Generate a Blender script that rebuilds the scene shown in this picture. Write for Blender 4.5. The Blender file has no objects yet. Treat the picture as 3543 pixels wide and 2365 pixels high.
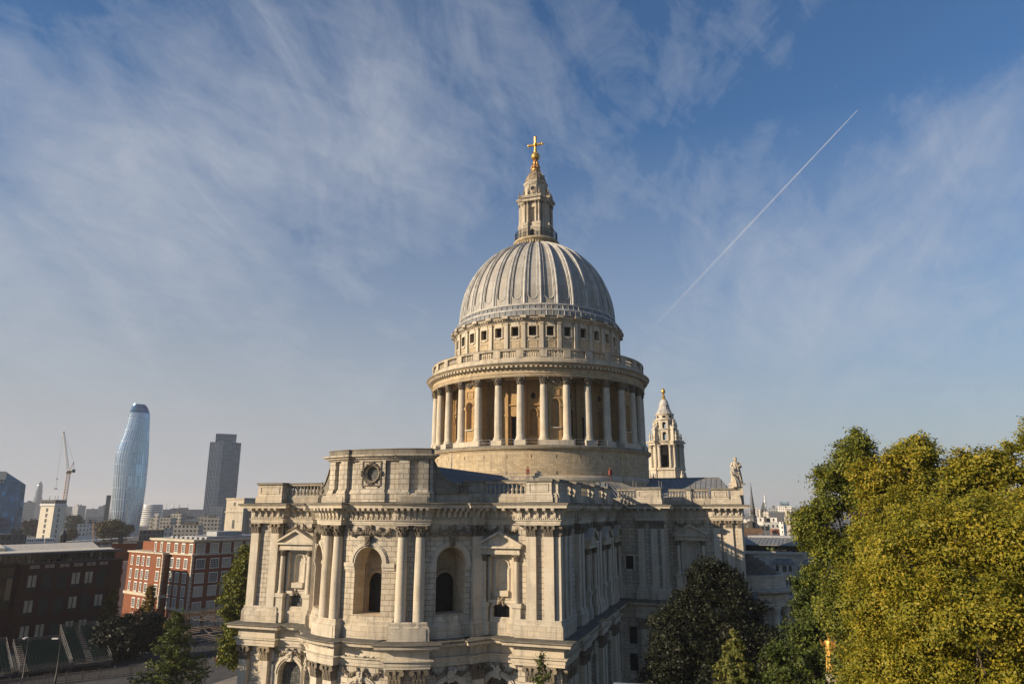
import bpy, math, random
import numpy as np
from mathutils import Vector, Matrix
RAD = math.radians
S = bpy.context.scene
COL = S.collection
random.seed(11)
rng = np.random.default_rng(11)

# ------------------------------------------------------------------ camera
cd = bpy.data.cameras.new('camera')
cam = bpy.data.objects.new('camera', cd)
COL.objects.link(cam)
cam.location = (135.77, 39.88, 28.66)
cam.rotation_euler = (RAD(90 + 13.6), 0, RAD(90 + 18.51))
cd.sensor_fit = 'HORIZONTAL'
cd.sensor_width = 36
cd.lens = 24.25
cd.clip_start = 0.5
cd.clip_end = 60000
S.camera = cam

# ------------------------------------------------------------------ light
SUN_AZ, SUN_EL = RAD(-48.5), RAD(20.5)          # azimuth from +X, counter-clockwise
sdir = Vector((math.cos(SUN_EL) * math.cos(SUN_AZ), math.cos(SUN_EL) * math.sin(SUN_AZ), math.sin(SUN_EL)))
sl = bpy.data.lights.new('sun', 'SUN')
sl.energy = 5.0
sl.angle = RAD(0.5)
sl.color = (1.0, 0.81, 0.58)
so = bpy.data.objects.new('sun', sl)
COL.objects.link(so)
so.rotation_euler = sdir.to_track_quat('Z', 'Y').to_euler()
S.view_settings.view_transform = 'Standard'
S.view_settings.look = 'None'
S.view_settings.exposure = 0.64
S.view_settings.gamma = 1
S.cycles.use_denoising = True
S.cycles.max_bounces = 5
S.cycles.diffuse_bounces = 3
S.cycles.volume_bounces = 0
S.cycles.transparent_max_bounces = 8
S.cycles.sample_clamp_indirect = 5

class NT:
    """small helper for node trees"""
    def __init__(s, tree):
        s.t = tree
    def n(s, kind, **kw):
        nd = s.t.nodes.new(kind)
        for k, v in kw.items():
            setattr(nd, k, v)
        return nd
    def l(s, a, b):
        s.t.links.new(a, b)
    def val(s, x, sock):
        if hasattr(x, 'is_linked'):
            s.l(x, sock)
        else:
            sock.default_value = x
    def math(s, op, a, b=0.0, c=None, clamp=False):
        m = s.n('ShaderNodeMath', operation=op, use_clamp=clamp)
        s.val(a, m.inputs[0]); s.val(b, m.inputs[1])
        if c is not None:
            s.val(c, m.inputs[2])
        return m.outputs[0]
    def mix(s, f, a, b, blend='MIX'):
        m = s.n('ShaderNodeMix', data_type='RGBA', blend_type=blend)
        s.val(f, m.inputs[0])
        for x, k in ((a, 6), (b, 7)):
            s.val(x if hasattr(x, 'is_linked') else (*x[:3], 1), m.inputs[k])
        return m.outputs[2]
    def ramp(s, f, stops, interp='LINEAR'):
        r = s.n('ShaderNodeValToRGB')
        cr = r.color_ramp
        cr.interpolation = interp
        while len(cr.elements) < len(stops):
            cr.elements.new(0.5)
        for e, (p, c) in zip(cr.elements, stops):
            e.position = p
            e.color = (*c[:3], 1) if hasattr(c, '__len__') else (c, c, c, 1)
        s.l(f, r.inputs[0])
        return r.outputs[0]
    def noise(s, vec, scale, detail=4, rough=0.55, dist=0.0):
        n = s.n('ShaderNodeTexNoise')
        n.inputs['Scale'].default_value = scale
        n.inputs['Detail'].default_value = detail
        n.inputs['Roughness'].default_value = rough
        n.inputs['Distortion'].default_value = dist
        if vec is not None:
            s.l(vec, n.inputs['Vector'])
        return n.outputs['Fac']
    def mapping(s, vec, scale=(1, 1, 1), rot=(0, 0, 0), loc=(0, 0, 0)):
        m = s.n('ShaderNodeMapping')
        m.inputs['Scale'].default_value = scale
        m.inputs['Rotation'].default_value = rot
        m.inputs['Location'].default_value = loc
        s.l(vec, m.inputs['Vector'])
        return m.outputs[0]

CIRRUS = [((-0.713, -0.419, 0.562), .026, .85), ((-0.599, -0.691, 0.405), .030, .75), ((-0.706, -0.566, 0.425), .030, .8), ((-0.50, -0.82, 0.28), .05, .9), ((-0.70, -0.62, 0.33), .05, .4),
          ((-0.862, 0.259, 0.435), .012, .5), ((-0.945, 0.121, 0.304), .018, .6), ((-0.576, -0.59, 0.565), .012, .6), ((-0.741, -0.318, 0.592), .006, .45), ((-0.851, -0.301, 0.431), .012, .4),
          ((-0.932, 0.172, 0.318), .014, .55), ((-0.894, 0.278, 0.351), .014, .5), ((-0.961, 0.038, 0.275), .012, .5)]
W = bpy.data.worlds.new('World')
S.world = W
W.use_nodes = True
W.node_tree.nodes.clear()
w = NT(W.node_tree)
sky = w.n('ShaderNodeTexSky', sky_type='NISHITA', sun_disc=False)
sky.sun_elevation = SUN_EL
sky.sun_rotation = RAD(90) - SUN_AZ
sky.air_density = 1.35
sky.dust_density = 1.0
sky.ozone_density = 1.7
sky.altitude = 40
geo = w.n('ShaderNodeNewGeometry')
dvec = w.n('ShaderNodeVectorMath', operation='SCALE')
w.l(geo.outputs['Incoming'], dvec.inputs[0]); dvec.inputs['Scale'].default_value = -1
sep = w.n('ShaderNodeSeparateXYZ'); w.l(dvec.outputs[0], sep.inputs[0])
zz = w.math('ADD', w.math('MAXIMUM', sep.outputs[2], 0.0), 0.42)
cx_ = w.math('DIVIDE', sep.outputs[0], zz); cy_ = w.math('DIVIDE', sep.outputs[1], zz)
comb = w.n('ShaderNodeCombineXYZ'); w.l(cx_, comb.inputs[0]); w.l(cy_, comb.inputs[1])
cv = w.mapping(comb.outputs[0], rot=(0, 0, RAD(-16)))
big = w.noise(w.mapping(cv, scale=(0.8, 1.3, 1), loc=(3.1, 1.7, 0)), 2.0, 5, 0.55, 0.6)
wisp = w.noise(w.mapping(cv, scale=(1.1, 2.3, 1), loc=(0.4, 5.2, 0)), 2.6, 10, 0.64, 0.7)
fine = w.noise(w.mapping(w.mapping(comb.outputs[0], rot=(0, 0, RAD(24))), scale=(1.5, 3.0, 1)), 5.0, 9, 0.68, 0.5)
dens = w.math('ADD', w.math('ADD', w.math('MULTIPLY', w.math('SUBTRACT', big, 0.5), 1.3), w.math('MULTIPLY', w.math('SUBTRACT', wisp, 0.5), 1.6)), w.math('MULTIPLY', w.math('SUBTRACT', fine, 0.5), 0.9))
# banks of cirrus: where in the sky they lie and how thick they are
cover = None
for (dx, dy, dz), wd, amt in CIRRUS:
    dt = w.n('ShaderNodeVectorMath', operation='DOT_PRODUCT'); w.l(dvec.outputs[0], dt.inputs[0]); dt.inputs[1].default_value = (dx, dy, dz)
    q = w.math('SUBTRACT', 1.0, w.math('DIVIDE', w.math('SUBTRACT', 1.0, dt.outputs['Value']), wd), clamp=True)
    q = w.math('MULTIPLY', w.math('POWER', q, 1.5), amt)
    cover = q if cover is None else w.math('ADD', cover, q)
mask = w.ramp(w.math('ADD', dens, w.math('MULTIPLY', cover, 0.40)), [(-0.06, 0.0), (0.10, 0.10), (0.42, 0.36), (1.0, 0.85)])
cl = w.math('MULTIPLY', mask, w.ramp(sep.outputs[2], [(0.0, 0.3), (0.16, 0.75), (0.35, 1.0)]), clamp=True)
tinted = w.mix(1.0, sky.outputs[0], (0.56, 0.93, 1.38), 'MULTIPLY')
side = w.math('ADD', w.math('MULTIPLY', sep.outputs[1], -0.55), 0.62, clamp=True)
hz = w.math('MULTIPLY', w.ramp(sep.outputs[2], [(0.0, 0.95), (0.10, 0.82), (0.28, 0.40), (0.50, 0.0)]), w.math('ADD', w.math('MULTIPLY', side, 0.7), 0.42), clamp=True)
pale = w.mix(hz, tinted, (5.6, 5.75, 6.15))
skyc = w.mix(w.math('MULTIPLY', cl, 0.8), pale, (6.3, 6.75, 7.5))
bg = w.n('ShaderNodeBackground'); bg.inputs['Strength'].default_value = 0.052
w.l(skyc, bg.inputs['Color'])
wo = w.n('ShaderNodeOutputWorld'); w.l(bg.outputs[0], wo.inputs['Surface'])

# ------------------------------------------------------------------ materials
def pbsdf(name):
    m = bpy.data.materials.new(name)
    m.use_nodes = True
    m.node_tree.nodes.clear()
    k = NT(m.node_tree)
    out = k.n('ShaderNodeOutputMaterial')
    b = k.n('ShaderNodeBsdfPrincipled')
    k.l(b.outputs[0], out.inputs['Surface'])
    return m, k, b, out

def plain(name, col, rough=0.7, metal=0.0, vary=0.18, scale=1.5, spec=0.4):
    m, k, b, _ = pbsdf(name)
    g = k.n('ShaderNodeNewGeometry')
    f = k.noise(g.outputs['Position'], scale, 5, 0.6)
    lo = tuple(c * (1 - vary) for c in col); hi = tuple(min(1, c * (1 + vary)) for c in col)
    k.l(k.ramp(f, [(0.3, lo), (0.7, hi)]), b.inputs['Base Color'])
    b.inputs['Roughness'].default_value = rough
    b.inputs['Metallic'].default_value = metal
    b.inputs['Specular IOR Level'].default_value = spec
    return m

def stone(name, col, bw=1.1, bh=0.42, joint=0.55, jw=0.022, stain=0.45, streak=0.5, bump=0.25, tone=0.16, warm=(0.62, 0.47, 0.27)):
    """weathered ashlar: block joints from the UV map (metres), soot streaks, tone changes from block to block"""
    m, k, b, _ = pbsdf(name)
    uv = k.n('ShaderNodeUVMap')
    g = k.n('ShaderNodeNewGeometry')
    P = g.outputs['Position']
    br = k.n('ShaderNodeTexBrick')
    k.l(uv.outputs[0], br.inputs['Vector'])
    br.inputs['Scale'].default_value = 1
    br.inputs['Brick Width'].default_value = bw
    br.inputs['Row Height'].default_value = bh
    br.inputs['Mortar Size'].default_value = jw
    br.inputs['Mortar Smooth'].default_value = 0.3
    br.inputs['Bias'].default_value = 0.0
    c1 = tuple(c * (1 - tone) for c in col); c2 = tuple(min(1, c * (1 + tone)) for c in col)
    br.inputs['Color1'].default_value = (*c1, 1)
    br.inputs['Color2'].default_value = (*c2, 1)
    br.inputs['Mortar'].default_value = (*(c * (1 - joint) for c in col), 1)
    big = k.noise(P, 0.22, 4, 0.6)
    base = k.mix(k.math('MULTIPLY', k.ramp(big, [(0.45, 0.0), (0.75, 1.0)]), 0.35), br.outputs['Color'], warm)
    st = k.noise(k.mapping(P, scale=(1.3, 1.3, 0.16)), 1.0, 6, 0.65)
    sf = k.math('MULTIPLY', k.ramp(st, [(0.50, 0.0), (0.74, 1.0)]), streak)
    base = k.mix(sf, base, tuple(c * 0.30 for c in (col[0], col[1] * 1.02, col[2] * 1.05)))
    blot = k.noise(P, 0.9, 7, 0.7)
    base = k.mix(k.math('MULTIPLY', k.ramp(blot, [(0.50, 0.0), (0.72, 1.0)]), stain), base, tuple(c * 0.48 for c in col))
    fine = k.noise(P, 9, 4, 0.6)
    base = k.mix(1.0, base, k.ramp(fine, [(0.25, 0.82), (0.75, 1.1)]), 'MULTIPLY')
    k.l(base, b.inputs['Base Color'])
    b.inputs['Roughness'].default_value = 0.9
    b.inputs['Specular IOR Level'].default_value = 0.2
    bp = k.n('ShaderNodeBump')
    bp.inputs['Strength'].default_value = bump
    bp.inputs['Distance'].default_value = 0.06
    h = k.math('ADD', k.math('MULTIPLY', br.outputs['Fac'], -1.0), k.math('MULTIPLY', blot, 0.5))
    k.l(h, bp.inputs['Height'])
    k.l(bp.outputs[0], b.inputs['Normal'])
    return m

def windowed(name, wall, glass, pw, ph, fw, fh, rough=0.7, grough=0.12, vary=0.5, metal=0.0, lit=None):
    """far facade: a grid of glazing in a wall, from the UV map in metres (bay pw x ph, opening fw x fh of it)"""
    m, k, b, _ = pbsdf(name)
    uv = k.n('ShaderNodeUVMap')
    sp = k.n('ShaderNodeSeparateXYZ'); k.l(uv.outputs[0], sp.inputs[0])
    u = k.math('DIVIDE', sp.outputs[0], pw); v = k.math('DIVIDE', sp.outputs[1], ph)
    inu = k.math('LESS_THAN', k.math('ABSOLUTE', k.math('SUBTRACT', k.math('FRACT', u), 0.5)), fw / 2)
    inv = k.math('LESS_THAN', k.math('ABSOLUTE', k.math('SUBTRACT', k.math('FRACT', v), 0.5)), fh / 2)
    f = k.math('MULTIPLY', inu, inv)
    cell = k.n('ShaderNodeCombineXYZ')
    k.l(k.math('FLOOR', u), cell.inputs[0]); k.l(k.math('FLOOR', v), cell.inputs[1])
    wn = k.n('ShaderNodeTexWhiteNoise', noise_dimensions='2D'); k.l(cell.outputs[0], wn.inputs['Vector'])
    gl = k.mix(1.0, glass, k.ramp(wn.outputs['Value'], [(0.0, 1 - vary), (0.85, 1.0), (1.0, 1 + 2 * vary)]), 'MULTIPLY')
    g = k.n('ShaderNodeNewGeometry')
    wl = k.mix(1.0, wall, k.ramp(k.noise(g.outputs['Position'], 0.12, 5, 0.6), [(0.3, 0.78), (0.7, 1.12)]), 'MULTIPLY')
    k.l(k.mix(f, wl, gl), b.inputs['Base Color'])
    rr = k.n('ShaderNodeMix', data_type='FLOAT'); k.l(f, rr.inputs[0])
    rr.inputs[2].default_value = rough; rr.inputs[3].default_value = grough
    k.l(rr.outputs[0], b.inputs['Roughness'])
    if metal:
        k.l(k.math('MULTIPLY', f, metal), b.inputs['Metallic'])
    return m

def leafmat(name, stops, trans=0.3, rough=0.55):
    m, k, b, out = pbsdf(name)
    g = k.n('ShaderNodeNewGeometry')
    f = k.noise(g.outputs['Position'], 0.55, 3, 0.6)
    f2 = k.math('ADD', k.math('MULTIPLY', g.outputs['Random Per Island'], 0.42), k.math('MULTIPLY', f, 0.64))
    c = k.ramp(f2, stops)
    k.l(c, b.inputs['Base Color'])
    b.inputs['Roughness'].default_value = rough
    b.inputs['Specular IOR Level'].default_value = 0.25
    tr = k.n('ShaderNodeBsdfTranslucent'); k.l(c, tr.inputs['Color'])
    mx = k.n('ShaderNodeMixShader'); mx.inputs[0].default_value = trans
    k.l(b.outputs[0], mx.inputs[1]); k.l(tr.outputs[0], mx.inputs[2])
    k.l(mx.outputs[0], out.inputs['Surface'])
    return m

def leaded(name, col=(0.012, 0.013, 0.015), grid=0.32, line=(0.045, 0.045, 0.045)):
    m, k, b, _ = pbsdf(name)
    uv = k.n('ShaderNodeUVMap')
    br = k.n('ShaderNodeTexBrick', offset=0.0)
    k.l(uv.outputs[0], br.inputs['Vector'])
    br.inputs['Scale'].default_value = 1
    br.inputs['Brick Width'].default_value = grid
    br.inputs['Row Height'].default_value = grid
    br.inputs['Mortar Size'].default_value = 0.02
    br.inputs['Color1'].default_value = (*col, 1)
    br.inputs['Color2'].default_value = (*(c * 2.2 for c in col), 1)
    br.inputs['Mortar'].default_value = (*line, 1)
    k.l(br.outputs['Color'], b.inputs['Base Color'])
    b.inputs['Roughness'].default_value = 0.3
    b.inputs['Specular IOR Level'].default_value = 0.2
    return m

def leadroof(name, col=(0.17, 0.18, 0.19), sheet=(0.9, 1.9), warmth=0.35, streak=0.6):
    m, k, b, _ = pbsdf(name)
    uv = k.n('ShaderNodeUVMap'); g = k.n('ShaderNodeNewGeometry'); P = g.outputs['Position']
    br = k.n('ShaderNodeTexBrick', offset=0.0)
    k.l(uv.outputs[0], br.inputs['Vector'])
    br.inputs['Scale'].default_value = 1
    br.inputs['Brick Width'].default_value = sheet[0]
    br.inputs['Row Height'].default_value = sheet[1]
    br.inputs['Mortar Size'].default_value = 0.02
    br.inputs['Color1'].default_value = (*(c * 0.88 for c in col), 1)
    br.inputs['Color2'].default_value = (*(c * 1.12 for c in col), 1)
    br.inputs['Mortar'].default_value = (*(c * 0.45 for c in col), 1)
    st = k.noise(k.mapping(P, scale=(1.6, 1.6, 0.14)), 1.0, 6, 0.65)
    c = k.mix(k.math('MULTIPLY', k.ramp(st, [(0.42, 0.0), (0.7, 1.0)]), streak), br.outputs['Color'], tuple(x * 0.5 for x in col))
    wn = k.noise(k.mapping(P, scale=(0.5, 0.5, 0.1)), 1.0, 4, 0.6)
    c = k.mix(k.math('MULTIPLY', k.ramp(wn, [(0.5, 0.0), (0.72, 1.0)]), warmth), c, (0.30, 0.235, 0.15))
    k.l(c, b.inputs['Base Color'])
    b.inputs['Roughness'].default_value = 0.6
    b.inputs['Specular IOR Level'].default_value = 0.35
    return m

PORT = (0.46, 0.41, 0.33)
M = {}
M['stone'] = stone('portland_stone', PORT, 1.25, 0.52, 0.42, 0.022, 0.62, 0.85, 0.25, tone=0.10)
M['rust'] = stone('rusticated_stone', PORT, 1.05, 0.55, 0.62, 0.035, 0.55, 0.80, 0.5, tone=0.13)
M['smooth'] = stone('dressed_stone', (0.50, 0.45, 0.365), 3.0, 1.3, 0.22, 0.014, 0.38, 0.62, 0.12, tone=0.06)
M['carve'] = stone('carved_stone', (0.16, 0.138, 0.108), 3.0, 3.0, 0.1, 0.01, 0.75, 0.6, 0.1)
M['warm'] = stone('warm_stone', (0.43, 0.35, 0.235), 0.95, 0.4, 0.34, 0.025, 0.42, 0.5, 0.2, tone=0.17, warm=(0.50, 0.34, 0.15))
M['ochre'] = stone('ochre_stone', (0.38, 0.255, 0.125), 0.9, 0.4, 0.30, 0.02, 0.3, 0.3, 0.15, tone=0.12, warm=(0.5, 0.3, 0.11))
M['dirty'] = stone('weathered_stone', (0.33, 0.298, 0.245), 1.2, 0.5, 0.4, 0.022, 0.55, 0.75, 0.25)
M['sooty'] = stone('sooty_stone', (0.20, 0.182, 0.15), 1.2, 0.5, 0.4, 0.022, 0.6, 0.7, 0.25, warm=(0.26, 0.22, 0.14))
M['weather'] = plain('dark_weathering', (0.10, 0.095, 0.08), 0.95, vary=0.4, scale=1.2)
M['lead'] = leadroof('lead_sheet', (0.175, 0.185, 0.195))
M['dome'] = leadroof('dome_lead', (0.335, 0.32, 0.29), (50, 2.0), 0.35, 0.6)
M['domedark'] = leadroof('dome_groove_lead', (0.15, 0.15, 0.145), (50, 2.0), 0.3, 0.5)
M['cap'] = plain('browned_lead', (0.21, 0.165, 0.11), 0.7, vary=0.4, scale=1.2)
M['leadlight'] = plain('bright_lead', (0.36, 0.35, 0.325), 0.55, vary=0.35, scale=0.8)
M['slate'] = leadroof('dark_roof', (0.07, 0.075, 0.085), (0.6, 3.0), 0.1)
M['gold'] = plain('gilding', (0.62, 0.37, 0.09), 0.4, 0.8, 0.3, 3)
M['copper'] = plain('worn_gilding', (0.42, 0.22, 0.08), 0.4, 0.7, 0.4, 4)
M['glass'] = leaded('leaded_glass', (0.006, 0.006, 0.007), 0.32, (0.02, 0.02, 0.02))
M['innerdark'] = stone('shade_toned_back_wall', (0.30, 0.235, 0.155), 1.2, 0.6, 0.2, 0.02, 0.4, 0.3, 0.1)  # back wall of the window recess, its shade put into a darker colour
M['inner'] = stone('bounce_toned_stone', (0.46, 0.375, 0.265), 1.2, 0.6, 0.2, 0.02, 0.3, 0.25, 0.1)  # recess reveals, warm tone stands for sun bounced between the jambs
M['glass2'] = leaded('grey_leaded_glass', (0.06, 0.062, 0.06), 0.3, (0.02, 0.02, 0.02))
M['void'] = plain('dark_opening', (0.012, 0.011, 0.010), 0.9, vary=0.3)
M['iron'] = plain('black_iron', (0.018, 0.018, 0.02), 0.5)
M['steel'] = plain('galvanised_steel', (0.30, 0.31, 0.32), 0.5, 0.3)
M['asphalt'] = plain('asphalt', (0.05, 0.05, 0.052), 0.95, vary=0.3, scale=0.4)
M['paving'] = stone('paving', (0.20, 0.19, 0.175), 0.8, 0.6, 0.3, 0.02, 0.4, 0.0, 0.1)
M['grass'] = plain('lawn', (0.035, 0.055, 0.018), 0.95, vary=0.4, scale=0.8)
M['bark'] = plain('bark', (0.10, 0.08, 0.058), 0.95, vary=0.45, scale=3)
M['white'] = plain('white_paint', (0.62, 0.61, 0.58), 0.6, vary=0.08)

# ------------------------------------------------------------------ mesh building
def link(name, me, parent=None):
    o = bpy.data.objects.new(name, me)
    COL.objects.link(o)
    o.parent = parent
    return o

def tag(o, label, cat, group=None):
    o['label'] = label; o['category'] = cat
    if group:
        o['group'] = group
    return o

def thing(name, label, cat, loc=(0, 0, 0), rz=0.0, group=None):
    o = bpy.data.objects.new(name, None)
    o.empty_display_size = 0.5
    COL.objects.link(o)
    o.location = loc; o.rotation_euler = (0, 0, rz)
    return tag(o, label, cat, group)

def dup(root, loc, rz=0.0, label=None, scale=None):
    r = root.copy(); COL.objects.link(r)
    r.location = loc; r.rotation_euler = (0, 0, rz)
    if scale:
        r.scale = scale
    if label:
        r['label'] = label
    for ch in list(root.children):
        c = ch.copy(); COL.objects.link(c); c.parent = r
        for g in ch.children:
            d = g.copy(); COL.objects.link(d); d.parent = c
    return r

class MB:
    def __init__(s):
        s.v = []; s.f = []; s.uv = []; s.m = []
    def face(s, pts, m=0, uv=None):
        i = len(s.v)
        s.v.extend(pts)
        s.f.append(tuple(range(i, i + len(pts))))
        if uv is None:
            a, b, c = Vector(pts[0]), Vector(pts[1]), Vector(pts[2])
            n = (b - a).cross(c - a)
            if n.length < 1e-9 and len(pts) > 3:
                n = (c - a).cross(Vector(pts[3]) - a)
            if n.length > 1e-12:
                n.normalize()
            if abs(n.z) > 0.8:
                uv = [(p[0], p[1]) for p in pts]
            else:
                t = Vector((-n.y, n.x, 0))
                if t.length < 1e-6:
                    t = Vector((1, 0, 0))
                t.normalize()
                uv = [(p[0] * t.x + p[1] * t.y, p[2]) for p in pts]
        s.uv.extend(uv); s.m.append(m)
    def grid(s, P, U, closed=False, mats=None, m=0):
        """P[i][j] points, U[i][j] uvs; closed joins last i to first"""
        i0 = len(s.v); ni = len(P); nj = len(P[0])
        for row in P:
            s.v.extend(row)
        last = ni if closed else ni - 1
        for i in range(last):
            k = (i + 1) % ni
            for j in range(nj - 1):
                s.f.append((i0 + i * nj + j, i0 + k * nj + j, i0 + k * nj + j + 1, i0 + i * nj + j + 1))
                if i + 1 < len(U):
                    s.uv.extend((U[i][j], U[i + 1][j], U[i + 1][j + 1], U[i][j + 1]))
                else:
                    d = U[i][j][0] - U[i - 1][j][0]
                    s.uv.extend((U[i][j], (U[i][j][0] + d, U[i][j][1]), (U[i][j + 1][0] + d, U[i][j + 1][1]), U[i][j + 1]))
                s.m.append(mats[j] if mats else m)
    def box(s, x0, x1, y0, y1, z0, z1, m=0, T=None):
        c = [(x, y, z) for z in (z0, z1) for y in (y0, y1) for x in (x0, x1)]
        if T is not None:
            c = [tuple(T @ Vector(p)) for p in c]
        for q in ((0, 1, 5, 4), (1, 3, 7, 5), (3, 2, 6, 7), (2, 0, 4, 6), (4, 5, 7, 6), (0, 2, 3, 1)):
            s.face([c[i] for i in q], m)
    def lathe(s, prof, n=24, a0=0.0, a1=360.0, cx=0.0, cy=0.0, cz=0.0, mats=None, m=0, sx=1.0, sy=1.0):
        full = abs(a1 - a0) > 359.9
        k = n if full else n + 1
        P, U = [], []
        vs = [0.0]
        for (r0, z0), (r1, z1) in zip(prof, prof[1:]):
            vs.append(vs[-1] + math.hypot(r1 - r0, z1 - z0))
        rm = max(p[0] for p in prof)
        for i in range(k):
            a = RAD(a0 + (a1 - a0) * i / n)
            P.append([(cx + r * math.cos(a) * sx, cy + r * math.sin(a) * sy, cz + z) for r, z in prof])
            U.append([(RAD(a0 + (a1 - a0) * i / n) * rm, prof[0][1] + v) for v in vs])
        s.grid(P, U, closed=full, mats=mats, m=m)
    def sweep(s, path, prof, mats=None, m=0, off=0.0, closed=False):
        """profile (out, z) along a plan path whose outside is on the right of travel; mitred"""
        n = len(path)
        P, U = [], []
        L = 0.0
        vs = [0.0]
        for (r0, z0), (r1, z1) in zip(prof, prof[1:]):
            vs.append(vs[-1] + math.hypot(r1 - r0, z1 - z0))
        for i, (x, y) in enumerate(path):
            def nrm(a, b):
                dx, dy = b[0] - a[0], b[1] - a[1]
                q = math.hypot(dx, dy) or 1
                return dy / q, -dx / q
            pa = path[i - 1] if (i > 0 or closed) else None
            pb = path[(i + 1) % n] if (i < n - 1 or closed) else None
            n1 = nrm(pa, (x, y)) if pa is not None else nrm((x, y), pb)
            n2 = nrm((x, y), pb) if pb is not None else n1
            d = 1 + n1[0] * n2[0] + n1[1] * n2[1]
            mx, my = ((n1[0] + n2[0]) / d, (n1[1] + n2[1]) / d) if d > 0.05 else n1
            if i > 0:
                L += math.hypot(x - path[i - 1][0], y - path[i - 1][1])
            P.append([(x + mx * (o + off), y + my * (o + off), z) for o, z in prof])
            U.append([(L, prof[0][1] + v) for v in vs])
        s.grid(P, U, closed=closed, mats=mats, m=m)
    def tube(s, a, b, r0, r1=None, n=6, m=0, caps=True):
        a, b = Vector(a), Vector(b)
        r1 = r0 if r1 is None else r1
        d = (b - a)
        if d.length < 1e-6:
            return
        q = d.to_track_quat('Z', 'Y')
        P = []
        for i in range(n):
            t = 2 * math.pi * i / n
            o = q @ Vector((math.cos(t), math.sin(t), 0))
            P.append([tuple(a + o * r0), tuple(b + o * r1)])
        U = [[(i * r0, 0), (i * r0, d.length)] for i in range(n)]
        s.grid(P, U, closed=True, m=m)
        if caps:
            s.face([p[1] for p in P], m)
            s.face([p[0] for p in reversed(P)], m)
    def blob(s, c, r, n=6, k=4, m=0, sx=1, sy=1, sz=1):
        pr = [(max(1e-3, r * math.sin(math.pi * j / k)), -r * math.cos(math.pi * j / k) * sz) for j in range(k + 1)]
        s.lathe(pr, n, cx=c[0], cy=c[1], cz=c[2], m=m, sx=sx, sy=sy)
    def build(s, name, mats, parent=None, smooth=35):
        me = bpy.data.meshes.new(name)
        me.from_pydata(s.v, [], s.f)
        uvl = me.uv_layers.new(name='UVMap')
        uvl.data.foreach_set('uv', np.array(s.uv, dtype=np.float32).ravel())
        for mt in (mats if isinstance(mats, (list, tuple)) else [mats]):
            me.materials.append(M[mt] if isinstance(mt, str) else mt)
        me.polygons.foreach_set('material_index', np.array(s.m, dtype=np.int32))
        if smooth:
            me.polygons.foreach_set('use_smooth', np.ones(len(s.f), dtype=bool))
            me.set_sharp_from_angle(angle=RAD(smooth))
        me.update()
        return link(name, me, parent)

# wall maps: f(u, z, o) -> point; u along the wall, o outwards
def flat(org, d):
    return lambda u, z, o=0.0: (org[0] + d[0] * u + d[1] * o, org[1] + d[1] * u - d[0] * o, z)
def round_(cx, cy, R):
    def f(u, z, o=0.0):          # u in degrees
        a = RAD(u)
        return (cx + (R + o) * math.cos(a), cy + (R + o) * math.sin(a), z)
    return f

def steps(a, b, du):
    n = max(1, int(math.ceil(abs(b - a) / du - 1e-6))) if du else 1
    return [a + (b - a) * i / n for i in range(n + 1)]

def patch(mb, f, u0, u1, z0, z1, o=0.0, du=None, m=0, uk=1.0):
    us = steps(u0, u1, du)
    for a, b in zip(us, us[1:]):
        mb.face([f(a, z0, o), f(b, z0, o), f(b, z1, o), f(a, z1, o)], m, [(a * uk, z0), (b * uk, z0), (b * uk, z1), (a * uk, z1)])

def pb(mb, f, u0, u1, z0, z1, o0, o1, du=None, m=0, uk=1.0, top=None):
    """a box on the wall"""
    patch(mb, f, u0, u1, z0, z1, o1, du, m, uk)
    us = steps(u0, u1, du)
    for a, b in zip(us, us[1:]):
        mb.face([f(a, z1, o1), f(b, z1, o1), f(b, z1, o0), f(a, z1, o0)], m if top is None else top)
        mb.face([f(a, z0, o0), f(b, z0, o0), f(b, z0, o1), f(a, z0, o1)], m)
    mb.face([f(u0, z0, o0), f(u0, z0, o1), f(u0, z1, o1), f(u0, z1, o0)], m)
    mb.face([f(u1, z0, o1), f(u1, z0, o0), f(u1, z1, o0), f(u1, z1, o1)], m)

def archpts(uc, hw, zsp, rise, n=14):
    if rise <= 0:
        return [(uc - hw, zsp), (uc + hw, zsp)]
    return [(uc - hw * math.cos(math.pi * i / n), zsp + rise * math.sin(math.pi * i / n)) for i in range(n + 1)]

def arch_wall(mb, f, u0, u1, z0, z1, uc, hw, zs, zsp, rise, depth, o=0.0, du=None, m=0, uk=1.0, rm=None, n=14):
    """a stretch of wall with one arched or square opening and its reveals"""
    if uc - hw > u0 + 1e-6:
        patch(mb, f, u0, uc - hw, z0, z1, o, du, m, uk)
    if uc + hw < u1 - 1e-6:
        patch(mb, f, uc + hw, u1, z0, z1, o, du, m, uk)
    if zs > z0 + 1e-6:
        patch(mb, f, uc - hw, uc + hw, z0, zs, o, du, m, uk)
    pts = archpts(uc, hw, zsp, rise, n)
    for (a, za), (b, zb) in zip(pts, pts[1:]):
        mb.face([f(a, za, o), f(b, zb, o), f(b, z1, o), f(a, z1, o)], m, [(a * uk, za), (b * uk, zb), (b * uk, z1), (a * uk, z1)])
    rm = m if rm is None else rm
    ring = [(uc - hw, zs)] + pts + [(uc + hw, zs)]
    for (a, za), (b, zb) in zip(ring, ring[1:]):
        mb.face([f(a, za, o - depth), f(b, zb, o - depth), f(b, zb, o), f(a, za, o)], rm)
    mb.face([f(uc - hw, zs, o), f(uc + hw, zs, o), f(uc + hw, zs, o - depth), f(uc - hw, zs, o - depth)], rm)

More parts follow.
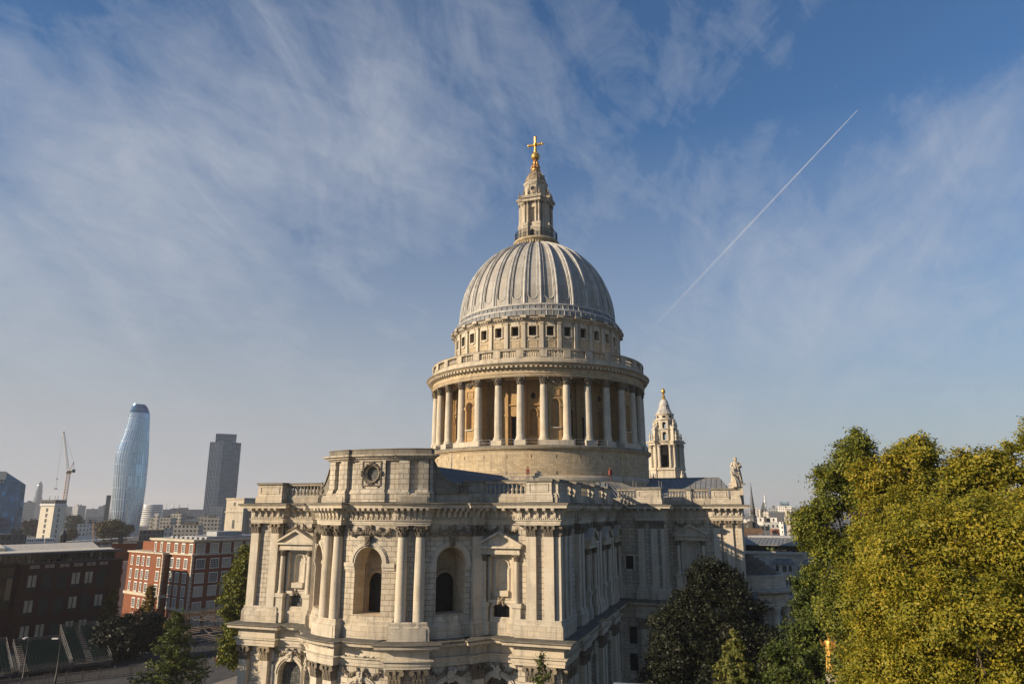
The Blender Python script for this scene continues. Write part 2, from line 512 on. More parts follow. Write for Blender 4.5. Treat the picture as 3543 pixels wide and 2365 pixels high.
def pane(mb, f, uc, hw, zs, zsp, rise, o, m=0, uk=1.0, n=14):
    pts = archpts(uc, hw, zsp, rise, n)
    for (a, za), (b, zb) in zip(pts, pts[1:]):
        mb.face([f(a, zs, o), f(b, zs, o), f(b, zb, o), f(a, za, o)], m, [(a * uk, zs), (b * uk, zs), (b * uk, zb), (a * uk, za)])

def band(mb, f, uc, hi, ho, zsp, o0, o1, ri=None, ro=None, m=0, n=16, legs=None):
    """archivolt: a raised ring round an arch"""
    ri = hi if ri is None else ri; ro = ho if ro is None else ro
    A = archpts(uc, hi, zsp, ri, n); B = archpts(uc, ho, zsp, ro, n)
    if legs is not None:
        A = [(uc - hi, legs)] + A + [(uc + hi, legs)]; B = [(uc - ho, legs)] + B + [(uc + ho, legs)]
    for i in range(len(A) - 1):
        (a, za), (b, zb), (c, zc), (d, zd) = A[i], A[i + 1], B[i + 1], B[i]
        mb.face([f(a, za, o1), f(b, zb, o1), f(c, zc, o1), f(d, zd, o1)], m)
        mb.face([f(d, zd, o1), f(c, zc, o1), f(c, zc, o0), f(d, zd, o0)], m)
        mb.face([f(a, za, o0), f(b, zb, o0), f(b, zb, o1), f(a, za, o1)], m)

def capital_flat(mb, f, uc, hw, z0, z1, o, ds=1.0, uk=1.0):
    """carved capital of a pilaster: two rows of leaves, corner scrolls, abacus; hw in wall units"""
    h = z1 - z0
    pb(mb, f, uc - hw, uc + hw, z0, z1 - 0.1 * h, 0, o)
    pb(mb, f, uc - hw * 1.3, uc + hw * 1.3, z1 - 0.11 * h, z1, 0, o + 0.22 * ds)
    for row, (za, zb, n, po) in enumerate(((0.02, 0.36, 4, 0.12), (0.30, 0.66, 3, 0.18))):
        for i in range(n):
            u = uc + hw * (2 * (i + 0.5) / n - 1) * 1.02
            q = hw / n * 0.82
            a, b = z0 + za * h, z0 + zb * h
            lo, hi = o + 0.02, o + po * ds * 1.3
            mb.face([f(u - q, a, lo), f(u + q, a, lo), f(u + q * 0.9, b, hi), f(u - q * 0.9, b, hi)])
            mb.face([f(u - q * 0.9, b, hi), f(u + q * 0.9, b, hi), f(u + q * 0.7, b + 0.04 * h, o), f(u - q * 0.7, b + 0.04 * h, o)])
            mb.face([f(u - q, a, lo), f(u - q * 0.9, b, hi), f(u - q * 0.7, b, o)])
            mb.face([f(u + q, a, lo), f(u + q * 0.7, b, o), f(u + q * 0.9, b, hi)])
    r = 0.16 * h
    for sgn in (-1, 1):
        u = uc + sgn * hw * 1.08
        rr = r / uk
        pts = [(u + rr * math.cos(t), z0 + 0.76 * h + r * math.sin(t)) for t in [2 * math.pi * i / 8 for i in range(8)]]
        mb.face([f(a, z, o + 0.24 * ds) for a, z in pts])
        for (a, za), (b, zb) in zip(pts, pts[1:] + pts[:1]):
            mb.face([f(b, zb, o + 0.24 * ds), f(a, za, o + 0.24 * ds), f(a, za, 0), f(b, zb, 0)])
    pb(mb, f, uc - hw * 0.22, uc + hw * 0.22, z0 + 0.7 * h, z0 + 0.98 * h, o, o + 0.25 * ds)

def capital_round(mb, cx, cy, r, z0, z1):
    h = z1 - z0
    mb.lathe([(r * 0.9, z0), (r * 1.02, z0 + 0.03 * h), (r * 0.9, z0 + 0.06 * h), (r * 0.95, z0 + 0.6 * h), (r * 1.3, z0 + 0.88 * h)], 12, cx=cx, cy=cy)
    for row, (za, zb, n, q0) in enumerate(((0.04, 0.38, 8, 0.0), (0.32, 0.68, 8, 0.5))):
        for i in range(n):
            a = 2 * math.pi * (i + q0) / n
            da = 0.30
            def pt(t, rad, z):
                return (cx + rad * math.cos(t), cy + rad * math.sin(t), z)
            lo, hi = r * 0.95, r * (1.28 + 0.06 * row)
            A, B = z0 + za * h, z0 + zb * h
            mb.face([pt(a - da, lo, A), pt(a + da, lo, A), pt(a + da * .7, hi, B), pt(a - da * .7, hi, B)])
            mb.face([pt(a - da * .7, hi, B), pt(a + da * .7, hi, B), pt(a + da * .5, r * .9, B + 0.03 * h), pt(a - da * .5, r * .9, B + 0.03 * h)])
            mb.face([pt(a - da, lo, A), pt(a - da * .7, hi, B), pt(a - da * .5, r * .85, B)])
            mb.face([pt(a + da, lo, A), pt(a + da * .5, r * .85, B), pt(a + da * .7, hi, B)])
    return h

def capital_column(mb, cx, cy, r, z0, z1, rot):
    h = capital_round(mb, cx, cy, r, z0, z1)
    T = Matrix.Translation((cx, cy, 0)) @ Matrix.Rotation(rot, 4, 'Z')
    q = r * 1.32
    mb.box(-q, q, -q, q, z1 - 0.12 * h, z1, T=T)
    for sx in (-1, 1):
        for sy in (-1, 1):
            c = T @ Vector((sx * q * 0.93, sy * q * 0.93, z0 + 0.76 * h))
            mb.blob(tuple(c), r * 0.24, 6, 4)

def swag(mb, f, u0, u1, z, sag, o, r=0.13, n=9, uk=1.0):
    """garland of carved fruit hung between two points"""
    for i in range(n + 1):
        t = i / n
        u = u0 + (u1 - u0) * t
        zz = z - sag * 4 * t * (1 - t)
        rr = r * (0.75 + 0.6 * math.sin(math.pi * t)) * random.uniform(0.8, 1.2)
        for k in range(2):
            mb.blob(f(u + random.uniform(-.5, .5) * rr / uk, zz + random.uniform(-.6, .6) * rr, o + rr * .4), rr, 6, 4)
    for u in (u0, u1):
        for k in range(4):
            mb.blob(f(u + random.uniform(-.08, .08) / uk, z - 0.2 * k + 0.1, o + .08), r * random.uniform(.7, 1.1), 6, 4)
BAL = [(0.15, 0), (0.15, 0.1), (0.08, 0.16), (0.17, 0.36), (0.15, 0.5), (0.075, 0.68), (0.07, 0.82), (0.12, 0.9), (0.15, 0.94), (0.15, 1.0)]
def baluster(mb, x, y, z0, z1, k=1.0, n=7):
    mb.lathe([(r * k, z0 + (z1 - z0) * t) for r, t in BAL], n, cx=x, cy=y)

# ------------------------------------------------------------------ cathedral
cath = thing('cathedral', 'domed pale stone cathedral with columned drum and rounded east apse', 'cathedral')
ACX, ACY, AR = 54.2, 0.3, 12.4            # apse circle
Zp, Zcap, Zent, Zcor = 15.45, 25.72, 26.95, 29.25
fE = flat((60.0, 0), (0, 1))              # u = y
fN = flat((0, 19.6), (-1, 0))             # u = -x
fV = flat((23.6, 0), (0, 1))
fT = flat((17.6, 0), (0, 1))
fA = round_(ACX, ACY, AR)                 # u in degrees
UK = RAD(1) * AR
PAIRS_N = (50.0, 39.3, 30.0)
BAYS_N = (44.6, 34.7, 26.1)

def arc(a0, a1, R, n):
    return [(ACX + R * math.cos(RAD(a0 + (a1 - a0) * i / n)), ACY + R * math.sin(RAD(a0 + (a1 - a0) * i / n))) for i in range(n + 1)]

def plan(off_p=0.8, off_a=0.95):
    p = [(18.2, -38.6), (18.2, -33.8), (17.6, -33.8), (17.6, -19.2), (55.4, -19.2), (55.4, -19.8), (60.8, -19.8), (60.0 + off_p, -15.3), (60.0, -15.3)]
    p += arc(-62.1, -59.5, AR, 1) + arc(-59.5, -53.5, AR + .45, 2) + arc(-53.5, -30.2, AR, 8)
    p += arc(-30.2, -14.3, AR + off_a, 6) + arc(-14.3, 14.3, AR, 10) + arc(14.3, 30.2, AR + off_a, 6)
    p += arc(30.2, 53.5, AR, 8) + arc(53.5, 59.5, AR + .45, 2) + arc(59.5, 62.1, AR, 1)
    p += [(60.0, 15.4), (60.0 + off_p, 15.4), (60.8, 20.2), (55.4, 20.2), (55.4, 19.6)]
    for c in PAIRS_N:
        p += [(c + 1.65, 19.6), (c + 1.65, 20.15), (c - 1.65, 20.15), (c - 1.65, 19.6)]
    p += [(23.6, 19.6), (23.6, 22.9), (24.1, 22.9), (24.1, 27.2), (17.6, 27.2), (17.6, 33.9), (18.2, 33.9), (18.2, 38.6),
          (-18.2, 38.6), (-18.2, 19.6), (-68, 19.6)]
    return p
PL = plan()

# -- lower storey
mb = MB()
LOW = 0.35
mb.sweep(PL, [(0.9, -1.5), (0.9, 1.6), (LOW, 2.0), (LOW, 4.6)], off=0)
f2 = flat((60.0 + LOW, 0), (0, 1)); f2N = flat((0, 19.6 + LOW), (-1, 0)); f2A = round_(ACX, ACY, AR + LOW)
f2V = flat((23.6 + LOW, 0), (0, 1)); f2T = flat((17.6 + LOW, 0), (0, 1))
arches_low = []
def low_bay(f, u0, u1, uc, hw, uk=1.0, du=None):
    arch_wall(mb, f, u0, u1, 4.6, 12.8, uc, hw, 5.2, 9.75, 1.6 if hw else 0, 0.9, du=du, uk=uk)
    arches_low.append((f, uc, hw, uk))
for sg in (-1, 1):
    low_bay(f2, *sorted((sg * 15.4, sg * (10.9))), sg * 13.0, 1.6)
    patch(mb, f2, *sorted((sg * (20.2 if sg > 0 else 19.8), sg * 15.4)), 4.6, 12.8, 0.35)
k = 1.5 / UK
low_bay(f2A, -62.1, -24, -42.5, k, UK, 3); low_bay(f2A, -24, 24, 0, k, UK, 3); low_bay(f2A, 24, 62.1, 42.5, k, UK, 3)
edges = [55.4] + [c for c in PAIRS_N for c in (c,)]
for a, b, c in zip((55.4, 50.0, 39.3, 30.0), (50.0, 39.3, 30.0, 23.6), (None,) + BAYS_N):
    if c is None:
        patch(mb, f2N, -a, -b, 4.6, 12.8)
    else:
        low_bay(f2N, -a, -b, -c, 1.6)
patch(mb, f2N, -60.8, -55.4, 4.6, 12.8, 0.3)
arch_wall(mb, f2V, 19.6, 27.2, 4.6, 12.8, 21.8, .62, 8.9, 11.4, 0, .4)
patch(mb, f2T, 27.2, 38.6, 4.6, 12.8, .1)
mb.build('lower_wall', ['rust'], cath)
for f, uc, hw, uk in arches_low:
    g = MB(); pane(g, f, uc, hw, 5.2, 9.75, 1.6, -0.85, uk=uk); g.build('lower_window', ['glass2'], cath)
    b = MB(); band(b, f, uc, hw, hw * 1.36, 9.75, 0, .16, ri=1.6, ro=2.15, legs=5.2)
    band(b, f, uc, hw * 1.12, hw * 1.24, 9.75, .1, .26, ri=1.8, ro=1.98)
    pb(b, f, uc - .3 / uk, uc + .3 / uk, 11.2, 12.3, 0, .42)
    for q in range(10):
        b.blob(f(uc + random.uniform(-.4, .4) / uk, random.uniform(11.2, 12.5), .4), random.uniform(.12, .2), 6, 4)
    b.build('arch_surround', ['smooth'], cath)
    for s_ in (-1, 1):
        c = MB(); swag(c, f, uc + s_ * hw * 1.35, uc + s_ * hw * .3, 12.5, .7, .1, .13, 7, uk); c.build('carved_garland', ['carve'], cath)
g = MB(); pane(g, f2V, 21.8, .62, 8.9, 11.4, 0, -.38); g.build('lower_window', ['glass'], cath)
g = MB(); pb(g, f2V, 21.2, 22.4, 5.2, 7.6, -.1, .06); g.build('lower_window', ['glass'], cath)

# -- ledge between the storeys
mb = MB()
mb.sweep(PL, [(0, 12.74), (.12, 12.76), (.12, 13.05), (.2, 13.08), (.2, 13.42), (.42, 13.5), (.42, 13.62), (.02, 13.7), (.02, 14.45), (.35, 14.55),
              (.4, 14.72), (.95, 14.78), (1.0, 15.02), (1.18, 15.18), (1.18, 15.26), (-.5, 15.46)], off=LOW,
         mats=[0] * 12 + [2, 2, 1])
mb.build('ledge_cornice', ['smooth', 'weather', 'sooty'], cath)
mb = MB()
L = 0
for (xa, ya), (xb, yb) in zip(PL[6:], PL[7:-6]):
    d = math.hypot(xb - xa, yb - ya)
    if d < .3: continue
    ft = flat((xa, ya), ((xb - xa) / d, (yb - ya) / d)); q = .16
    while q < d - .1:
        pb(mb, ft, q, q + .13, 14.52, 14.72, LOW, LOW + .5); q += .27
mb.build('ledge_dentils', ['smooth'], cath)

# -- upper storey walls
mb = MB()
AED = [(fE, -13.1, 1.0), (fE, 13.3, 1.0)] + [(fN, -c, 1.0) for c in BAYS_N] + [(fT, 30.5, 1.0)]
def bay(f, u0, u1, uc, win=True):
    arch_wall(mb, f, u0, u1, Zp, 19.0, uc, .98, 16.5, 18.2, .34, .5, m=0)
    # recessed panel with a round-headed niche in it
    patch(mb, f, u0, uc - 1.25, 19.0, 23.75); patch(mb, f, uc + 1.25, u1, 19.0, 23.75); patch(mb, f, u0, u1, 23.75, Zent)
    for s_ in (-1.25, 1.25):
        q = [f(uc + s_, 19.0, -.3), f(uc + s_, 23.75, -.3), f(uc + s_, 23.75, 0), f(uc + s_, 19.0, 0)]
        mb.face(q if s_ > 0 else q[::-1], 1)
    mb.face([f(uc - 1.25, 23.75, 0), f(uc + 1.25, 23.75, 0), f(uc + 1.25, 23.75, -.3), f(uc - 1.25, 23.75, -.3)], 1)
    mb.face([f(uc - 1.25, 19.0, -.3), f(uc + 1.25, 19.0, -.3), f(uc + 1.25, 19.0, 0), f(uc - 1.25, 19.0, 0)], 1)
    arch_wall(mb, f, uc - 1.25, uc + 1.25, 19.0, 23.75, uc, .7, 19.95, 22.5, .7, .75, o=-.3, m=1)
    n = 8
    for i in range(n):          # the niche's hollow
        a, b = [math.pi * (j / n) for j in (i, i + 1)]
        P = lambda t, z: f(uc - .7 * math.cos(t), z, -.3 - .32 * math.sin(t))
        mb.face([P(a, 19.95), P(b, 19.95), P(b, 22.5), P(a, 22.5)], 1)
        for j in range(5):
            c, d = math.pi / 2 * j / 5, math.pi / 2 * (j + 1) / 5
            Q = lambda t, s: f(uc - .7 * math.cos(t) * math.cos(s), 22.5 + .7 * math.sin(s), -.3 - .32 * math.sin(t) * math.cos(s))
            mb.face([Q(a, c), Q(b, c), Q(b, d), Q(a, d)], 1)
bay(fE, -15.4, -10.6, -13.1); bay(fE, 10.9, 15.4, 13.3)
patch(mb, fE, -19.8, -15.4, Zp, Zent, .35); patch(mb, fE, 15.4, 20.2, Zp, Zent, .35)
patch(mb, fN, -60.4, -55.4, Zp, Zent, .2)
patch(mb, fN, -55.4, -48.4, Zp, Zent)
for a, b, c in ((48.4, 39.3, 44.6), (39.3, 30.0, 34.7), (30.0, 23.6, 26.1)):
    bay(fN, -a, -b, -c)
for a, b in ((-10, 55.4),):
    patch(mb, flat((0, -19.2), (1, 0)), 17.6, 60.3, Zp, Zent)
arch_wall(mb, fV, 19.6, 27.2, Zp, Zent, 21.6, .6, 19.65, 21.6, 0, .4)
patch(mb, flat((0, 27.2), (-1, 0)), -24.1, -17.6, -1, Zent)
bay(fT, 27.2, 33.9, 30.5)
patch(mb, fT, 33.9, 38.5, Zp, Zent, .3)
patch(mb, flat((0, 38.5), (-1, 0)), -18, 18, -1, Zent)
patch(mb, flat((-18, 0), (0, -1)), -38.5, -19.6, -1, Zent)
patch(mb, flat((0, 19.6), (-1, 0)), 18, 70, -1, Zent)
patch(mb, flat((17.6, 0), (0, 1)), -38.5, -19.6, -1, Zent)
# apse wall with three deep arched window bays
AW = 7.7
for uc, u0, u1 in ((-42.5, -62.1, -24), (0, -24, 24), (42.5, 24, 62.1)):
    arch_wall(mb, fA, u0, u1, Zp, Zent, uc, AW, 17.72, 22.98, 1.66, 2.1, du=3, uk=UK, rm=2, n=18)
    iw = AW * .80
    g1 = MB()
    arch_wall(g1, fA, uc - AW * 1.35, uc + AW * 1.35, 17.7, 24.9, uc, iw, 17.74, 20.6, 1.25, .35, o=-2.1, du=3, uk=UK)
    band(g1, fA, uc, iw, iw * 1.25, 20.6, -2.1, -2.0, ri=1.25, ro=1.55, legs=17.74)
    pb(g1, fA, uc - AW, uc - AW * .86, 17.72, 22.7, -2.1, -1.8); pb(g1, fA, uc + AW * .86, uc + AW, 17.72, 22.7, -2.1, -1.8)
    for q in range(12):
        g1.blob(fA(uc + random.uniform(-4.0, 4.0), 22.2 + random.uniform(-.12, .12), -2.06), .1, 6, 4)
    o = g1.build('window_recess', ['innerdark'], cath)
    g2 = MB(); pane(g2, fA, uc, iw, 17.74, 20.6, 1.25, -2.4, uk=UK); g2.build('leaded_window', ['glass'], o)
    b = MB()
    band(b, fA, uc, AW, AW * 1.38, 22.98, 0, .1, ri=1.66, ro=2.24); band(b, fA, uc, AW * 1.12, AW * 1.3, 22.98, .05, .2, ri=1.84, ro=2.1)
    for s_ in (-1, 1):
        e = uc + s_ * AW; e2 = uc + s_ * (AW + (6.4 if uc == 0 or s_ * uc < 0 else 3.2))
        pb(b, fA, min(e, e2), max(e, e2), 22.58, 22.98, 0, .22, du=3)
        pb(b, fA, min(e, e2), max(e, e2), 22.25, 22.58, 0, .1, du=3)
    b.build('archivolt', ['smooth'], cath)
    kk = MB()
    pb(kk, fA, uc - 1.25, uc + 1.25, 24.75, 25.8, 0, .42); pb(kk, fA, uc - 1.5, uc + 1.5, 25.65, 25.85, 0, .6)
    for q in range(12):
        kk.blob(fA(uc + random.uniform(-1, 1), random.uniform(24.75, 25.6), .42), random.uniform(.1, .17), 6, 4)
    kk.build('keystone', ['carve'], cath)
    sw = MB()
    for s_ in (-1, 1):
        swag(sw, fA, uc + s_ * 11.5, uc + s_ * 6.2, 26.5, .55, .12, .15, 8, UK)
        swag(sw, fA, uc + s_ * 6.2, uc + s_ * 1.6, 26.55, .5, .12, .15, 8, UK)
    for q in range(16):
        sw.blob(fA(uc + random.uniform(-1.5, 1.5), random.uniform(26.0, 26.85), .15), random.uniform(.13, .2), 6, 4)
    sw.build('carved_garland', ['carve'], cath)
mb.build('upper_wall', ['rust', 'smooth', 'inner'], cath)
g = MB(); pane(g, fV, 21.6, .6, 19.65, 21.6, 0, -.38); g.build('vestry_window', ['void'], cath)
g = MB(); band(g, fV, 21.6, .6, .82, 21.6, 0, .1, ri=0, ro=0, legs=19.65); pb(g, fV, 20.78, 22.42, 21.6, 21.82, 0, .12); pb(g, fV, 20.6, 22.6, 22.35, 22.55, 0, .3)
g.build('window_surround', ['smooth'], cath)

# -- plinth course of the upper order
mb = MB()
mb.sweep(PL, [(.30, Zp - .06), (.30, 16.62), (.12, 16.8), (.12, 17.05), (0, 17.22)])
mb.build('upper_plinth', ['stone'], cath)

# -- aedicules: pedestals, columns, pediment
for f, uc, _ in AED:
    a = MB()
    for s_ in (-1, 1):
        u = uc + s_ * 1.93
        pb(a, f, u - .48, u + .48, Zp, 18.3, 0, .75); pb(a, f, u - .6, u + .6, 18.3, 18.75, 0, .9); pb(a, f, u - .62, u + .62, Zp, 16.7, 0, .9)
        x, y, _z = f(u, 0, .5)
        a.lathe([(.36, 18.75), (.36, 18.95), (.3, 19.05), (.3, 19.2), (.29, 23.1)], 12, cx=x, cy=y)
    pb(a, f, uc - 1.5, uc - 1.25, 19.0, 23.75, 0, .22); pb(a, f, uc + 1.25, uc + 1.5, 19.0, 23.75, 0, .22); pb(a, f, uc - 1.5, uc + 1.5, 23.5, 23.78, -.05, .22)
    pb(a, f, uc - 2.35, uc + 2.35, 23.8, 24.1, 0, .82); pb(a, f, uc - 2.3, uc + 2.3, 24.1, 24.45, 0, .78); pb(a, f, uc - 2.6, uc + 2.6, 24.45, 24.66, 0, 1.15)
    w_, za, zb = 2.62, 24.66, 26.02
    a.face([f(uc - w_, za, .72), f(uc + w_, za, .72), f(uc, zb, .72)])
    for s_ in (-1, 1):
        A, B = (uc + s_ * w_, za), (uc, zb)
        t = .27
        q = [f(A[0], A[1], 1.15), f(B[0], B[1], 1.15), f(B[0], B[1] + t, 1.15), f(A[0] + s_ * .12, A[1] + t * .7, 1.15)]
        qb = [f(A[0], A[1], 0), f(B[0], B[1], 0), f(B[0], B[1] + t, 0), f(A[0] + s_ * .12, A[1] + t * .7, 0)]
        for k in range(4):
            a.face([qb[k], qb[(k + 1) % 4], q[(k + 1) % 4], q[k]])
        a.face(q if s_ < 0 else q[::-1])
    pb(a, f, uc - 1.5, uc + 1.5, 18.68, 19.0, -.1, .3)
    pb(a, f, uc - .78, uc + .78, 19.35, 19.93, -.3, .1)
    band(a, f, uc, .7, .84, 22.5, -.3, -.2, legs=19.95)
    pb(a, f, uc - 1.22, uc - .86, 22.3, 22.5, -.3, -.2); pb(a, f, uc + .86, uc + 1.22, 22.3, 22.5, -.3, -.2)
    band(a, f, uc, .98, 1.3, 18.2, 0, .15, ri=.34, ro=.62, legs=16.5)
    o = a.build('niche_surround', ['smooth'], cath)
    for s_ in (-1, 1):
        g = MB()
        x, y, _z = f(uc + s_ * 1.93, 0, .5)
        capital_column(g, x, y, .31, 23.05, 23.8, 0); g.build('carved_capital', ['carve'], o)
    g = MB()
    for q in range(12):
        g.blob(f(uc + random.uniform(-.4, .4), random.uniform(18.5, 19.2), .32), random.uniform(.12, .2), 6, 4)
    g.build('carved_keystone', ['carve'], o)
    g = MB(); pane(g, f, uc, .98, 16.5, 18.2, .34, -.45); g.build('leaded_window', ['glass2' if uc == -13.1 else 'glass'], o)
    if f is fE or f is fT or f is fN:
        for s_ in (-1, 1):
            c = MB(); swag(c, f, uc + s_ * .45, uc + s_ * 2.15, 26.7, .6, .1, .13, 10); c.build('carved_garland', ['carve'], cath)

# -- pilasters (each with its carved capital), upper and lower order
def pilaster(f, uc, hw, o, order=1, uk=1.0):
    h = hw / uk; e = .14 / uk
    z0, z1, z2 = (Zp - .05, Zcap, Zent) if order else (1.5, 11.15, 12.74)
    a = MB()
    if order:
        pb(a, f, uc - h - 2 * e, uc + h + 2 * e, z0, 16.62, 0, o + .2); pb(a, f, uc - h - 1.6 * e, uc + h + 1.6 * e, 16.62, 16.85, 0, o + .2)
        pb(a, f, uc - h - e * .8, uc + h + e * .8, 16.85, 17.2, 0, o + .1)
        z0 = 17.2
    pb(a, f, uc - h, uc + h, z0, z1, 0, o)
    p = a.build('pilaster', ['smooth'], cath)
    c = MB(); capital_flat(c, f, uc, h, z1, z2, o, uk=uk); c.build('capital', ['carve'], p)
for u in (-19.25, -16.3, 16.95, 18.95):
    pilaster(fE, u, .56, .8)
for u in (-19.2, -16.3, 16.95, 18.95):
    pilaster(f2, u, .6, .8, 0)
for x in (59.9, 57.9, 56.1):
    pilaster(fN, -x, .5, .6); pilaster(f2N, -x, .55, .6, 0)
for c in PAIRS_N:
    for s_ in (-.95, .95):
        pilaster(fN, -c + s_, .52, .55); pilaster(f2N, -c + s_, .55, .55, 0)
for u in (23.6, 25.6):
    pilaster(fV, u, .52, .5); pilaster(f2V, u, .55, .5, 0)
pilaster(fV, 26.9, .28, .48)
for u in (34.7, 36.6):
    pilaster(fT, u, .54, .6)
pilaster(fT, 38.2, .3, .58)
for u in (-56.5, 56.5):
    pilaster(fA, u, .6, .45, 1, UK); pilaster(f2A, u, .6, .45, 0, UK)
for u in (-27.5, -17, 17, 27.5):
    pilaster(f2A, u, .62, .8, 0, UK)

# -- columns of the apse
for u in (-26.5, -18.0, 18.0, 26.5):
    x, y, _z = fA(u, 0, .42)
    a = MB()
    a.lathe([(.78, 16.55), (.82, 16.66), (.78, 16.78), (.66, 16.84), (.7, 16.96), (.62, 17.08), (.585, 17.2), (.585, 19.6), (.565, 22), (.52, 24.4), (.5, Zcap)], 24, cx=x, cy=y)
    p = a.build('column', ['smooth'], cath, smooth=50)
    c = MB(); capital_column(c, x, y, .52, Zcap, Zent, RAD(u)); c.build('capital', ['carve'], p)
for s_ in (-1, 1):
    a = MB(); uc = 22.25 * s_
    pb(a, fA, uc - 7.7, uc + 7.7, Zp - .05, 16.55, 0, 1.3, du=3.9)
    a.build('column_pedestal', ['smooth'], cath)

# -- main entablature with brackets
mb = MB()
mb.sweep(PL, [(0, Zent), (.1, Zent), (.1, 27.12), (.16, 27.13), (.16, 27.36), (.3, 27.42), (.3, 27.5), (.14, 27.5), (.14, 28.72), (.5, 28.74), (1.12, 28.76),
              (1.14, 28.98), (1.3, 29.1), (1.36, 29.24), (1.36, 29.3), (-.9, 29.42)], mats=[0] * 12 + [2, 2, 1])
mb.build('main_cornice', ['smooth', 'weather', 'sooty'], cath)
mod = MB(); den = MB()
prof = [(0.0, 27.72), (.16, 27.74), (.26, 27.95), (.3, 28.2), (.5, 28.42), (.92, 28.46), (1.0, 28.6), (1.0, 28.74), (0.0, 28.74)]
for (xa, ya), (xb, yb) in zip(PL[4:], PL[5:-3]):
    d = math.hypot(xb - xa, yb - ya)
    if d < .5: continue
    ft = flat((xa, ya), ((xb - xa) / d, (yb - ya) / d))
    n = max(1, round(d / .98)); w_ = .165
    for i in range(n):
        u = (i + .5) * d / n
        for s_ in (-1, 1):
            q = [ft(u + s_ * w_, z, o + .14) for o, z in prof]
            mod.face(q[::-1] if s_ > 0 else q)
        for (o0, z0), (o1, z1) in zip(prof, prof[1:-1]):
            mod.face([ft(u - w_, z0, o0 + .14), ft(u + w_, z0, o0 + .14), ft(u + w_, z1, o1 + .14), ft(u - w_, z1, o1 + .14)])
    q = .06
    while q < d - .08:
        pb(den, ft, q, q + .12, 27.52, 27.7, .14, .34); q += .24
mod.build('cornice_brackets', ['smooth'], cath)
den.build('cornice_dentils', ['smooth'], cath)

# -- parapet, balustrades, pedestals
mb = MB()
mb.sweep(PL, [(-.25, 29.3), (-.25, 30.0), (-.3, 30.02), (-.42, 30.35), (-.9, 30.36), (-.9, 29.2)])
mb.build('parapet_base', ['dirty'], cath)
def balus(f, u0, u1, o=-.65, uk=1.0, dark=False, du=None, z0=30.36, z1=31.5, z2=31.86):
    a = MB()
    pb(a, f, u0, u1, z1, z2 - .12, o - .26, o + .26, du=du); pb(a, f, u0, u1, z2 - .12, z2, o - .34, o + .34, du=du, m=1, top=1)
    n = max(1, round((u1 - u0) * uk / .5))
    for i in range(n):
        x, y, _z = f(u0 + (u1 - u0) * (i + .5) / n, 0, o)
        baluster(a, x, y, z0, z1, 1.15)
    a.build('balustrade', ['dirty', 'sooty'], cath)
def pedestal(f, u0, u1, o0=-1.1, o1=-.15, uk=1.0, z0=29.42, z1=31.9):
    a = MB()
    e = .16 / uk
    pb(a, f, u0 - e, u1 + e, z0, 30.0, o0, o1 + .2); pb(a, f, u0 - e * .6, u1 + e * .6, 30.0, 30.3, o0, o1 + .12); pb(a, f, u0, u1, 30.3, z1 - .26, o0, o1)
    pb(a, f, u0 - e, u1 + e, z1 - .26, z1, o0 - .1, o1 + .2, m=1, top=1)
    if (u1 - u0) * uk > 1.4:
        for q in ((u0 + 2.2 * e, u1 - 2.2 * e, 30.52, 30.6), (u0 + 2.2 * e, u1 - 2.2 * e, 31.35, 31.43), (u0 + 2.2 * e, u0 + 2.8 * e, 30.6, 31.35), (u1 - 2.8 * e, u1 - 2.2 * e, 30.6, 31.35)):
            pb(a, f, *q, o1, o1 + .07)
    a.build('parapet_pedestal', ['stone', 'sooty'], cath)
pedestal(fE, -19.5, -15.9, -1.2, .55); balus(fE, -15.7, -10.2)
pedestal(fE, 16.35, 19.3, -1.2, .55); balus(fE, 10.95, 16.2); pedestal(fE, 9.2, 10.85, -1.1, -.2)
def nbal(a, b): balus(fN, -a, -b)
pedestal(fN, -60.2, -57.6, -1.2, .35); pedestal(fN, -57.4, -55.4, -1.2, .2)
e = 55.3
for c in PAIRS_N:
    nbal(e, c + 1.7); pedestal(fN, -c - 1.55, -c + 1.55, -1.2, .25); e = c - 1.7
nbal(e, 24.6)
balus(fV, 19.9, 22.8); pedestal(fV, 23.1, 26.9, -1.2, .35)
balus(fT, 27.4, 30.2); pedestal(fT, 30.3, 30.9); balus(fT, 31.0, 33.8); pedestal(fT, 34.2, 36.9, -1.2, .45); pedestal(fT, 37.2, 38.6, -1.2, .45)
balus(flat((0, -19.6), (1, 0)), 20, 55)

# -- attic block over the apse
R2 = AR - .15
at = MB()
fB = round_(ACX, ACY, R2); AK = RAD(1) * R2
def drum_seg(a0, a1, o, z0=29.42, z1=34.1, du=3.0):
    pb(at, fB, a0, a1, z0, z1, -1.2, o, du=du, uk=AK)
    pb(at, fB, a0 - .5, a1 + .5, z0, 30.45, -1.0, o + .28, du=du, uk=AK)
    us = steps(a0, a1, du)
    for a, b in zip(us, us[1:]):
        at.face([fB(a, 30.45, o + .26), fB(b, 30.45, o + .26), fB(b, 30.9, o), fB(a, 30.9, o)])
for a0, a1, o in ((-32, -30.2, .1), (-29.6, -24.4, .5), (-24.4, -20, .1), (-20, -14.8, .5), (-14.8, -7.6, 0), (7.6, 14.8, 0), (14.8, 20, .5), (20, 24.4, .1), (24.4, 29.6, .5), (30.2, 32, .1)):
    drum_seg(a0, a1, o)
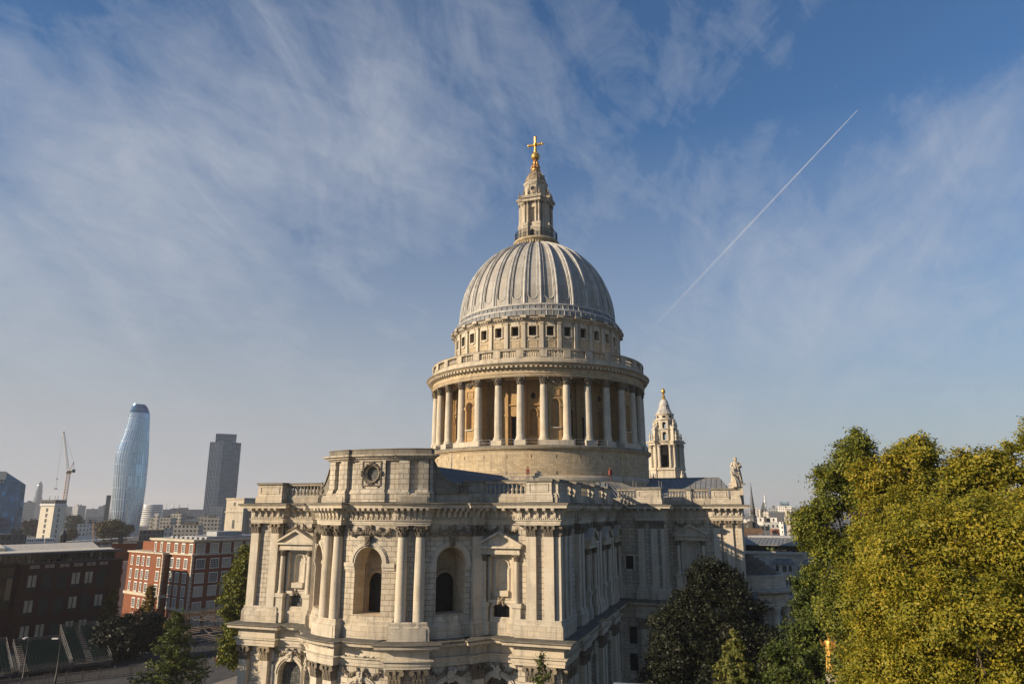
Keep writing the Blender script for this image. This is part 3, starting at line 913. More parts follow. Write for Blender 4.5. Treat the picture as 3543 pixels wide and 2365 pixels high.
# centre panel with the round window
drum_seg(-7.6, 7.6, .3, 29.42, 30.9)
patch(at, fB, -7.6, -5.0, 30.9, 34.1, .3, 2, uk=AK); patch(at, fB, 5.0, 7.6, 30.9, 34.1, .3, 2, uk=AK)
wr, wz, NN = .80, 32.5, 24
for i in range(NN):
    a, b = 2 * math.pi * i / NN, 2 * math.pi * (i + 1) / NN
    def sq(t):
        c_, s_ = math.cos(t), math.sin(t); k = 1 / max(abs(c_) / 5.0, abs(s_) / 1.6)
        return (c_ * k, wz + s_ * k)
    def ci(t, r=wr): return (math.cos(t) * r / AK, wz + math.sin(t) * r)
    A, B, Cc, D = ci(a), ci(b), sq(b), sq(a)
    at.face([fB(A[0], A[1], .3), fB(D[0], D[1], .3), fB(Cc[0], Cc[1], .3), fB(B[0], B[1], .3)])
    at.face([fB(A[0], A[1], .3), fB(B[0], B[1], .3), fB(B[0], B[1], -.3), fB(A[0], A[1], -.3)])
path = arc(-32.2, -32.0, R2 - 1.15, 1)[:1] + arc(-32, -30.2, R2 + .1, 1) + arc(-30.2, -14.3, R2 + .5, 6) + arc(-14.3, 14.3, R2 + .2, 10) + arc(14.3, 30.2, R2 + .5, 6) + arc(30.2, 32, R2 + .1, 1) + arc(32, 32.2, R2 - 1.15, 1)[1:]
at.sweep(path, [(0, 33.9), (.12, 33.95), (.12, 34.1), (.32, 34.15), (.36, 34.3), (.62, 34.38), (.66, 34.55), (.1, 34.62), (.1, 35.12), (.16, 35.14), (.16, 35.22), (-.75, 35.24)], mats=[0] * 7 + [1] * 4)
us = steps(-32, 32, 4)
for a, b_ in zip(us, us[1:]):
    at.face([fB(b_, 29.4, -1.15), fB(a, 29.4, -1.15), fB(a, 35.2, -1.15), fB(b_, 35.2, -1.15)]); at.face([fB(a, 35.21, .2), fB(b_, 35.21, .2), fB(b_, 35.21, -1.15), fB(a, 35.21, -1.15)], 1)
for s_ in (-32, 32):
    q = [fB(s_, 29.4, .1), fB(s_, 35.2, .1), fB(s_, 35.2, -1.15), fB(s_, 29.4, -1.15)]
    at.face(q if s_ < 0 else q[::-1])
o = at.build('apse_attic', ['rust', 'sooty'], cath)
g = MB()
for i in range(NN):
    a, b = 2 * math.pi * i / NN, 2 * math.pi * (i + 1) / NN
    c0 = (0, wz)
    P = lambda t, r, oo: fB(math.cos(t) * r / AK, wz + math.sin(t) * r, oo)
    g.face([fB(0, wz, -.2), P(a, wr, -.2), P(b, wr, -.2)], 0)
    g.face([P(a, wr, .3), P(a, wr + .2, .5), P(b, wr + .2, .5), P(b, wr, .3)], 1)
    g.face([P(a, wr + .2, .5), P(a, wr + .42, .3), P(b, wr + .42, .3), P(b, wr + .2, .5)], 1)
    if i % 2 == 0:
        g.blob(P(a, wr + .26, .45), .12, 6, 4, m=1)
for q in range(28):
    t = random.choice([0, .5, 1, 1.5]) * math.pi + random.uniform(-.22, .22)
    g.blob(fB(math.cos(t) * (wr + .38) / AK, wz + math.sin(t) * (wr + .38), .42), random.uniform(.09, .15), 6, 4, m=1)
for q in ((-5.4, 5.4, 33.75, 33.88), (-5.4, -4.85, 31.25, 33.75), (4.85, 5.4, 31.25, 33.75), (-5.4, 5.4, 31.12, 31.25)):
    pb(g, fB, *q, .28, .4, du=3, m=1)
g.build('round_window', ['glass2', 'carve'], o)
# scroll walls that step down from the attic
for s_ in (-1, 1):
    a = MB()
    us = [32 + i * 1.25 for i in range(17)]
    tops = [31.5 + 2.7 * max(0, 1 - (u - 32) / 13) ** 2.2 for u in us]
    for (u, zt), (v, zv) in zip(zip(us, tops), zip(us[1:], tops[1:])):
        A, B = (u, v) if s_ > 0 else (-v, -u); ZA, ZB = (zt, zv) if s_ > 0 else (zv, zt)
        a.face([fB(A, 30.3, 0), fB(B, 30.3, 0), fB(B, ZB, 0), fB(A, ZA, 0)])
        a.face([fB(A, ZA, .15), fB(B, ZB, .15), fB(B, ZB, -.9), fB(A, ZA, -.9)])
        a.face([fB(A, ZA - .25, .15), fB(B, ZB - .25, .15), fB(B, ZB, .15), fB(A, ZA, .15)])
        a.face([fB(B, 30.3, -.9), fB(A, 30.3, -.9), fB(A, ZA, -.9), fB(B, ZB, -.9)])
    uc = 49.3 * s_
    for i in range(26):
        t0, t1 = i * .42, (i + 1) * .42
        r0, r1 = .66 * (1 - i / 30), .66 * (1 - (i + 1) / 30)
        a.tube(fB(uc + math.cos(t0) * r0 / AK, 31.15 + math.sin(t0) * r0, .1), fB(uc + math.cos(t1) * r1 / AK, 31.15 + math.sin(t1) * r1, .1), .12, n=5)
    pts = [fB(uc + math.cos(2 * math.pi * i / 14) * .62 / AK, 31.15 + math.sin(2 * math.pi * i / 14) * .62, .05) for i in range(14)]
    a.face(pts)
    for q in range(10):
        a.blob(fB(uc - s_ * random.uniform(2, 6), random.uniform(30.5, 30.9), .1), .14, 6, 4)
    a.build('scroll_wall', ['sooty'], cath)

# -- roofs and inner core
mb = MB()
mb.box(19, 59.2, -18.8, 18.8, 20, 29.38); mb.box(-17.5, 16.8, -38, 38, 18, 29.38); mb.box(-70, -17, -19, 19, 18, 29.38); mb.box(17, 23.2, 19, 26.8, 18, 29.38)
mb.lathe([(AR - 3.2, 12), (AR - 3.2, 29.3)], 40, -70, 70, ACX, ACY)
mb.lathe([(AR - .6, 29.36), (0.1, 29.4)], 40, -70, 70, ACX, ACY)
mb.build('flat_roof', ['weather'], cath)
def gable(name, A, B, hw, ze, zr, step=.62, hip=0.0):
    a = MB(); A, B = Vector(A), Vector(B); d = (B - A).normalized(); n = Vector((d.y, -d.x))
    L_ = (B - A).length
    def P(t, s_, z): q = A + d * t + n * s_; return (q.x, q.y, z)
    a.face([P(0, hw, ze), P(L_, hw, ze), P(L_, 0, zr), P(hip, 0, zr)]); a.face([P(L_, -hw, ze), P(0, -hw, ze), P(hip, 0, zr), P(L_, 0, zr)])
    a.face([P(0, -hw, ze), P(0, hw, ze), P(hip, 0, zr)])
    a.face([P(L_, hw, ze), P(L_, -hw, ze), P(L_, 0, zr)])
    t = step
    while t < L_ - .1:
        for s_ in (-1, 1):
            f_ = min(1, t / hip) if hip else 1
            a.tube(P(t, s_ * hw, ze + .03), P(t, s_ * hw * (1 - f_), ze + (zr - ze) * f_ + .03), .06, n=4, caps=False)
        t += step
    a.tube(P(hip, 0, zr), P(L_, 0, zr), .12, n=6)
    return a.build(name, ['lead'], cath)
gable('choir_roof', (54.5, 0), (15, 0), 8.2, 29.6, 34.15)
gable('transept_roof', (0, 38), (0, 18), 8.5, 30.6, 34.3, .9, 3)
gable('nave_roof', (-66, 0), (-18, 0), 8.2, 29.6, 33.9)
mb = MB()          # low lead roofs and skylight by the foot of the drum
mb.face([(23.5, 8.5, 30.9), (23.5, 18.5, 30.9), (15.5, 17, 33.2), (19, 8.5, 33.2)]); mb.face([(22.6, 19.4, 30.3), (15, 26.4, 30.3), (12.5, 18.5, 33.2), (16, 16.5, 33.2)])
mb.face([(23.5, 18.5, 30.9), (22.6, 19.4, 30.3), (16, 16.5, 33.2), (15.5, 17, 33.2)])
for i in range(9):
    t = (i + .5) / 9
    mb.tube((23.5, 8.5 + 10 * t, 30.95), (19 - 3.5 * t, 8.5 + 8.5 * t, 33.25), .06, n=4)
    mb.tube((22.6 - 7.6 * t, 19.4 + 7 * t, 30.35), (16 - 3.5 * t, 16.5 + 2 * t, 33.25), .06, n=4)
mb.box(19.5, 23.2, 22.3, 26.8, 31.9, 32.02)
for x, y in ((19.7, 22.5), (23, 22.5), (23, 26.6), (19.7, 26.6)):
    mb.tube((x, y, 29.4), (x, y, 33.0), .05, n=5)
mb.build('crossing_roof', ['lead'], cath)
for (x, y) in ((5, 38.5),):
    pass

# ------------------------------------------------------------------ drum, dome and lantern
PH = 19.3                                   # first column of the peristyle, degrees
mb = MB()
mb.lathe([(22.3, 29), (22.3, 33.5), (22.15, 33.6), (22.15, 34.1), (21.95, 34.25), (21.95, 38.35), (22.1, 38.5), (22.15, 38.7)], 192)
mb.build('drum_podium', ['warm'], cath)
mb = MB(); mb.lathe([(22.35, 33.4), (22.35, 33.9), (22.2, 34.15), (21.9, 34.2)], 192); mb.build('podium_band', ['stone'], cath)
mb = MB()
mb.lathe([(22.1, 38.62), (22.4, 38.72), (22.55, 38.95), (22.5, 39.25), (22.3, 39.35), (17, 39.4)], 192, mats=[0, 0, 1, 1, 1])
mb.build('podium_ledge', ['warm', 'sooty'], cath)
f = round_(0, 0, 21.95)
for k in range(32):
    a = 2.2 + 11.25 * k
    g = MB(); pb(g, f, a - .17, a + .17, 37.15, 37.75, -.1, .012); g.build('wall_slit', ['void'], cath)
    if k % 2 == 0:
        g = MB(); pb(g, f, a - .17, a + .17, 34.35, 34.95, -.1, .012); g.build('wall_slit', ['void'], cath)
for i in range(11):
    g = MB()
    a = 30 + i * 3.4 + random.uniform(-1, 1)
    pb(g, f, a - .45, a + .45, 36.5 + random.uniform(-.05, .05), 37, -.1, .014); g.build('repair_stone', ['stone'], cath)
for a in (-29, -46.5, 56.5):
    g = MB(); g.tube(f(a, 34.2, .08), f(a, 38.5, .08), .07, n=6); g.build('downpipe', ['leadlight'], cath)

# inner wall of the peristyle
RI = 17.1
mb = MB()
f = round_(0, 0, RI)
UI = RAD(1) * RI
openb = []
for k in range(32):
    a = PH + 11.25 * k
    kind = k % 4                  # 0 filled bay
    c = a + 5.625
    if kind == 0:
        patch(mb, f, a, a + 11.25, 39.35, 51.6, 0, 5, 0, UI)
    elif kind == 2:
        arch_wall(mb, f, a, a + 11.25, 39.35, 51.6, c, 2.7, 39.45, 45.0, 0, .6, du=4, uk=UI)
        openb.append(c)
    else:
        arch_wall(mb, f, a, a + 11.25, 39.35, 51.6, c, 2.2, 41.5, 45.6, .66, .6, du=4, uk=UI)
        patch(mb, f, c - 2.2, c + 2.2, 41.5, 46.3, -.6, 2, 0, UI)
        band(mb, f, c, 2.2, 3.1, 45.6, 0, .15, ri=.66, ro=.95, legs=44.9)
        n = 12
        for i in range(n):
            t0, t1 = 2 * math.pi * i / n, 2 * math.pi * (i + 1) / n
            mb.face([f(c + 1.5 * math.cos(t), 48.7 + .6 * math.sin(t), .03) for t in (t0, t1)] + [f(c, 48.7, .03)], 1)
            A = [f(c + q * math.cos(t), 48.7 + q / 2.5 * math.sin(t), .1) for q, t in ((1.5, t0), (1.5, t1), (2.2, t1), (2.2, t0))]
            mb.face([A[0], A[3], A[2], A[1]])
    pb(mb, f, a - 1.6, a + 1.6, 39.35, 51.4, 0, .4)
    pb(mb, f, a - 1.9, a + 1.9, 45.0, 45.35, 0, .5)
mb.lathe([(RI, 46.9), (RI + .25, 46.95), (RI + .25, 47.2), (RI, 47.25)], 128)
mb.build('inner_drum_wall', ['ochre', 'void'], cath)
for c in openb:
    g = MB(); patch(g, f, c - 2.7, c + 2.7, 39.4, 45.0, -.58, 2, 0, UI); g.build('drum_doorway', ['void'], cath)

# filled bays with shell-headed niches
RB = 20.75
fB2 = round_(0, 0, RB); UB = RAD(1) * RB
for k in range(0, 32, 4):
    a0, a1 = PH + 11.25 * k + .9, PH + 11.25 * (k + 1) - .9
    c = (a0 + a1) / 2
    m_ = MB()
    hw = 2.15
    arch_wall(m_, fB2, a0, a1, 40.2, 51.5, c, hw, 42.6, 46.75, .78, .7, uk=UB, du=3)
    for s_, a in ((-1, a0), (1, a1)):
        q = [fB2(a, 39.35, 0), fB2(a, 51.5, 0), fB2(a, 51.5, RI - RB), fB2(a, 39.35, RI - RB)]
        m_.face(q if s_ < 0 else q[::-1])
    n = 8
    for i in range(n):
        t0, t1 = math.pi * i / n, math.pi * (i + 1) / n
        P = lambda t, z: fB2(c - hw * math.cos(t), z, -.1 - .75 * math.sin(t))
        m_.face([P(t0, 42.6), P(t1, 42.6), P(t1, 46.75), P(t0, 46.75)])
        for j in range(4):
            e0, e1 = math.pi / 2 * j / 4, math.pi / 2 * (j + 1) / 4
            Q = lambda t, s: fB2(c - hw * math.cos(t) * math.cos(s), 46.75 + .78 * math.sin(s), -.1 - .75 * math.sin(t) * math.cos(s))
            m_.face([Q(t0, e0), Q(t1, e0), Q(t1, e1), Q(t0, e1)], 1 if i % 2 else 0)
    band(m_, fB2, c, hw, hw * 1.5, 46.75, 0, .12, ri=.78, ro=1.2); band(m_, fB2, c, hw * 1.1, hw * 1.3, 46.75, .08, .2, ri=.88, ro=1.05)
    for s_ in (-1, 1):
        pb(m_, fB2, c + min(s_ * hw, s_ * 3.6), c + max(s_ * hw, s_ * 3.6), 46.2, 46.7, 0, .25, du=2)
        pb(m_, fB2, c + min(s_ * hw, s_ * 3.1), c + max(s_ * hw, s_ * 3.1), 40.3, 46.2, 0, .12)
    pb(m_, fB2, c - 2.6, c + 2.6, 42.4, 42.62, -.3, .3, du=2, m=2)
    for q in ((-2.2, 2.2, 48.2, 48.33), (-2.2, 2.2, 49.45, 49.58), (-2.2, -1.9, 48.33, 49.45), (1.9, 2.2, 48.33, 49.45)):
        pb(m_, fB2, c + q[0], c + q[1], q[2], q[3], 0, .12, du=2)
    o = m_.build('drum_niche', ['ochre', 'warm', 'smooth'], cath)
    g = MB()
    swag(g, fB2, c - 2.6, c + 2.6, 51.0, .5, .15, .14, 9, UB)
    for i in range(14):
        t = 2 * math.pi * i / 14
        g.blob(fB2(c + 1.1 * math.cos(t), 50.6 + .42 * math.sin(t), .12), .13, 6, 4)
    g.build('carved_garland', ['carve'], o)
    g = MB(); pb(g, round_(0, 0, 20.9), PH + 11.25 * k - 2.2, PH + 11.25 * (k + 1) + 2.2, 39.4, 40.25, -3.8, 1.12, du=2.8); g.build('niche_plinth', ['smooth'], o)

# columns of the peristyle
RC = 20.9
proto = None
for k in range(32):
    a = PH + 11.25 * k
    if proto is None:
        m_ = MB()
        m_.box(-1.05, 1.02, -1.0, 1.0, 39.4, 40.28)
        m_.lathe([(.94, 40.28), (.98, 40.4), (.92, 40.55), (.78, 40.62), (.84, 40.76), (.78, 40.88), (.70, 41.05), (.69, 43.5), (.665, 46.5), (.61, 49.2), (.59, 50.05)], 20)
        proto = m_.build('peristyle_column', ['smooth'], cath, smooth=50)
        c = MB(); capital_column(c, 0, 0, .62, 50.05, 51.5, 0); pc = c.build('capital', ['carve'], proto)
        o = proto
    else:
        o = proto.copy(); COL.objects.link(o); o.parent = cath
        q = pc.copy(); COL.objects.link(q); q.parent = o
    o.location = (RC * math.cos(RAD(a)), RC * math.sin(RAD(a)), 0); o.rotation_euler = (0, 0, RAD(a))

# entablature, stone gallery
mb = MB()
mb.lathe([(17.2, 51.5), (20.15, 51.48), (21.65, 51.48), (21.65, 51.68), (21.72, 51.7), (21.72, 51.98), (21.85, 52.04), (21.85, 52.12), (21.62, 52.18), (21.62, 52.92), (21.8, 52.98),
          (21.85, 53.08), (22.5, 53.36), (22.55, 53.5), (22.8, 53.66), (22.85, 53.8), (22.6, 53.9), (21.9, 53.98)], 192, mats=[0] * 14 + [1, 1, 1])
mb.build('drum_entablature', ['warm', 'sooty'], cath)
g = MB(); f = round_(0, 0, 21.62)
for i in range(160):
    a = i * 2.25
    pb(g, f, a - .55, a + .55, 53.02, 53.34, .05, .82)
g.build('drum_brackets', ['smooth'], cath)
mb = MB(); bbs = []
mb.lathe([(21.75, 53.9), (21.75, 54.6), (21.66, 54.72), (21.66, 54.95), (20.9, 54.98), (20.9, 53.9)], 128)
mb.lathe([(21.0, 56.2), (21.75, 56.18), (21.8, 56.4), (21.8, 56.52), (21.4, 56.66), (20.85, 56.6), (20.85, 56.2)], 128, mats=[0, 0, 1, 1, 1, 0])
fb = round_(0, 0, 21.3)
for k in range(32):
    a = PH + 11.25 * k
    pb(mb, fb, a - 1.75, a + 1.75, 54.9, 56.3, -.4, .45, du=2)
    bb = MB(); bbs.append(bb)
    for i in range(7):
        q = a + 1.75 + (i + .5) * (11.25 - 3.5) / 7
        x, y, _z = fb(q, 0, 0); baluster(bb, x, y, 54.98, 56.2, 1.05)
mb.lathe([(21.5, 53.95), (17.0, 54.1)], 96)
o = mb.build('gallery_parapet', ['stone', 'sooty'], cath)
for bb in bbs: bb.build('baluster_bay', ['stone'], o)

# attic storey below the dome
RA = 16.95; UA = RAD(1) * RA
f = round_(0, 0, RA)
mb = MB(); fr = MB()
for k in range(32):
    c = 2.3 + 11.25 * k; a0, a1 = c - 5.625, c + 5.625
    arch_wall(mb, f, a0, a1, 53.9, 63.3, c, 2.35, 60.0, 61.85, 0, .75, du=3, uk=UA)
    band(fr, f, c, 2.35, 3.0, 61.85, 0, .16, ri=0, ro=0, legs=60.0)
    pb(fr, f, c - 3.1, c + 3.1, 61.85, 62.12, 0, .16, du=3); pb(fr, f, c - 2.5, c + 2.5, 62.12, 62.8, 0, .1, du=3); pb(fr, f, c - 3.1, c + 3.1, 59.74, 60.0, 0, .2, du=3); pb(fr, f, c - 1.4, c + 1.4, 59.52, 59.74, 0, .16, du=3)
    pb(fr, f, c - 3.0, c + 3.0, 59.1, 59.22, 0, .1, du=3); pb(fr, f, c - 3.0, c - 2.75, 54.5, 59.1, 0, .08); pb(fr, f, c + 2.75, c + 3.0, 54.5, 59.1, 0, .08)
    pb(fr, f, a0 - 1.15, a0 + 1.15, 53.9, 62.45, 0, .32, du=2); pb(fr, f, a0 - 1.3, a0 + 1.3, 62.3, 62.6, 0, .42, du=2)
    gl = MB(); pane(gl, f, c, 2.35, 60.0, 61.85, 0, -.72); gl.build('attic_window', ['void'], cath)
mb.build('attic_wall', ['warm'], cath); fr.build('attic_trim', ['smooth'], cath)
mb = MB()
mb.lathe([(RA, 62.7), (RA + .2, 62.75), (RA + .25, 63.0), (RA + .75, 63.3), (RA + .8, 63.55), (RA + 1.0, 63.68), (RA + 1.0, 63.78), (RA + .3, 63.9)], 192, mats=[0, 0, 0, 0, 1, 1, 1])
for i in range(200):
    pb(mb, f, i * 1.8 - .45, i * 1.8 + .45, 63.02, 63.24, .1, .58)
for k in range(32):
    a = PH + 11.25 * k
    pb(mb, f, a - 1.9, a + 1.9, 63.3, 63.8, .2, 1.14, du=2, top=1)
mb.build('attic_cornice', ['stone', 'sooty'], cath)
mb = MB()
mb.lathe([(17.5, 63.75), (17.35, 64.75), (17.1, 64.85)], 160, m=0)
mb.lathe([(16.85 + .27 * math.cos(t), 65.05 + .27 * math.sin(t)) for t in [-1.6 + i * .55 for i in range(8)]], 160, m=1)
mb.lathe([(16.75, 65.2), (16.45, 66.05)], 160, m=0)
mb.lathe([(16.3 + .25 * math.cos(t), 66.3 + .25 * math.sin(t)) for t in [-1.6 + i * .55 for i in range(8)]], 160, m=1)
for i in range(96):
    a = RAD(i * 3.75)
    for r0, z0, r1, z1 in ((17.52, 63.8, 17.38, 64.8), (16.8, 65.2, 16.52, 66.1)):
        mb.tube((r0 * math.cos(a), r0 * math.sin(a), z0), (r1 * math.cos(a), r1 * math.sin(a), z1), .07, n=4, m=1 if i % 3 == 0 else 0)
mb.build('dome_steps', ['lead', 'leadlight'], cath)

# the ribbed lead dome
def sst(a, b, x):
    t = min(1, max(0, (x - a) / (b - a))); return t * t * (3 - 2 * t)
DA, DZ, DB = 16.1, 66.3, 17.9
NS = 32 * 28; NZ = 110
P, U = [], []
for i in range(NS):
    cell = (i / 28) % 1.0                       # 0 at a rib
    d = min(cell, 1 - cell)                     # 0 rib .. 0.5 panel centre
    ang = RAD(PH + 11.25 * i / 28)
    row, ur = [], []
    for j in range(NZ + 1):
        ph = math.pi / 2 * (j / NZ) * .955
        r, z = DA * math.cos(ph), DZ + DB * math.sin(ph)
        arcz = ph * 17
        rib = .12 if d < .15 else 0
        w_ = .285                                   # half width of the sunk flute, in cells
        foot = 2.0
        q = 0.5 - d
        cw = 11.25 * RAD(1) * max(r, 1)             # cell width, metres
        if arcz >= foot:
            ed = (w_ - q) * cw
        else:
            ed = w_ * cw - math.hypot(q * cw, foot - arcz)
        top_ = 25.2 - arcz
        flute = sst(0, .12, ed) * sst(0, 1.2, top_)
        off = rib - .2 * flute
        off *= min(1, max(.15, cw / 2.2))
        nx, nz = math.cos(ph) / DA, math.sin(ph) / DB
        nl = math.hypot(nx, nz)
        rr = r + off * nx / nl; z_ = z + off * nz / nl
        row.append((rr * math.cos(ang), rr * math.sin(ang), z_)); ur.append((ang * 16, arcz))
    P.append(row); U.append(ur)
mb = MB(); mb.grid(P, U, closed=True)
mb.build('dome_shell', ['dome'], cath, smooth=40)
def dome_pt(deg, arc_, lift=0.0):
    ph = arc_ / 17
    nx, nz = math.cos(ph) / DA, math.sin(ph) / DB; nl = math.hypot(nx, nz)
    r, z = DA * math.cos(ph) + lift * nx / nl, DZ + DB * math.sin(ph) + lift * nz / nl
    return (r * math.cos(RAD(deg)), r * math.sin(RAD(deg)), z)
for k in range(32):                          # twin rolls on every rib and a raised moulding round every flute
    a = PH + 11.25 * k
    g = MB()
    zs = [.2 + i * 1.06 for i in range(25)]
    for z0, z1 in zip(zs, zs[1:]):
        s0, s1 = math.cos(z0 / 17), math.cos(z1 / 17)
        g.tube(dome_pt(a, z0, .14), dome_pt(a, z1, .14), 0.25 * max(.45, s0), 0.25 * max(.45, s1), 8, caps=False)
        for t in (-1, 1):
            g.tube(dome_pt(a + t * 1.62, z0, .06), dome_pt(a + t * 1.62, z1, .06), .10 * max(.5, s0), .10 * max(.5, s1), 5, caps=False)
    g.build('dome_rib', ['leadlight'], cath)
    c = a + 5.625; g = MB()
    hw = .285 * 11.25
    pts = [dome_pt(c - hw, z, .02) for z in [24.6 - i * 1.2 for i in range(19)]]
    for i in range(11):
        t = math.pi * i / 10
        R_ = hw * RAD(1) * DA
        pts.append(dome_pt(c - hw * math.cos(t), 2.0 - R_ * math.sin(t), .02))
    pts += [dome_pt(c + hw, z, .02) for z in [3.0 + i * 1.2 for i in range(19)]]
    for p, q in zip(pts, pts[1:]): g.tube(p, q, .085, .085, 5, caps=False)
    g.build('flute_moulding', ['leadlight'], cath)

# ---- lantern
ln = MB()
ln.lathe([(3.6, 82.6), (4.0, 83.2), (4.2, 83.5), (4.25, 84.0), (4.6, 84.2), (4.95, 84.5), (5.0, 84.75), (4.85, 84.95), (4.7, 85.0), (2.5, 85.02)], 48, mats=[0] * 7 + [0, 1])
for i in range(48):
    f = round_(0, 0, 4.2)
    wide = i % 6 in (0, 1)
    pb(ln, f, i * 7.5 - (2.2 if wide else 1.5), i * 7.5 + (2.2 if wide else 1.5), 83.1 if wide else 83.5, 84.25, -.2, .5 if wide else .35)
lan = ln.build('lantern_gallery', ['warm', 'sooty'], cath)
ra = MB()
for zz_ in (85.95, 86.85):
    ra.lathe([(4.6, zz_ - .04), (4.66, zz_), (4.6, zz_ + .04), (4.54, zz_), (4.6, zz_ - .04)], 48)
for i in range(120):
    a = RAD(i * 3); ra.tube((4.6 * math.cos(a), 4.6 * math.sin(a), 85), (4.6 * math.cos(a), 4.6 * math.sin(a), 86.9), .035 if i % 10 else .08, n=4)
ra.build('gallery_railing', ['iron'], lan)
b = MB()
b.lathe([(2.55, 85), (2.55, 93.6)], 8, a0=22.5, a1=382.5)
caps = MB(); gls = MB()
for q in range(4):
    T = Matrix.Rotation(math.pi / 2 * q, 4, 'Z')
    f0 = flat((3.05, 0), (0, 1))
    f = lambda u, z, o=0.0, T=T, f0=f0: tuple(T @ Vector(f0(u, z, o)))
    arch_wall(b, f, -1.9, 1.9, 85, 88.0, 0, .5, 85.2, 86.7, .5, .5); pane(gls, f, 0, .5, 85.2, 86.7, .5, -.4)
    pb(b, f, -2.0, -.85, 88.0, 88.6, -.6, .5); pb(b, f, .85, 2.0, 88.0, 88.6, -.6, .5); pb(b, f, -1.95, -.85, 85, 88.0, -.6, .42); pb(b, f, .85, 1.95, 85, 88, -.6, .42)
    arch_wall(b, f, -1.9, 1.9, 88.0, 93.6, 0, .8, 89.0, 92.4, 0, .6, o=-.25); pane(gls, f, 0, .8, 89.0, 92.4, 0, -.8)
    for s_ in (-1, 1):
        qd = [f(s_ * 1.9, 85, 0), f(s_ * 1.9, 93.6, 0), f(s_ * 1.9, 93.6, -1.4), f(s_ * 1.9, 85, -1.4)]
        b.face(qd if s_ < 0 else qd[::-1])
        for u in (.92, 1.62):
            x, y, _z = f(s_ * u, 0, .14)
            b.lathe([(.3, 88.6), (.3, 88.8), (.24, 88.9), (.235, 90.5), (.2, 93.0)], 10, cx=x, cy=y)
            capital_column(caps, x, y, .22, 93.0, 93.65, math.pi / 2 * q)
    pb(b, f, -2.0, 2.0, 93.65, 94.35, -1.6, .45); pb(b, f, -2.2, 2.2, 94.35, 94.6, -1.8, .75, top=1); pb(b, f, -2.3, 2.3, 94.6, 94.8, -1.8, .85, top=1)
    # urns on the cornice
    for u in (-1.75, -.75, .75, 1.75):
        x, y, _z = f(u, 0, .2)
        caps.lathe([(.2, 94.8), (.2, 95.1), (.1, 95.2), (.24, 95.6), (.2, 95.9), (.08, 96.1), (.12, 96.3), (.02, 96.9)], 8, cx=x, cy=y)
for i in range(4):
    a = RAD(45 + 90 * i)
    x, y = 3.1 * math.cos(a), 3.1 * math.sin(a)
    b.lathe([(.34, 85), (.34, 88.6), (.3, 88.7), (.25, 88.9), (.22, 93.0)], 10, cx=x, cy=y)
    capital_column(caps, x, y, .23, 93.0, 93.65, a)
b.lathe([(2.9, 93.65), (3.3, 94.35), (3.6, 94.6), (3.6, 94.8), (2.4, 94.9)], 8, a0=22.5, a1=382.5, mats=[0, 0, 1, 1])
body = b.build('lantern_body', ['stone', 'sooty'], cath)
caps.build('lantern_ornament', ['carve'], body); gls.build('lantern_glazing', ['glass'], body)
u_ = MB()
u_.lathe([(2.42, 94.8), (2.42, 98.2), (2.6, 98.4), (2.75, 98.7), (2.8, 98.9), (2.3, 99.0), (2.3, 99.5)], 8, a0=22.5, a1=382.5, mats=[0, 0, 0, 0, 1, 0])
for q in range(4):
    T = Matrix.Rotation(math.pi / 2 * q, 4, 'Z'); f0 = flat((2.25, 0), (0, 1)); f = lambda u, z, o=0.0, T=T, f0=f0: tuple(T @ Vector(f0(u, z, o)))
    pb(u_, f, -1.0, 1.0, 94.9, 98.2, -.3, .08)
    for i in range(14):
        t0, t1 = 2 * math.pi * i / 14, 2 * math.pi * (i + 1) / 14
        C_ = lambda t, r, o: f(r * math.cos(t), 97.0 + r * math.sin(t), o)
        u_.face([C_(t0, 0, .1), C_(t0, .48, .1), C_(t1, .48, .1)], 2)
        u_.face([C_(t0, .48, .2), C_(t0, .66, .2), C_(t1, .66, .2), C_(t1, .48, .2)]); u_.face([C_(t0, .66, .2), C_(t0, .66, .05), C_(t1, .66, .05), C_(t1, .66, .2)])
    for q2 in ((-.85, .85, 95.9, 96.0), (-.85, .85, 98.0, 98.1), (-.85, -.75, 96.0, 98.0), (.75, .85, 96.0, 98.0)):
        pb(u_, f, *q2, .08, .2)
u_.build('lantern_upper_stage', ['stone', 'sooty', 'void'], cath)
m_ = MB()
m_.lathe([(2.3, 99.4), (2.22, 99.9), (2.0, 100.5), (1.65, 101.1), (1.2, 101.7), (1.05, 101.9)], 16)
for i in range(8):
    a = RAD(22.5 + 45 * i)
    for (r0, z0), (r1, z1) in zip([(2.3, 99.4), (2.2, 99.9), (1.98, 100.5), (1.65, 101.1), (1.2, 101.7)], [(2.2, 99.9), (1.98, 100.5), (1.65, 101.1), (1.2, 101.7), (1.0, 101.95)]):
        m_.tube((r0 * math.cos(a), r0 * math.sin(a), z0), (r1 * math.cos(a), r1 * math.sin(a), z1), .11, n=5)
for q in range(4):
    a = RAD(90 * q); m_.tube((1.6 * math.cos(a), 1.6 * math.sin(a), 100.7), (2.05 * math.cos(a), 2.05 * math.sin(a), 100.7), .26, n=10)
m_.build('lantern_cap', ['cap'], cath)
m_ = MB()
m_.lathe([(1.2, 101.85), (1.25, 102.0), (1.2, 102.15), (.95, 102.3), (.95, 102.5), (.8, 102.6), (1.0, 103.0), (.85, 103.5), (.6, 103.9), (.62, 104.2), (.7, 104.4), (.5, 104.7), (.42, 104.9)], 20)
for i in range(8):
    a = RAD(45 * i); m_.blob((.9 * math.cos(a), .9 * math.sin(a), 103.0), .24, 8, 5); m_.tube((.85 * math.cos(a), .85 * math.sin(a), 103.1), (.55 * math.cos(a), .55 * math.sin(a), 104.4), .12, n=6)
m_.build('finial_base', ['copper'], cath)
m_ = MB(); m_.blob((0, 0, 105.8), .98, 24, 14)
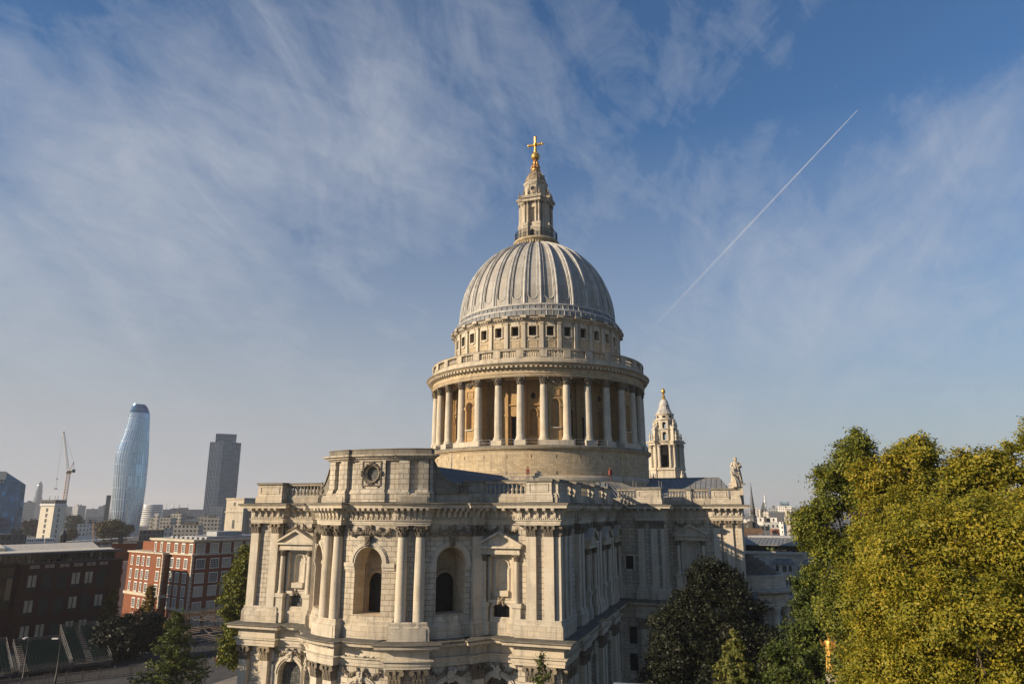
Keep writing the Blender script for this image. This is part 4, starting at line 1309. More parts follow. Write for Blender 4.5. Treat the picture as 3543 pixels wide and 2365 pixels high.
for i in range(12):
    a = RAD(30 * i); m_.tube((.2 * math.cos(a), .2 * math.sin(a), 106.82), (.7 * math.cos(a), .7 * math.sin(a), 106.45), .1, n=5)
m_.lathe([(1.0, 105.75), (1.03, 105.82), (1.0, 105.9)], 24)
m_.build('gilded_ball', ['gold'], cath)
m_ = MB()
m_.tube((0, 0, 106.6), (0, 0, 108.5), .42, .24, 10); m_.tube((0, 0, 108.5), (0, 0, 110.6), .26, .3, 10)
for s_ in (-1, 1):
    m_.tube((0, 0, 108.75), (0, s_ * 1.6, 108.75), .26, .25, 10)
m_.blob((0, 0, 108.75), .48, 12, 8)
for e in ((0, 1.6, 108.75), (0, -1.6, 108.75), (0, 0, 110.65)):
    m_.blob(e, .3, 8, 6)
    for t in (-1, 1):
        if e[1]:
            m_.tube(e, (0, e[1] + .05 * (1 if e[1] > 0 else -1), e[2] + t * .45), .14, .06, 6)
        else:
            m_.tube(e, (0, t * .5, e[2] + .05), .14, .06, 6)
for t in (-1, 1):
    for u in (-1, 1):
        m_.tube((0, 0, 108.75), (0, t * .55, 108.75 + u * .5), .1, .05, 5)
m_.build('gilded_cross', ['gold'], cath)

# ---- north-west tower
TX, TY = -74.5, 17.75
tw = MB(); orn = MB(); VO = []
def newvo():
    VO.append(MB()); return VO[-1]
tw.box(TX - 5.2, TX + 5.2, TY - 5.2, TY + 5.2, 0, 34.5)
tw.box(TX - 5.6, TX + 5.6, TY - 5.6, TY + 5.6, 34.0, 34.6)
for q in range(4):                         # base with curved pediments and corner pedestals
    T = Matrix.Translation((TX, TY, 0)) @ Matrix.Rotation(math.pi / 2 * q, 4, 'Z')
    f0 = flat((4.9, 0), (0, 1)); f = lambda u, z, o=0.0, T=T, f0=f0: tuple(T @ Vector(f0(u, z, o)))
    band(tw, f, 0, 2.6, 3.4, 34.6, -1.2, .7, ri=2.0, ro=2.75, n=18); band(tw, f, 0, 1.6, 1.9, 34.6, 0, .3, ri=1.3, ro=1.55)
    pane(tw, f, 0, 2.6, 34.6, 34.62, 2.0, .1)
    pb(tw, f, -2.3, 2.3, 34.6, 40.0, -4, -.35); pb(tw, f, -2.5, 2.5, 39.6, 40.3, -4, 0)
    pb(newvo(), f, -3.0, -2.55, 36.9, 38.6, -1, -.3); pb(newvo(), f, 2.55, 3.0, 36.9, 38.6, -1, -.3)
    # open belfry arch
    pb(tw, f, -2.1, -1.35, 40.3, 46.6, -.9, -.3); pb(tw, f, 1.35, 2.1, 40.3, 46.6, -.9, -.3); pb(newvo(), f, -.75, .75, 40.4, 44.0, -1.8, -1.7)
    for u in (-1.55, 1.55):
        x, y, _z = f(u, 0, -.25); orn.lathe([(.5, 40.3), (.5, 40.6), (.4, 40.8), (.38, 43), (.33, 46)], 10, cx=x, cy=y)
        capital_column(orn, x, y, .36, 46.0, 46.9, math.pi / 2 * q)
    for u in (-4.5, 4.5):
        x, y, _z = f(u, 0, -.1)
        orn.lathe([(1.1, 34.6), (1.1, 35.3), (.7, 35.5), (.9, 36), (.5, 36.6), (.3, 37), (.5, 37.6), (.3, 38.2), (.15, 38.6), (.2, 38.9), (.03, 39.4)], 8, cx=x, cy=y)
    Td = Matrix.Translation((TX, TY, 0)) @ Matrix.Rotation(math.pi / 2 * q + math.pi / 4, 4, 'Z')
    g0 = flat((5.0, 0), (0, 1)); g = lambda u, z, o=0.0, T=Td, f0=g0: tuple(T @ Vector(f0(u, z, o)))
    pb(tw, g, -1.5, 1.5, 34.6, 39.6, -2.4, .25); pb(tw, g, -1.7, 1.7, 39.6, 40.3, -2.5, .5); pb(tw, g, -.9, .9, 40.3, 46.8, -2.2, -.6)
    for u in (-1.05, 1.05):
        x, y, _z = g(u, 0, -.15); orn.lathe([(.48, 40.3), (.48, 40.6), (.38, 40.8), (.36, 43), (.31, 46)], 10, cx=x, cy=y)
        capital_column(orn, x, y, .34, 46.0, 46.9, math.pi / 2 * q)
    pb(tw, g, -1.6, 1.6, 46.9, 47.5, -3, .35); pb(tw, g, -1.9, 1.9, 47.5, 47.8, -3, .75); pb(tw, g, -2.0, 2.0, 47.8, 48.0, -3, .9)
    # second stage buttress with a sweeping scroll
    pb(tw, g, -.65, .65, 48.0, 51.4, -2.6, -.6); pb(tw, g, -.8, .8, 51.4, 51.7, -2.6, -.4)
    pts = [(-2.9 + 2.1 * (1 - t) ** 2, 51.7 + 2.6 * t) for t in [i / 6 for i in range(7)]]
    for (o0, z0), (o1, z1) in zip(pts, pts[1:]):
        tw.face([g(-.4, z0, o0), g(.4, z0, o0), g(.4, z1, o1), g(-.4, z1, o1)]); 
        for s_ in (-.4, .4):
            qd = [g(s_, z0, o0), g(s_, z1, o1), g(s_, z1, -3.2), g(s_, z0, -3.2)]
            tw.face(qd if s_ < 0 else qd[::-1])
    for zz_, oo in ((48.0, .35), (51.7, -.95)):
        for u in (-.6, .6):
            x, y, _z = g(u if zz_ < 50 else u * .4, 0, oo); orn.lathe([(.3, zz_), (.3, zz_ + .5), (.14, zz_ + .7), (.34, zz_ + 1.2), (.3, zz_ + 1.6), (.1, zz_ + 1.9), (.2, zz_ + 2.2), (.02, zz_ + 2.8)], 7, cx=x, cy=y)
for i in range(8):
    a = 45 * i
    T = Matrix.Translation((TX, TY, 0)) @ Matrix.Rotation(RAD(a), 4, 'Z')
    f0 = flat((2.75, 0), (0, 1)); f = lambda u, z, o=0.0, T=T, f0=f0: tuple(T @ Vector(f0(u, z, o)))
    arch_wall(tw, f, -1.15, 1.15, 48, 51.4, 0, .55, 48.3, 50.2, .55, .3, o=.35); arch_wall(tw, f, -1.15, 1.15, 51.4, 54.4, 0, .5, 51.6, 53.2, .5, .3)
    pb(tw, f, -.5, .5, 48.0, 48.3, 0, .4)
tw.lathe([(4.2, 46.9), (4.3, 47.5), (4.6, 47.8), (4.7, 48.0), (2.6, 48.1)], 32, cx=TX, cy=TY)
tw.lathe([(1.1, 40), (1.1, 46.9)], 10, cx=TX, cy=TY)
tw.lathe([(3.1, 51.3), (3.45, 51.5), (3.45, 51.7), (2.9, 51.8)], 24, cx=TX, cy=TY)
tw.lathe([(2.8, 54.1), (3.1, 54.3), (3.15, 54.6), (2.6, 54.7), (2.55, 55.9), (2.8, 56.0), (2.85, 56.2), (2.4, 56.3)], 24, cx=TX, cy=TY)
for i in range(8):
    a = RAD(45 * i); newvo().box(-.4, .4, -.05, .05, 54.95, 55.65, T=Matrix.Translation((TX + 2.58 * math.cos(a), TY + 2.58 * math.sin(a), 0)) @ Matrix.Rotation(a + math.pi / 2, 4, 'Z'))
t_ = tw.build('bell_tower', ['smooth'], cath); orn.build('tower_columns', ['smooth'], t_); [v_.build('tower_opening', ['void'], t_) for v_ in VO]
m_ = MB()
m_.lathe([(2.55, 56.25), (2.2, 56.9), (1.75, 57.8), (1.5, 58.7), (1.55, 58.85), (1.55, 59.0), (1.35, 59.3), (1.2, 60.0), (.85, 60.6), (.6, 60.8)], 24, cx=TX, cy=TY)
for i in range(8):
    a = RAD(45 * i + 22.5)
    for (r0, z0), (r1, z1) in zip([(2.55, 56.25), (2.2, 56.9), (1.75, 57.8)], [(2.2, 56.9), (1.75, 57.8), (1.5, 58.7)]):
        m_.tube((TX + r0 * math.cos(a), TY + r0 * math.sin(a), z0), (TX + r1 * math.cos(a), TY + r1 * math.sin(a), z1), .1, n=5)
m_.build('tower_cap', ['leadlight'], t_)
m_ = MB(); m_.lathe([(.75, 60.7), (.6, 61.0), (.4, 61.3), (.5, 61.7), (.25, 62.1), (.3, 62.5), (.6, 62.9), (.65, 63.3), (.45, 63.8), (.05, 64.2)], 14, cx=TX, cy=TY); m_.build('gilded_pineapple', ['gold'], t_)

# ---- north transept porch
po = MB(); PX, PY = 0.5, 38.6
po.lathe([(7.6, -1), (7.6, 2.2), (6.2, 2.3)], 48, -5, 185, PX, PY)
po.lathe([(5.9, 12.6), (6.6, 12.7), (6.7, 13.6), (6.5, 13.7), (6.5, 14.6), (7.1, 14.8), (7.9, 15.1), (8.0, 15.4), (6.6, 15.6)], 48, -5, 185, PX, PY)
po.lathe([(6.4, 15.5), (6.4, 17.4), (6.5, 17.5), (6.5, 17.7), (5.7, 17.75)], 48, -5, 185, PX, PY)
for i in range(6):
    po.lathe([(5.7 - i * .85, 17.2 + i * .62), (5.7 - i * .85, 17.75 + i * .62), (4.9 - i * .85, 17.85 + i * .62)], 40, -5, 185, PX, PY, m=1)
po.lathe([(4.6, -1), (4.6, 12.7)], 32, -5, 185, PX, PY)
o = po.build('transept_porch', ['stone', 'weather'], cath)
for i in range(6):
    a = RAD(10 + 32 * i); x, y = PX + 6.1 * math.cos(a), PY + 6.1 * math.sin(a)
    c = MB(); c.lathe([(.85, 2.2), (.85, 2.7), (.66, 2.9), (.64, 6), (.55, 11.4)], 16, cx=x, cy=y); capital_column(c, x, y, .56, 11.4, 12.7, a); c.build('porch_column', ['smooth'], o)

# ------------------------------------------------------------------ setting
def struct(o):
    o['kind'] = 'structure'
    return o
mb = MB(); mb.face([(-30000, -30000, -.02), (30000, -30000, -.02), (30000, 30000, -.02), (-30000, 30000, -.02)])
struct(mb.build('ground', ['asphalt']))
mb = MB(); mb.box(-60, 72, 23, 62, -.3, .10); struct(mb.build('churchyard_lawn', ['grass']))
mb = MB(); mb.box(-45, 90, -48, -22, -.3, .12); mb.box(62, 100, -22, 23, -.3, .12); struct(mb.build('churchyard_paving', ['paving']))
TZ = 18.3
A_ = 18.51
def vp(az, D):
    a = RAD(A_ - az)
    return 135.77 - D * math.cos(a), 39.88 - D * math.sin(a)
def facing(az, D, turn=0.0):
    x, y = vp(az, D)
    a = RAD(A_ - az)
    dx, dy = -math.cos(a), -math.sin(a)
    return (x, y, 0), math.atan2(-dx, dy) + RAD(turn)

M['f_grey'] = windowed('grey_office_facade', (0.30, 0.31, 0.32), (0.05, 0.06, 0.075), 3.2, 3.4, .62, .5)
M['f_pale'] = windowed('pale_office_facade', (0.50, 0.48, 0.44), (0.07, 0.075, 0.085), 3.6, 3.3, .6, .45)
M['f_concrete'] = windowed('concrete_slab_facade', (0.36, 0.34, 0.30), (0.06, 0.065, 0.07), 2.6, 3.0, .55, .5, vary=.8)
M['f_dark'] = windowed('dark_facade', (0.08, 0.085, 0.09), (0.03, 0.035, 0.04), 2.4, 3.4, .7, .6)
M['f_glass'] = windowed('blue_glass_facade', (0.16, 0.19, 0.23), (0.09, 0.14, 0.19), 3.0, 3.6, .86, .78, .5, .1)
M['f_stripe'] = windowed('banded_facade', (0.62, 0.62, 0.60), (0.10, 0.11, 0.12), 900, 3.6, 1.0, .45)
M['f_white'] = windowed('white_house_facade', (0.62, 0.60, 0.55), (0.07, 0.07, 0.075), 2.4, 3.0, .4, .5)
M['f_brick'] = windowed('red_brick_facade', (0.22, 0.075, 0.04), (0.05, 0.05, 0.05), 3.0, 3.2, .4, .5)
M['curtain'] = windowed('silver_curtain_wall', (0.46, 0.51, 0.57), (0.30, 0.43, 0.58), 2.5, 13.0, .80, .975, .4, .10, .14, 0.9)
M['curtain2'] = windowed('steel_curtain_wall', (0.085, 0.14, 0.19), (0.07, 0.13, 0.19), 2.2, 5.0, .70, .72, .4, .16, .45, .7)
M['curtain3'] = windowed('deep_blue_glass', (0.04, 0.10, 0.18), (0.03, 0.14, 0.30), 1.5, 3.8, .92, .9, .35, .06, .5, .55)
M['f_cream'] = windowed('cream_stone_facade', (0.55, 0.50, 0.42), (0.05, 0.05, 0.055), 2.9, 3.4, .3, .45)
M['orange'] = plain('orange_steel', (0.42, 0.20, 0.07), 0.6, vary=.25)
M['yellowish'] = plain('cream_sheet', (0.66, 0.60, 0.48), 0.6, vary=.15)

def block(name, label, az, D, w_, z, mat, dep=None, turn=0.0, cat='building', roof='weather', z0=0.0, extra=None, parent=None):
    loc, rz = facing(az, D, turn)
    dep = dep or w_ * .8
    b = MB(); b.box(-w_ / 2, w_ / 2, 0, dep, z0, z)
    for i in range(len(b.m)):
        if i == 4: b.m[i] = 1
    o = b.build(name, [mat, roof])
    o.location = loc; o.rotation_euler = (0, 0, rz)
    tag(o, label, cat)
    if extra:
        r = random.Random(int(az * 100))
        e = MB()
        for _ in range(extra):
            a, c = r.uniform(-.4, .25) * w_, r.uniform(.1, .5) * dep
            s_ = r.uniform(.1, .25) * w_
            e.box(a, a + s_, c, c + s_, z + .01, z + r.uniform(1.5, 3.5))
        e.build('rooftop_plant', ['weather'], o)
    return o
block('office_block', 'hazy grey office block behind the round spired tower', -34.3, 1900, 26, 43.3, 'f_grey', extra=3)
block('office_block', 'wide hazy slab block behind the tower crane mast', -32.2, 2200, 32, 35.2, 'f_grey', extra=2)
block('office_block', 'squat grey tower block with stepped top right of the crane', -31.22, 1700, 15.5, 35.5, 'f_grey', 15, 30, extra=2)
block('office_block', 'low hazy block between the squat tower and the pale stepped block', -30.58, 2000, 26, 29, 'f_grey', extra=1)
block('office_block', 'pale stepped block just left of the curved glass tower', -29.94, 1500, 16, 33.8, 'f_pale', extra=3)
block('office_block', 'long low grey block under the skyline left of the curved tower', -30.26, 1300, 28, 16.1, 'f_grey')
block('lift_core', 'dark grey slab standing against the left edge of the curved glass tower', -29.7, 930, 4.6, 44, 'slate', 9)
block('white_house', 'small white riverside house with pitched gables beside the brown trees', -31.03, 620, 7.1, 17.9, 'f_white', extra=2)
block('white_house', 'white balconied house behind the orange telescopic jib', -30.41, 640, 8.8, 17.6, 'f_white', extra=3)
block('boat_shed', 'low pale shed with a sloping roof below the white houses', -30.62, 560, 10.6, 11.4, 'white')
block('office_block', 'white fronted block behind the foot of the crane', -32.35, 1000, 12, 25.6, 'f_white', extra=2)
block('office_block', 'dark brick block at the foot of the deep blue glass building', -34.9, 420, 11.5, 16.9, 'f_dark', 6, extra=3)
block('office_block', 'long low blue glass block under the four chimneys', -24.82, 1600, 76, 27.8, 'f_glass', 30, extra=4)
block('flats', 'beige concrete flats with sunlit top right of the curved tower', -26.3, 700, 18, 21.2, 'f_concrete', 16, -18, extra=3)
block('stair_tower', 'narrow beige stair tower rising over the concrete flats', -26.57, 690, 3.6, 24.8, 'f_cream', 4, -18)
block('flats', 'grey concrete block with blank end wall beside a white framed block', -25.29, 720, 9.6, 24.3, 'f_concrete', 12, -25, extra=2)
block('office_block', 'white framed office between two grey concrete flats', -24.35, 760, 14, 19.6, 'f_white', 12, extra=2)
block('flats', 'tall grey slab flats left of the steel clad tower foot', -23.42, 680, 10, 22.6, 'f_concrete', 10, -12, extra=1)
block('flats', 'wide low concrete flats behind the red brick roof', -24.83, 560, 23, 17.4, 'f_concrete', 14, -14, extra=5)
block('stair_tower', 'round cornered beige drum in front of the wide concrete flats', -25.67, 550, 6, 15.9, 'f_cream', 5)
block('flats', 'grey concrete flats under the foot of the steel clad tower', -22.91, 620, 13, 21.8, 'f_concrete', 10, -10, extra=3)
block('office_block', 'cream framed block behind the grey flats beside the steel clad tower', -22.6, 900, 14, 31.3, 'f_cream', 12)
block('office_block', 'black low block under the curved glass tower', -26.73, 480, 13, 16.4, 'f_dark', 8)
block('office_block', 'pale block with plant on its roof between spire and cone roof', 18.78, 1200, 13, 31, 'f_pale', extra=3)
block('office_block', 'grey block behind the conical roof', 20.2, 1100, 13, 30.3, 'f_grey', extra=3)
block('office_block', 'white block with a green glass top near the plane trees', 21.0, 1000, 18, 32.7, 'f_white', 14, extra=0)
block('glass_box', 'pale green glass box on top of the white block', 21.04, 1004, 11.8, 38.1, 'f_glass', 8, z0=32.72)
block('hall', 'long dark slate roofed hall behind the gothic lantern tower', 20.86, 800, 28, 25.6, 'slate', 12)
block('white_house', 'classical white house with small windows below the conical roof', 19.94, 420, 8.6, 21.5, 'f_white', 8, 20, extra=2)
block('white_house', 'curved white building just right of the dark lead spire', 19.7, 445, 11.2, 23.8, 'f_white', 8, extra=1)
block('office_block', 'pale flat fronted block left of the dark lead spire', 18.1, 480, 6, 22.4, 'f_white', 8, extra=2)
block('white_house', 'white house at the foot of the gothic lantern tower', 20.6, 520, 4.2, 20.2, 'f_white', 6, -20, extra=1)
block('brick_house', 'small orange brick chimney house among the white roofs', 20.35, 260, 1.8, 22.0, 'f_brick', 3, 25)
block('office_block', 'dark glazed block behind the foot of the lead spire', 19.5, 400, 5.4, 19.9, 'f_dark', 6)

# lofted glass tower
def loft(secs, az, D, mat, name, parent=None, depth=.55, n=40, power=3.0, roof=None):
    loc, rz = facing(az, D)
    P, U = [], []
    for i in range(n):
        t = 2 * math.pi * i / n
        c, s_ = math.cos(t), math.sin(t)
        c = math.copysign(abs(c) ** (2 / power), c); s_ = math.copysign(abs(s_) ** (2 / power), s_)
        P.append([((l + r) / 2 + (r - l) / 2 * c, (r - l) / 2 * depth * s_ + (r - l) / 2 * depth, z) for z, l, r in secs])
        U.append([(i / n * 90, z) for z, l, r in secs])
    b = MB(); b.grid(P, U, closed=True)
    b.face([p[-1] for p in P], 1)
    o = b.build(name, [mat, roof or mat], parent, smooth=50)
    if parent is None:
        o.location = loc; o.rotation_euler = (0, 0, rz)
    return o
loc, rz = facing(-28.17, 900)
t = thing('glass_tower', 'curved silver glass skyscraper bulging at its middle', 'skyscraper', loc, rz)
k = 1.02
secs = [(0, -18.6, 9.7), (13.3, -19.3, 9.8), (25.2, -19.9, 10.6), (37.2, -20.8, 11.0), (49.3, -21.5, 11.2), (61.4, -22.4, 11.1), (73.7, -23.2, 10.8), (80, -23.5, 10.6), (86.0, -23.6, 10.4),
        (92, -23.1, 10.0), (98.5, -22.0, 9.5), (111.1, -18.6, 8.5), (123.8, -16.2, 7.4), (132, -15.2, 6.8), (136.5, -14.6, 6.2)]
loft(secs, 0, 0, 'curtain', 'glazed_shaft', t, .62, 64, 1.75)
loft([(136.45, -14.7, 6.25), (140, -14.2, 4.9), (142.9, -13.4, 3.4), (145.2, -12.4, 1.6), (146.4, -11.6, .4)], 0, 0, 'curtain3', 'sloping_crown', t, .62, 64, 1.75)
loc, rz = facing(-22.57, 1000)
t = thing('steel_tower', 'dark blue grey high rise with a narrower raised top', 'skyscraper', loc, rz)
b = MB(); b.box(-16.3, -6, 6, 26, 0, 115.4); b.box(-6.0, 17, 2, 26, 0, 115.4); b.box(17, 22.3, 6, 24, 0, 115.4); b.build('shaft', ['curtain2'], t)
b = MB(); b.box(-10.2, 15.6, 3.4, 22, 115.41, 126.4); b.build('raised_top', ['curtain2'], t)
b = MB()
for i in range(9):
    b.box(-16.3 + i * 1.7 - .3, -16.3 + i * 1.7 + .3, 5.6, 6, 0, 115.4)
for i in range(9):
    b.box(-5.8 + i * 1.3 - .22, -5.8 + i * 1.3 + .22, 1.5, 2, 0, 117) if i < 5 else None
b.build('white_fins', ['white'], t)
loc, rz = facing(-35.82, 650)
t = thing('glass_office', 'deep blue glass office with a slanted top and pale left face', 'building', loc, rz)
b = MB()
F = [(0, 0, 0), (15.2, 3, 0), (15.2, 28, 0), (-24, 28, 0), (-24, -3.5, 0)]
Tt = [(0, 0, 55.8), (13.6, 3, 46.7), (13.6, 28, 46.7), (-24, 28, 55.8), (-24, -3.5, 55.8)]
for i in range(5):
    j = (i + 1) % 5
    q = [F[i], F[j], Tt[j], Tt[i]]
    b.face(q, 0, [(0, 0), (math.dist(F[i], F[j]), 0), (math.dist(F[i], F[j]), Tt[j][2]), (0, Tt[i][2])])
b.face(Tt, 0)
b.build('glass_body', ['curtain3'], t)
b = MB()
for i in range(16):
    b.box(-23.5 + i * 1.5, -23.2 + i * 1.5, -4.2 + i * .22, -3.3 + i * .22, 47, 55.9)
b.box(-24, 0, -3.4, .4, 50, 55.95, T=Matrix.Rotation(RAD(8), 4, 'Z')); b.build('pale_screen', ['yellowish'], t)
loc, rz = facing(-33.83, 2600)
t = thing('round_tower', 'far hazy cylindrical tower with a small crown and spike', 'skyscraper', loc, rz)
b = MB(); b.lathe([(11.2, 0), (11.2, 64), (9, 64.1), (9, 86), (7.5, 86.1), (7.3, 100), (5, 104), (3.4, 108.3)], 24); b.build('shaft', ['f_glass'], t)
b = MB(); b.lathe([(2.2, 108.2), (2.4, 110.5), (.4, 111), (.2, 114.5)], 12); b.build('crown', ['f_grey'], t)
loc, rz = facing(-33.22, 560)
t = thing('white_tower', 'narrow white tower with a dark banded window strip and overhanging cap', 'building', loc, rz - RAD(40))
b = MB(); b.box(-4.9, 4.9, 0, 9.8, 0, 30.6); b.build('shaft', ['yellowish'], t)
b = MB(); b.box(-5.4, 5.4, -.5, 10.3, 30.61, 32.2); b.build('cap', ['white'], t)
b = MB(); b.box(-5.2, 5.2, -.3, 10, 32.21, 34.6); b.build('roof_screen', ['f_dark'], t)
b = MB()
for i in range(8):
    b.box(-.7, .7, -.05, 0, 3 + i * 3.4, 5.4 + i * 3.4); b.box(4.9, 4.96, 4, 5.2, 3 + i * 3.4, 5.2 + i * 3.4)
b.build('window_strip', ['f_dark'], t)
b = MB()
for x in (-3, 1, 3): b.tube((x, 4, 34.6), (x + .4, 4, 37.2), .15, n=4)
b.build('roof_masts', ['iron'], t)

# tower crane
def lattice(b, A, B, s0, s1=None, n=20, r=.16):
    s1 = s0 if s1 is None else s1
    A, B = Vector(A), Vector(B); q = (B - A).to_track_quat('Z', 'Y')
    C4 = [Vector((x, y, 0)) for x, y in ((-1, -1), (1, -1), (1, 1), (-1, 1))]
    def P(i, t): return tuple(A + (B - A) * t + q @ (C4[i % 4] * (s0 + (s1 - s0) * t)))
    for i in range(4): b.tube(P(i, 0), P(i, 1), r, n=4)
    for k in range(n):
        for i in range(4):
            b.tube(P(i, k / n), P(i + 1, (k + 1) / n), r * .7, n=3, caps=False)
loc, rz = facing(-32.3, 600)
t = thing('tower_crane', 'orange luffing tower crane with raised jib', 'crane', loc, rz)
X = lambda az: 600 * RAD(az + 32.3)
b = MB(); lattice(b, (0, 0, 0), (0, 0, 53.5), 1.0, n=26, r=.22); b.build('mast', ['orange'], t)
b = MB(); lattice(b, (-.8, 0, 56.5), (X(-32.96), 0, 83.4), .75, .4, 18, .15); b.build('jib', ['yellowish'], t)
b = MB(); b.box(-1.6, 1.6, -1.4, 1.4, 53.5, 54.6); b.box(-1.2, 3.4, -.9, .9, 54.6, 55.6); b.tube((0, 0, 55), (X(-32.09), 0, 62), .22, n=4); b.tube((2.8, 0, 55), (X(-32.09), 0, 62), .15, n=4)
b.build('slewing_platform', ['orange'], t)
b = MB(); b.box(1.9, 3.9, -1, 1, 54.4, 56.6); b.build('counterweight', ['slate'], t)
b = MB(); b.tube((X(-32.09), 0, 62), (X(-32.96), 0, 83.2), .06, n=3); b.tube((X(-32.96), 0, 83.3), (X(-32.93), 0, 49.9), .05, n=3); b.tube((X(-32.93), 0, 49.9), (X(-32.907), 0, 43), .07, n=3)
b.blob((X(-32.93), 0, 49.8), .5, 6, 4); b.box(X(-32.907) - 1, X(-32.907) + 1, -.5, .5, 42.4, 43); b.build('hoist_rope_and_hook', ['iron'], t)
loc, rz = facing(-30.28, 480)
t = thing('mobile_crane', 'orange telescopic crane jib leaning over the trees by the river', 'crane', loc, rz)
b = MB(); b.tube((1.2, 0, 3), (-1.25, 0, 20.9), .45, .3, 6); b.build('telescopic_jib', ['orange'], t)
b = MB(); b.box(-1.2, 3, -1.3, 1.3, .6, 3.2); b.build('crane_body', ['orange'], t)
loc, rz = facing(-26.88, 1400)
t = thing('round_office', 'round white banded office behind the concrete flats', 'building', loc, rz)
b = MB(); b.lathe([(17, 0), (17, 34.5), (16, 36.4), (.1, 36.5)], 40, cy=17); b.build('banded_drum', ['f_stripe'], t)
loc, rz = facing(-25.32, 4200)
t = thing('power_station', 'far power station with four pale chimneys', 'power station', loc, rz)
b = MB(); b.box(-60, 60, 10, 70, 0, 27); b.build('boiler_house', ['f_brick'], t)
for az in (-26.03, -25.53, -25.13, -24.64):
    x = 4200 * RAD(az + 25.32)
    b = MB(); b.lathe([(3.6, 20), (3.0, 59)], 14, cx=x, cy=20 if az in (-26.03, -24.64) else 60); b.build('chimney', ['white'], t)

# cream stone tower block beside the apse
loc, rz = facing(-21.35, 300)
t = thing('stone_block', 'cream stone block with small windows and a darker shaded side', 'building', loc, rz - RAD(43))
b = MB(); b.box(-4.4, 4.4, 0, 12, 0, 32.2); b.box(-4.7, 4.7, -.3, 12.3, 27.4, 27.8); b.box(4.4, 7.5, 3, 14, 0, 29); b.build('wall', ['smooth'], t)
b = MB(); b.box(-4.6, 4.6, -.2, 12.2, 32.21, 32.9); b.build('parapet', ['stone'], t)
def win(parent, x, z, w_, h, y=-.06, side=False, mat='glass2'):
    b = MB()
    if side: b.box(4.4, 4.46, x - w_ / 2, x + w_ / 2, z, z + h)
    else: b.box(x - w_ / 2, x + w_ / 2, y, 0, z, z + h)
    b.build('window', [mat], parent)
win(t, -.2, 30, .9, 1.2); win(t, 0, 21.3, 1.1, 3.2); win(t, 0, 18.4, 1.5, 1.6)
for zz_ in (19, 22, 25.5, 29.5):
    for y in (5.5, 8.5): win(t, y, zz_, .9, 1.7, side=True)
b = MB(); b.box(5.0, 7.4, 8, 13, 29.01, 29.4); b.build('green_roof', [plain('verdigris', (0.06, 0.16, 0.12), .7)], t)

# red brick office: two wings meeting at a quoined corner
def rot(o, dx, dy): return Vector((o[0] + dx, o[1] + dy, 0))
M['redbrick'] = stone('red_brick', (0.215, 0.082, 0.042), .24, .08, .25, .01, .2, .25, .05, tone=.18, warm=(.24, .085, .045))
M['darkbrick'] = stone('dark_brown_brick', (0.062, 0.026, 0.018), .24, .08, .2, .01, .2, .2, .05, tone=.25, warm=(.07, .03, .02))
M['pane'] = plain('window_glass', (0.05, 0.052, 0.05), .12, vary=.3, scale=.3)
M['blind'] = plain('drawn_blinds', (0.36, 0.32, 0.24), .7, vary=.35, scale=.25)
t = thing('brick_office', 'red brick office block with white stone cornice and white framed windows', 'building', (-5.72, -89.38, 0), math.atan2(-.943, -.333))
# local +x runs along the sunlit east face (southwards), -y ... outwards is local +y
fx = lambda u, z, o=0.0: (u, o, z)                      # sunlit face, outside +y
fy = lambda u, z, o=0.0: (-o, -u, z)                    # shaded face, outside -x
def fxb(u, z, o=0.0): return (u, o, z)
b = MB()
b.box(0, 20.2, -24, 0, -3, 17.8); b.box(20.2, 31, -24, -.9, -3, 17.8); b.box(12.2, 20.2, 0, .0001, 0, .1)
b.box(11.2, 30, -1, 1.6, -3, 17.79)
b.box(.6, 22, -23.5, -.6, 17.8, 20.6); b.box(22, 30.5, -23, -2, 17.8, 20.2)
b.build('wall', ['redbrick'], t)
b = MB()
b.box(-.35, 20.8, -24.3, .35, 17.62, 17.95); b.box(10.9, 30.3, -.8, 1.95, 17.6, 17.95); b.box(20.5, 31.3, -24.3, -.6, 17.62, 17.95)
b.box(.2, 22.4, -23.9, -.2, 20.6, 20.9); b.box(-.1, 22.7, -24.2, .1, 20.9, 21.3)
b.box(-.15, 12, -24.1, .15, 4.6, 5.2); b.box(10.9, 30.3, -.8, 1.85, 7.2, 7.9)
for i in range(48):
    b.box(.5 + i * .45, .7 + i * .45, -.2, 0, 20.66, 20.9)
for i in range(26):
    for (x, y) in ((0, 0), (11.2, 1.6), (20.2, .0)):
        z = 4.8 + i * .5
        q = .5 if i % 2 else .32
        b.box(x - .08, x + q, y - q, y + .08, z, z + .42)
b.build('stone_dressings', ['smooth'], t)
b = MB(); b.box(1.5, 14, -20, -4, 21.31, 21.9); b.box(4, 9, -15, -8, 21.91, 23.0)
for i in range(7): b.box(1 + i * 2.4, 2.2 + i * 2.4, -3.2, -2.4, 21.31, 21.8)
b.build('roof_plant', ['steel'], t)
